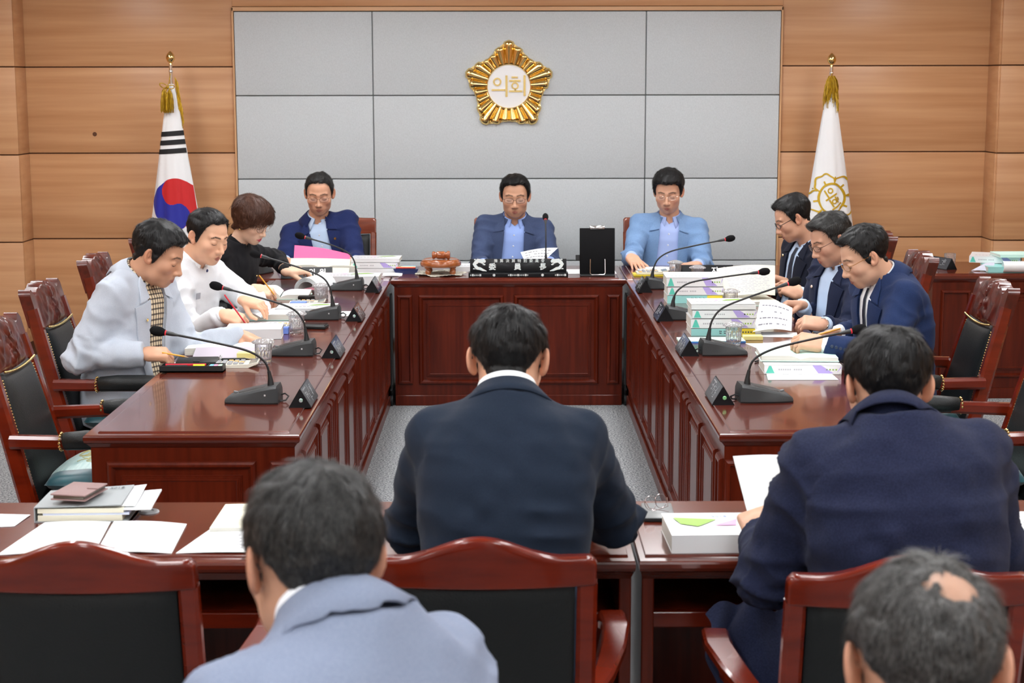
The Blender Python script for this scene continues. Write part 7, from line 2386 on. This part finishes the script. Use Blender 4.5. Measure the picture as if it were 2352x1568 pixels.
LOOK = {
 'grey': dict(label='man in a pale grey jacket over a checked shirt, reaching across the left table', seed=1, jacket_mat=cloth('pale_grey_jacket', (192, 200, 211), (181, 190, 203)), shirt_mat=checked_shirt(), pants_mat=P_GREY,
     hair_mat=H_BLACK, hair='low', htop=0.022, hside=0.013, quiff=0.5, comb=(0.9, 0.25, 0.0), skin=(0.600, 0.328, 0.208), vee=(0.07, 0.065, 0.05), wid=1.04, cuff_out=-0.03, cuff=0.0, belly=0.03, hw=1.03, jaw=1.06, hs=1.04, nr=0.060, arm_r=(0.072, 0.062, 0.048)),
 'white': dict(label='man in a white work jacket writing with a red pen', seed=2, jacket_mat=cloth('white_jacket', (226, 228, 231), (217, 220, 224)), shirt_mat=W_SHIRT, collar='none', front_open=False, collar_gap=0.35, pants_mat=P_DARK,
     hair_mat=H_BLACK, hair='short', htop=0.015, hside=0.007, quiff=0.8, comb=(0.9, 0.0, 0.3), skin=(0.740, 0.428, 0.280), hw=1.04, jaw=1.1, hs=1.04, nr=0.058, brow=0.95, arm_r=(0.070, 0.062, 0.046), top_name='jacket'),
 'woman': dict(label='woman with short brown hair and round glasses in black clothes', seed=3, jacket_mat=cloth('black_blouse', (22, 22, 26), (16, 16, 20)), shirt_mat=cloth('black_blouse', (22, 22, 26)), collar='none', front_open=False, collar_gap=0.5, pants_mat=P_DARK,
     hair_mat=H_BROWN, hair='bob', htop=0.034, hside=0.026, quiff=0.8, comb=(0.9, 0.35, -0.3), skin=(0.740, 0.479, 0.338), lips=(0.50, 0.06, 0.09), hw=0.97, jaw=0.94, nr=0.048, wid=0.92, arm_r=(0.058, 0.050, 0.038), cuff=0.075, brow=0.5, hs=0.97, slen=0.04, sw_hair=0.0009,
     glasses=dict(mat=WIRE_FR, w=0.025, h=0.022, e=1.0, r=0.0010)),
 'navy': dict(label='man in a navy blazer with a name badge reading a binder with pink pages', seed=4, jacket_mat=cloth('navy_blazer', (36, 48, 94), (28, 38, 80)), shirt_mat=B_SHIRT, pants_mat=P_DARK,
     hair_mat=H_GREYING, hair='short', htop=0.012, hside=0.007, quiff=0.3, comb=(0.6, -0.2, 0.3), skin=(0.624, 0.340, 0.221), vee=(0.058, 0.062, 0.1), wid=1.05, hs=1.06, glasses=dict(mat=BROWN_FR, w=0.026, h=0.014, r=0.0010), bald=(0.0, 0.075, 0.10, 0.020)),
 'chair': dict(label='chairman in a slate blazer and glasses behind the inlaid black name plate', seed=5, jacket_mat=cloth('slate_blazer', (70, 84, 116), (58, 70, 100)), shirt_mat=PERI, pants_mat=P_DARK,
     hair_mat=H_BLACK, hair='short', htop=0.017, hside=0.011, quiff=0.7, comb=(0.9, 0.25, -0.1), skin=(0.552, 0.302, 0.195), vee=(0.064, 0.08, 0.05), wid=1.05, hs=1.08, jaw=1.06, nr=0.058, glasses=dict(mat=DARKWIRE, w=0.026, h=0.015, r=0.0011)),
 'blue': dict(label='man in a light blue blazer at the right of the head table', seed=6, jacket_mat=cloth('sky_blazer', (128, 160, 200), (108, 140, 182)), shirt_mat=BLUE_SHIRT, pants_mat=P_DARK,
     hair_mat=H_BLACK, hair='low', htop=0.027, hside=0.013, quiff=0.6, comb=(0.3, 0.8, 0.35), skin=(0.672, 0.378, 0.254), vee=(0.060, 0.078, 0.03), wid=1.04, hs=1.06, glasses=dict(mat=WIRE_FR, w=0.024, h=0.013, r=0.0008)),
 'r1': dict(label='man in a black suit holding up a large printed page', seed=7, jacket_mat=cloth('black_suit', (28, 32, 48), (22, 26, 40)), shirt_mat=B_SHIRT, pants_mat=P_DARK,
     hair_mat=H_BLACK, hair='short', htop=0.018, hside=0.008, quiff=0.9, comb=(0.9, 0.0, 0.2), skin=(0.648, 0.365, 0.247), vee=(0.060, 0.05, 0.25), glasses=dict(mat=BLACK_FR, w=0.026, h=0.013, r=0.0017)),
 'r2': dict(label='man in a dark navy suit and brown-rimmed glasses between two others', seed=8, jacket_mat=cloth('dark_navy_suit', (32, 40, 66), (26, 33, 56)), shirt_mat=B_SHIRT, pants_mat=P_DARK,
     hair_mat=H_GREYING, hair='short', htop=0.022, hside=0.010, quiff=0.8, comb=(0.8, 0.0, 0.4), skin=(0.600, 0.340, 0.234), vee=(0.060, 0.055, 0.2), glasses=dict(mat=BROWN_FR, w=0.026, h=0.014, r=0.0014)),
 'r3': dict(label='man in a bright navy suit and white shirt, nearest sitter on the right side', seed=9, jacket_mat=cloth('royal_navy_suit', (36, 53, 92), (29, 44, 80)), shirt_mat=W_SHIRT, pants_mat=P_DARK,
     hair_mat=H_BLACK, hair='short', htop=0.019, hside=0.009, quiff=0.8, comb=(0.9, 0.1, 0.2), skin=(0.660, 0.391, 0.267), vee=(0.058, 0.04, 0.28), glasses=dict(mat=AMBER_FR, w=0.026, h=0.015, r=0.0012)),
 'centre': dict(label='man in a dark blue suit seen from behind in the middle', seed=10, jacket_mat=cloth('dark_blue_suit', (27, 38, 54), (22, 32, 47)), shirt_mat=W_SHIRT, pants_mat=P_DARK, eyes=False, hairres=0.004,
     hair_mat=H_BLACK, hair='short', htop=0.012, hside=0.010, skin=(0.624, 0.353, 0.234), vee=(0.06, 0.03, 0.3), bow=0.05, wid=0.90, shirt_h=0.066, hres=0.0038, jres=0.007, strands=8000, sw_hair=0.0005, slen=0.026, glasses=dict(mat=BLACK_FR), fold=0.9, arm_r=(0.064, 0.058, 0.046)),
 'linen': dict(label='man in a navy linen jacket seen from behind on the right', seed=11, jacket_mat=cloth('navy_linen', (34, 40, 66), (24, 29, 52), sc=260, bump=0.5), shirt_mat=None, collar='lapel', lapels=False, front_open=False, pants_mat=cloth('navy_linen_trousers', (36, 44, 80)), eyes=False, hairres=0.004,
     hair_mat=H_BLACK, hair='short', htop=0.020, hside=0.010, skin=(0.600, 0.340, 0.227), bow=0.055, wid=0.99, hres=0.0038, jres=0.007, strands=8000, sw_hair=0.0005, slen=0.026, fold=1.3, hw=1.03, whorl=0.02),
 'nearl': dict(label='man in a pale blue-grey jacket, head close to the camera at lower left', seed=12, jacket_mat=cloth('powder_blue_jacket', (130, 140, 161), (118, 128, 150), sc=420), shirt_mat=W_SHIRT, pants_mat=P_DARK, eyes=False, hairres=0.004,
     hair_mat=H_GREYING, hair='short', htop=0.016, hside=0.011, skin=(0.504, 0.277, 0.182), vee=(0.06, 0.03, 0.3), bow=0.05, shirt_h=0.062, hres=0.0038, jres=0.007, strands=8000, sw_hair=0.00045, slen=0.026, glasses=dict(mat=BLACK_FR, r=0.0014), wid=1.05),
 'nearr': dict(label='grey-haired man with a thinning crown close to the camera at lower right', seed=13, jacket_mat=cloth('charcoal_jacket', (60, 62, 68)), shirt_mat=W_SHIRT, pants_mat=P_DARK, eyes=False, hairres=0.004,
     hair_mat=H_SALT, hair='short', htop=0.012, hside=0.010, skin=(0.540, 0.302, 0.202), bow=0.05, hres=0.0038, jres=0.011, strands=8000, sw_hair=0.00045, slen=0.024, bald=(0.024, -0.082, 0.082, 0.046), wid=0.9, glasses=dict(mat=WIRE_FR, r=0.001)),
}
PEOPLE = {}
for k, j in PJ.items():
    d = dict(j); d.update(LOOK[k])
    if d['hip'][1] > 8.5:                 # far sitters: coarser meshes are enough
        d.setdefault('hres', 0.0038); d.setdefault('hndres', 0.0036); d.setdefault('jres', 0.0095); d.setdefault('hairres', 0.0046)
    person(d)
    PEOPLE[k] = d
# ---------------------------------------------------------------- pens in hands, badges, buttons, chair-side odds and ends
def tipw(k, side):
    return Vector(PJ[k][side + '_wrist'])
pen('orange pencil held by the man in the pale grey jacket', tipw('grey', 'r') + Vector((0.075, -0.005, 0.005)), tipw('grey', 'r') + Vector((0.175, 0.03, -0.02)), PENCIL, tipm=WOODTIP, name='pencil', cat='pencil')
pen('red pen in the writing hand of the man in the white jacket', tipw('white', 'r') + Vector((0.02, -0.06, 0.10)), tipw('white', 'r') + Vector((0.115, -0.045, -0.042)), REDPEN)
pen('yellow pencil in the writing hand of the woman in black', tipw('woman', 'r') + Vector((0.03, -0.03, 0.075)), tipw('woman', 'r') + Vector((0.115, -0.02, -0.042)), PENCIL, tipm=WOODTIP, name='pencil', cat='pencil')
pen('yellow pencil held by the nearest sitter on the right', tipw('r3', 'r') + Vector((0.0, -0.05, 0.03)), tipw('r3', 'r') + Vector((-0.14, -0.05, -0.01)), PENCIL, tipm=WOODTIP, name='pencil', cat='pencil')
o = MB().tube([(-0.008, 0, 0), (0.008, 0, 0)], 0.0075, seg=12).build('red_cap', REDPEN, None, smooth=True, angle=40)
o.location = tipw('white', 'l') + Vector((0.075, -0.03, -0.025)); tag(o, 'red pen cap pinched in the other hand of the white jacket', 'pen cap')

def pin(k, x, t, r, m, name, disc=True, w=0.03, h=0.012):
    P = PEOPLE[k]
    p, Rm = chest_point(P, x, t, 0.016)
    M = axes(p, Rm[0], Rm[2], Rm[1])
    b = MB(M)
    if disc:
        b.lathe([(0.0005, 0.003), (r * 0.8, 0.0028), (r, 0.0)], 16, caps=False)
    else:
        b.box((-w / 2, -h / 2, 0), (w / 2, h / 2, 0.003), 0.001)
    return b.build(name, m, P['_frame']['root'], smooth=disc)
pin('navy', -0.095, 0.72, 0.009, GOLD, 'lapel_pin')
pin('navy', -0.105, 0.40, 0, mat('badge_silver', (0.7, 0.71, 0.74), rough=0.3, metal=0.4), 'name_badge', False, 0.072, 0.017)
pin('grey', 0.10, 0.70, 0.007, GOLD, 'lapel_pin')
pin('r2', 0.085, 0.74, 0.008, mat('enamel_pin', (0.75, 0.6, 0.5), rough=0.3), 'lapel_pin')
pin('r1', 0.085, 0.80, 0.008, GOLD, 'lapel_pin')
pin('white', -0.004, 0.93, 0.008, mat('navy_bead', (0.02, 0.03, 0.12), rough=0.4), 'navy_button')
pin('white', 0.10, 0.72, 0, mat('pocket_patch', (0.35, 0.36, 0.4), rough=0.6), 'chest_patch', False, 0.035, 0.03)
pin('woman', -0.06, 0.70, 0.006, GOLD, 'brooch')
for k, x in (('chair', 0.0), ('blue', 0.0), ('navy', 0.0)):
    for t_ in (0.80, 0.66, 0.52, 0.38):
        P = PEOPLE[k]
        p, Rm = chest_point(P, x, t_, -0.008)
        MB(axes(p, Rm[0], Rm[2], Rm[1])).lathe([(0.0005, 0.003), (0.0045, 0.0025), (0.0055, 0.0)], 12, caps=False).build('shirt_button', mat('pearl_button', (0.75, 0.78, 0.85), rough=0.3), P['_frame']['root'], smooth=True)
# sleeve buttons of the nearest sitter on the right
P = PEOPLE['r3']
for s, Sh, E_, W_ in P['_frame']['arms']:
    if s < 0:
        u = nrm(W_ - E_)
        sd = nrm(np.cross(u, (0, 0, 1)))
        side = np.array((0.1, -1.0, 0.05)); side = nrm(side - (side @ u) * u)
        up = np.cross(side, u)
        for k in range(4):
            p = W_ - u * (0.035 + 0.017 * k) + side * 0.052
            MB(axes(p, u, up, side)).lathe([(0.0005, 0.003), (0.006, 0.003), (0.0075, 0.0)], 14, caps=False).build('sleeve_button', mat('navy_button', (0.03, 0.045, 0.08), rough=0.3), P['_frame']['root'], smooth=True)
# watch of the man with brown-rimmed glasses, bracelet of the woman, cuff band of the white jacket
def band(k, side, m, name, r=0.031, back=-0.012):
    P = PEOPLE[k]
    for s, Sh, E_, W_ in P['_frame']['arms']:
        if (s > 0) == (side == 'r'):
            u = nrm(W_ - E_)
            a = nrm(np.cross(u, (0.1, 0.2, 1))); b = np.cross(a, u)
            pts = [W_ - u * back + a * (r * math.cos(q)) + b * (r * 0.84 * math.sin(q)) for q in [2 * math.pi * i / 24 for i in range(25)]]
            MB().tube(pts, 0.0035, seg=8, caps=False).build(name, m, P['_frame']['root'], smooth=True)
band('r2', 'l', CHROME, 'wrist_watch')
band('woman', 'l', GOLD, 'bracelet', 0.028, 0.004)
band('white', 'l', BLACKP, 'wrist_band', 0.034, 0.006)
# earring of the woman
P = PEOPLE['woman']; Fm = P['_frame']
for s in (-1, 1):
    p = np.array((s * 0.083, 0.0, -0.045)) @ Fm['RH'].astype(float) * Fm['hs'] + Fm['hc']
    MB().ball(tuple(p), 0.0055, 8, 6).build('earring', GOLD, Fm['root'], smooth=True)
# jacket draped over the arm of the chair of the man in navy linen
dj = MB()
def drape(a, b):
    x = -0.14 + 0.20 * a
    z = 0.66 + 0.035 * math.sin(a * 3.0) - 0.15 * b - 0.10 * a * b
    return (x + 0.012 * math.sin(9 * b + 5 * a), 0.10 - 0.16 * b + 0.02 * math.sin(7 * a), z + 0.012 * math.sin(14 * a + 3 * b))
dj.grid(28, 22, drape, thick=0.01)
o = dj.build('draped_jacket', MATS['navy_linen'], None, smooth=True, angle=60)
o.location = (0.60, 3.56, 0.0); tag(o, 'navy linen garment hanging over the armrest at the lower right', 'garment')
# tie of the man in the black suit and of the nearest right sitter
for k, w_ in (('r1', 0.024), ('r3', 0.014)):
    P = PEOPLE[k]; Fm = P['_frame']
    b = MB(); pts = []
    rows = []
    for i in range(14):
        t_ = 0.92 - 0.55 * i / 13
        ww = w_ * (0.55 + 0.75 * i / 13)
        a, _ = chest_point(P, -ww, t_, -0.003); c, _ = chest_point(P, 0, t_, 0.003); d, _ = chest_point(P, ww, t_, -0.003)
        rows += [tuple(a), tuple(c), tuple(d)]
    b.add(rows, [(3 * i + j, 3 * i + j + 1, 3 * i + j + 4, 3 * i + j + 3) for i in range(13) for j in range(2)])
    b.build('tie', mat('dark_tie', (0.012, 0.015, 0.03), rough=0.6), Fm['root'], smooth=True)
# spot on the left panelling and a small clip above the grey panel
MB(axes((-2.83, WALLY - 0.0125, 1.53), (1, 0, 0), (0, 0, 1), (0, -1, 0))).lathe([(0.001, 0.001), (0.013, 0.0008), (0.015, 0.0)], 16, caps=False).build('knot_hole', GROOVE, wall_back)
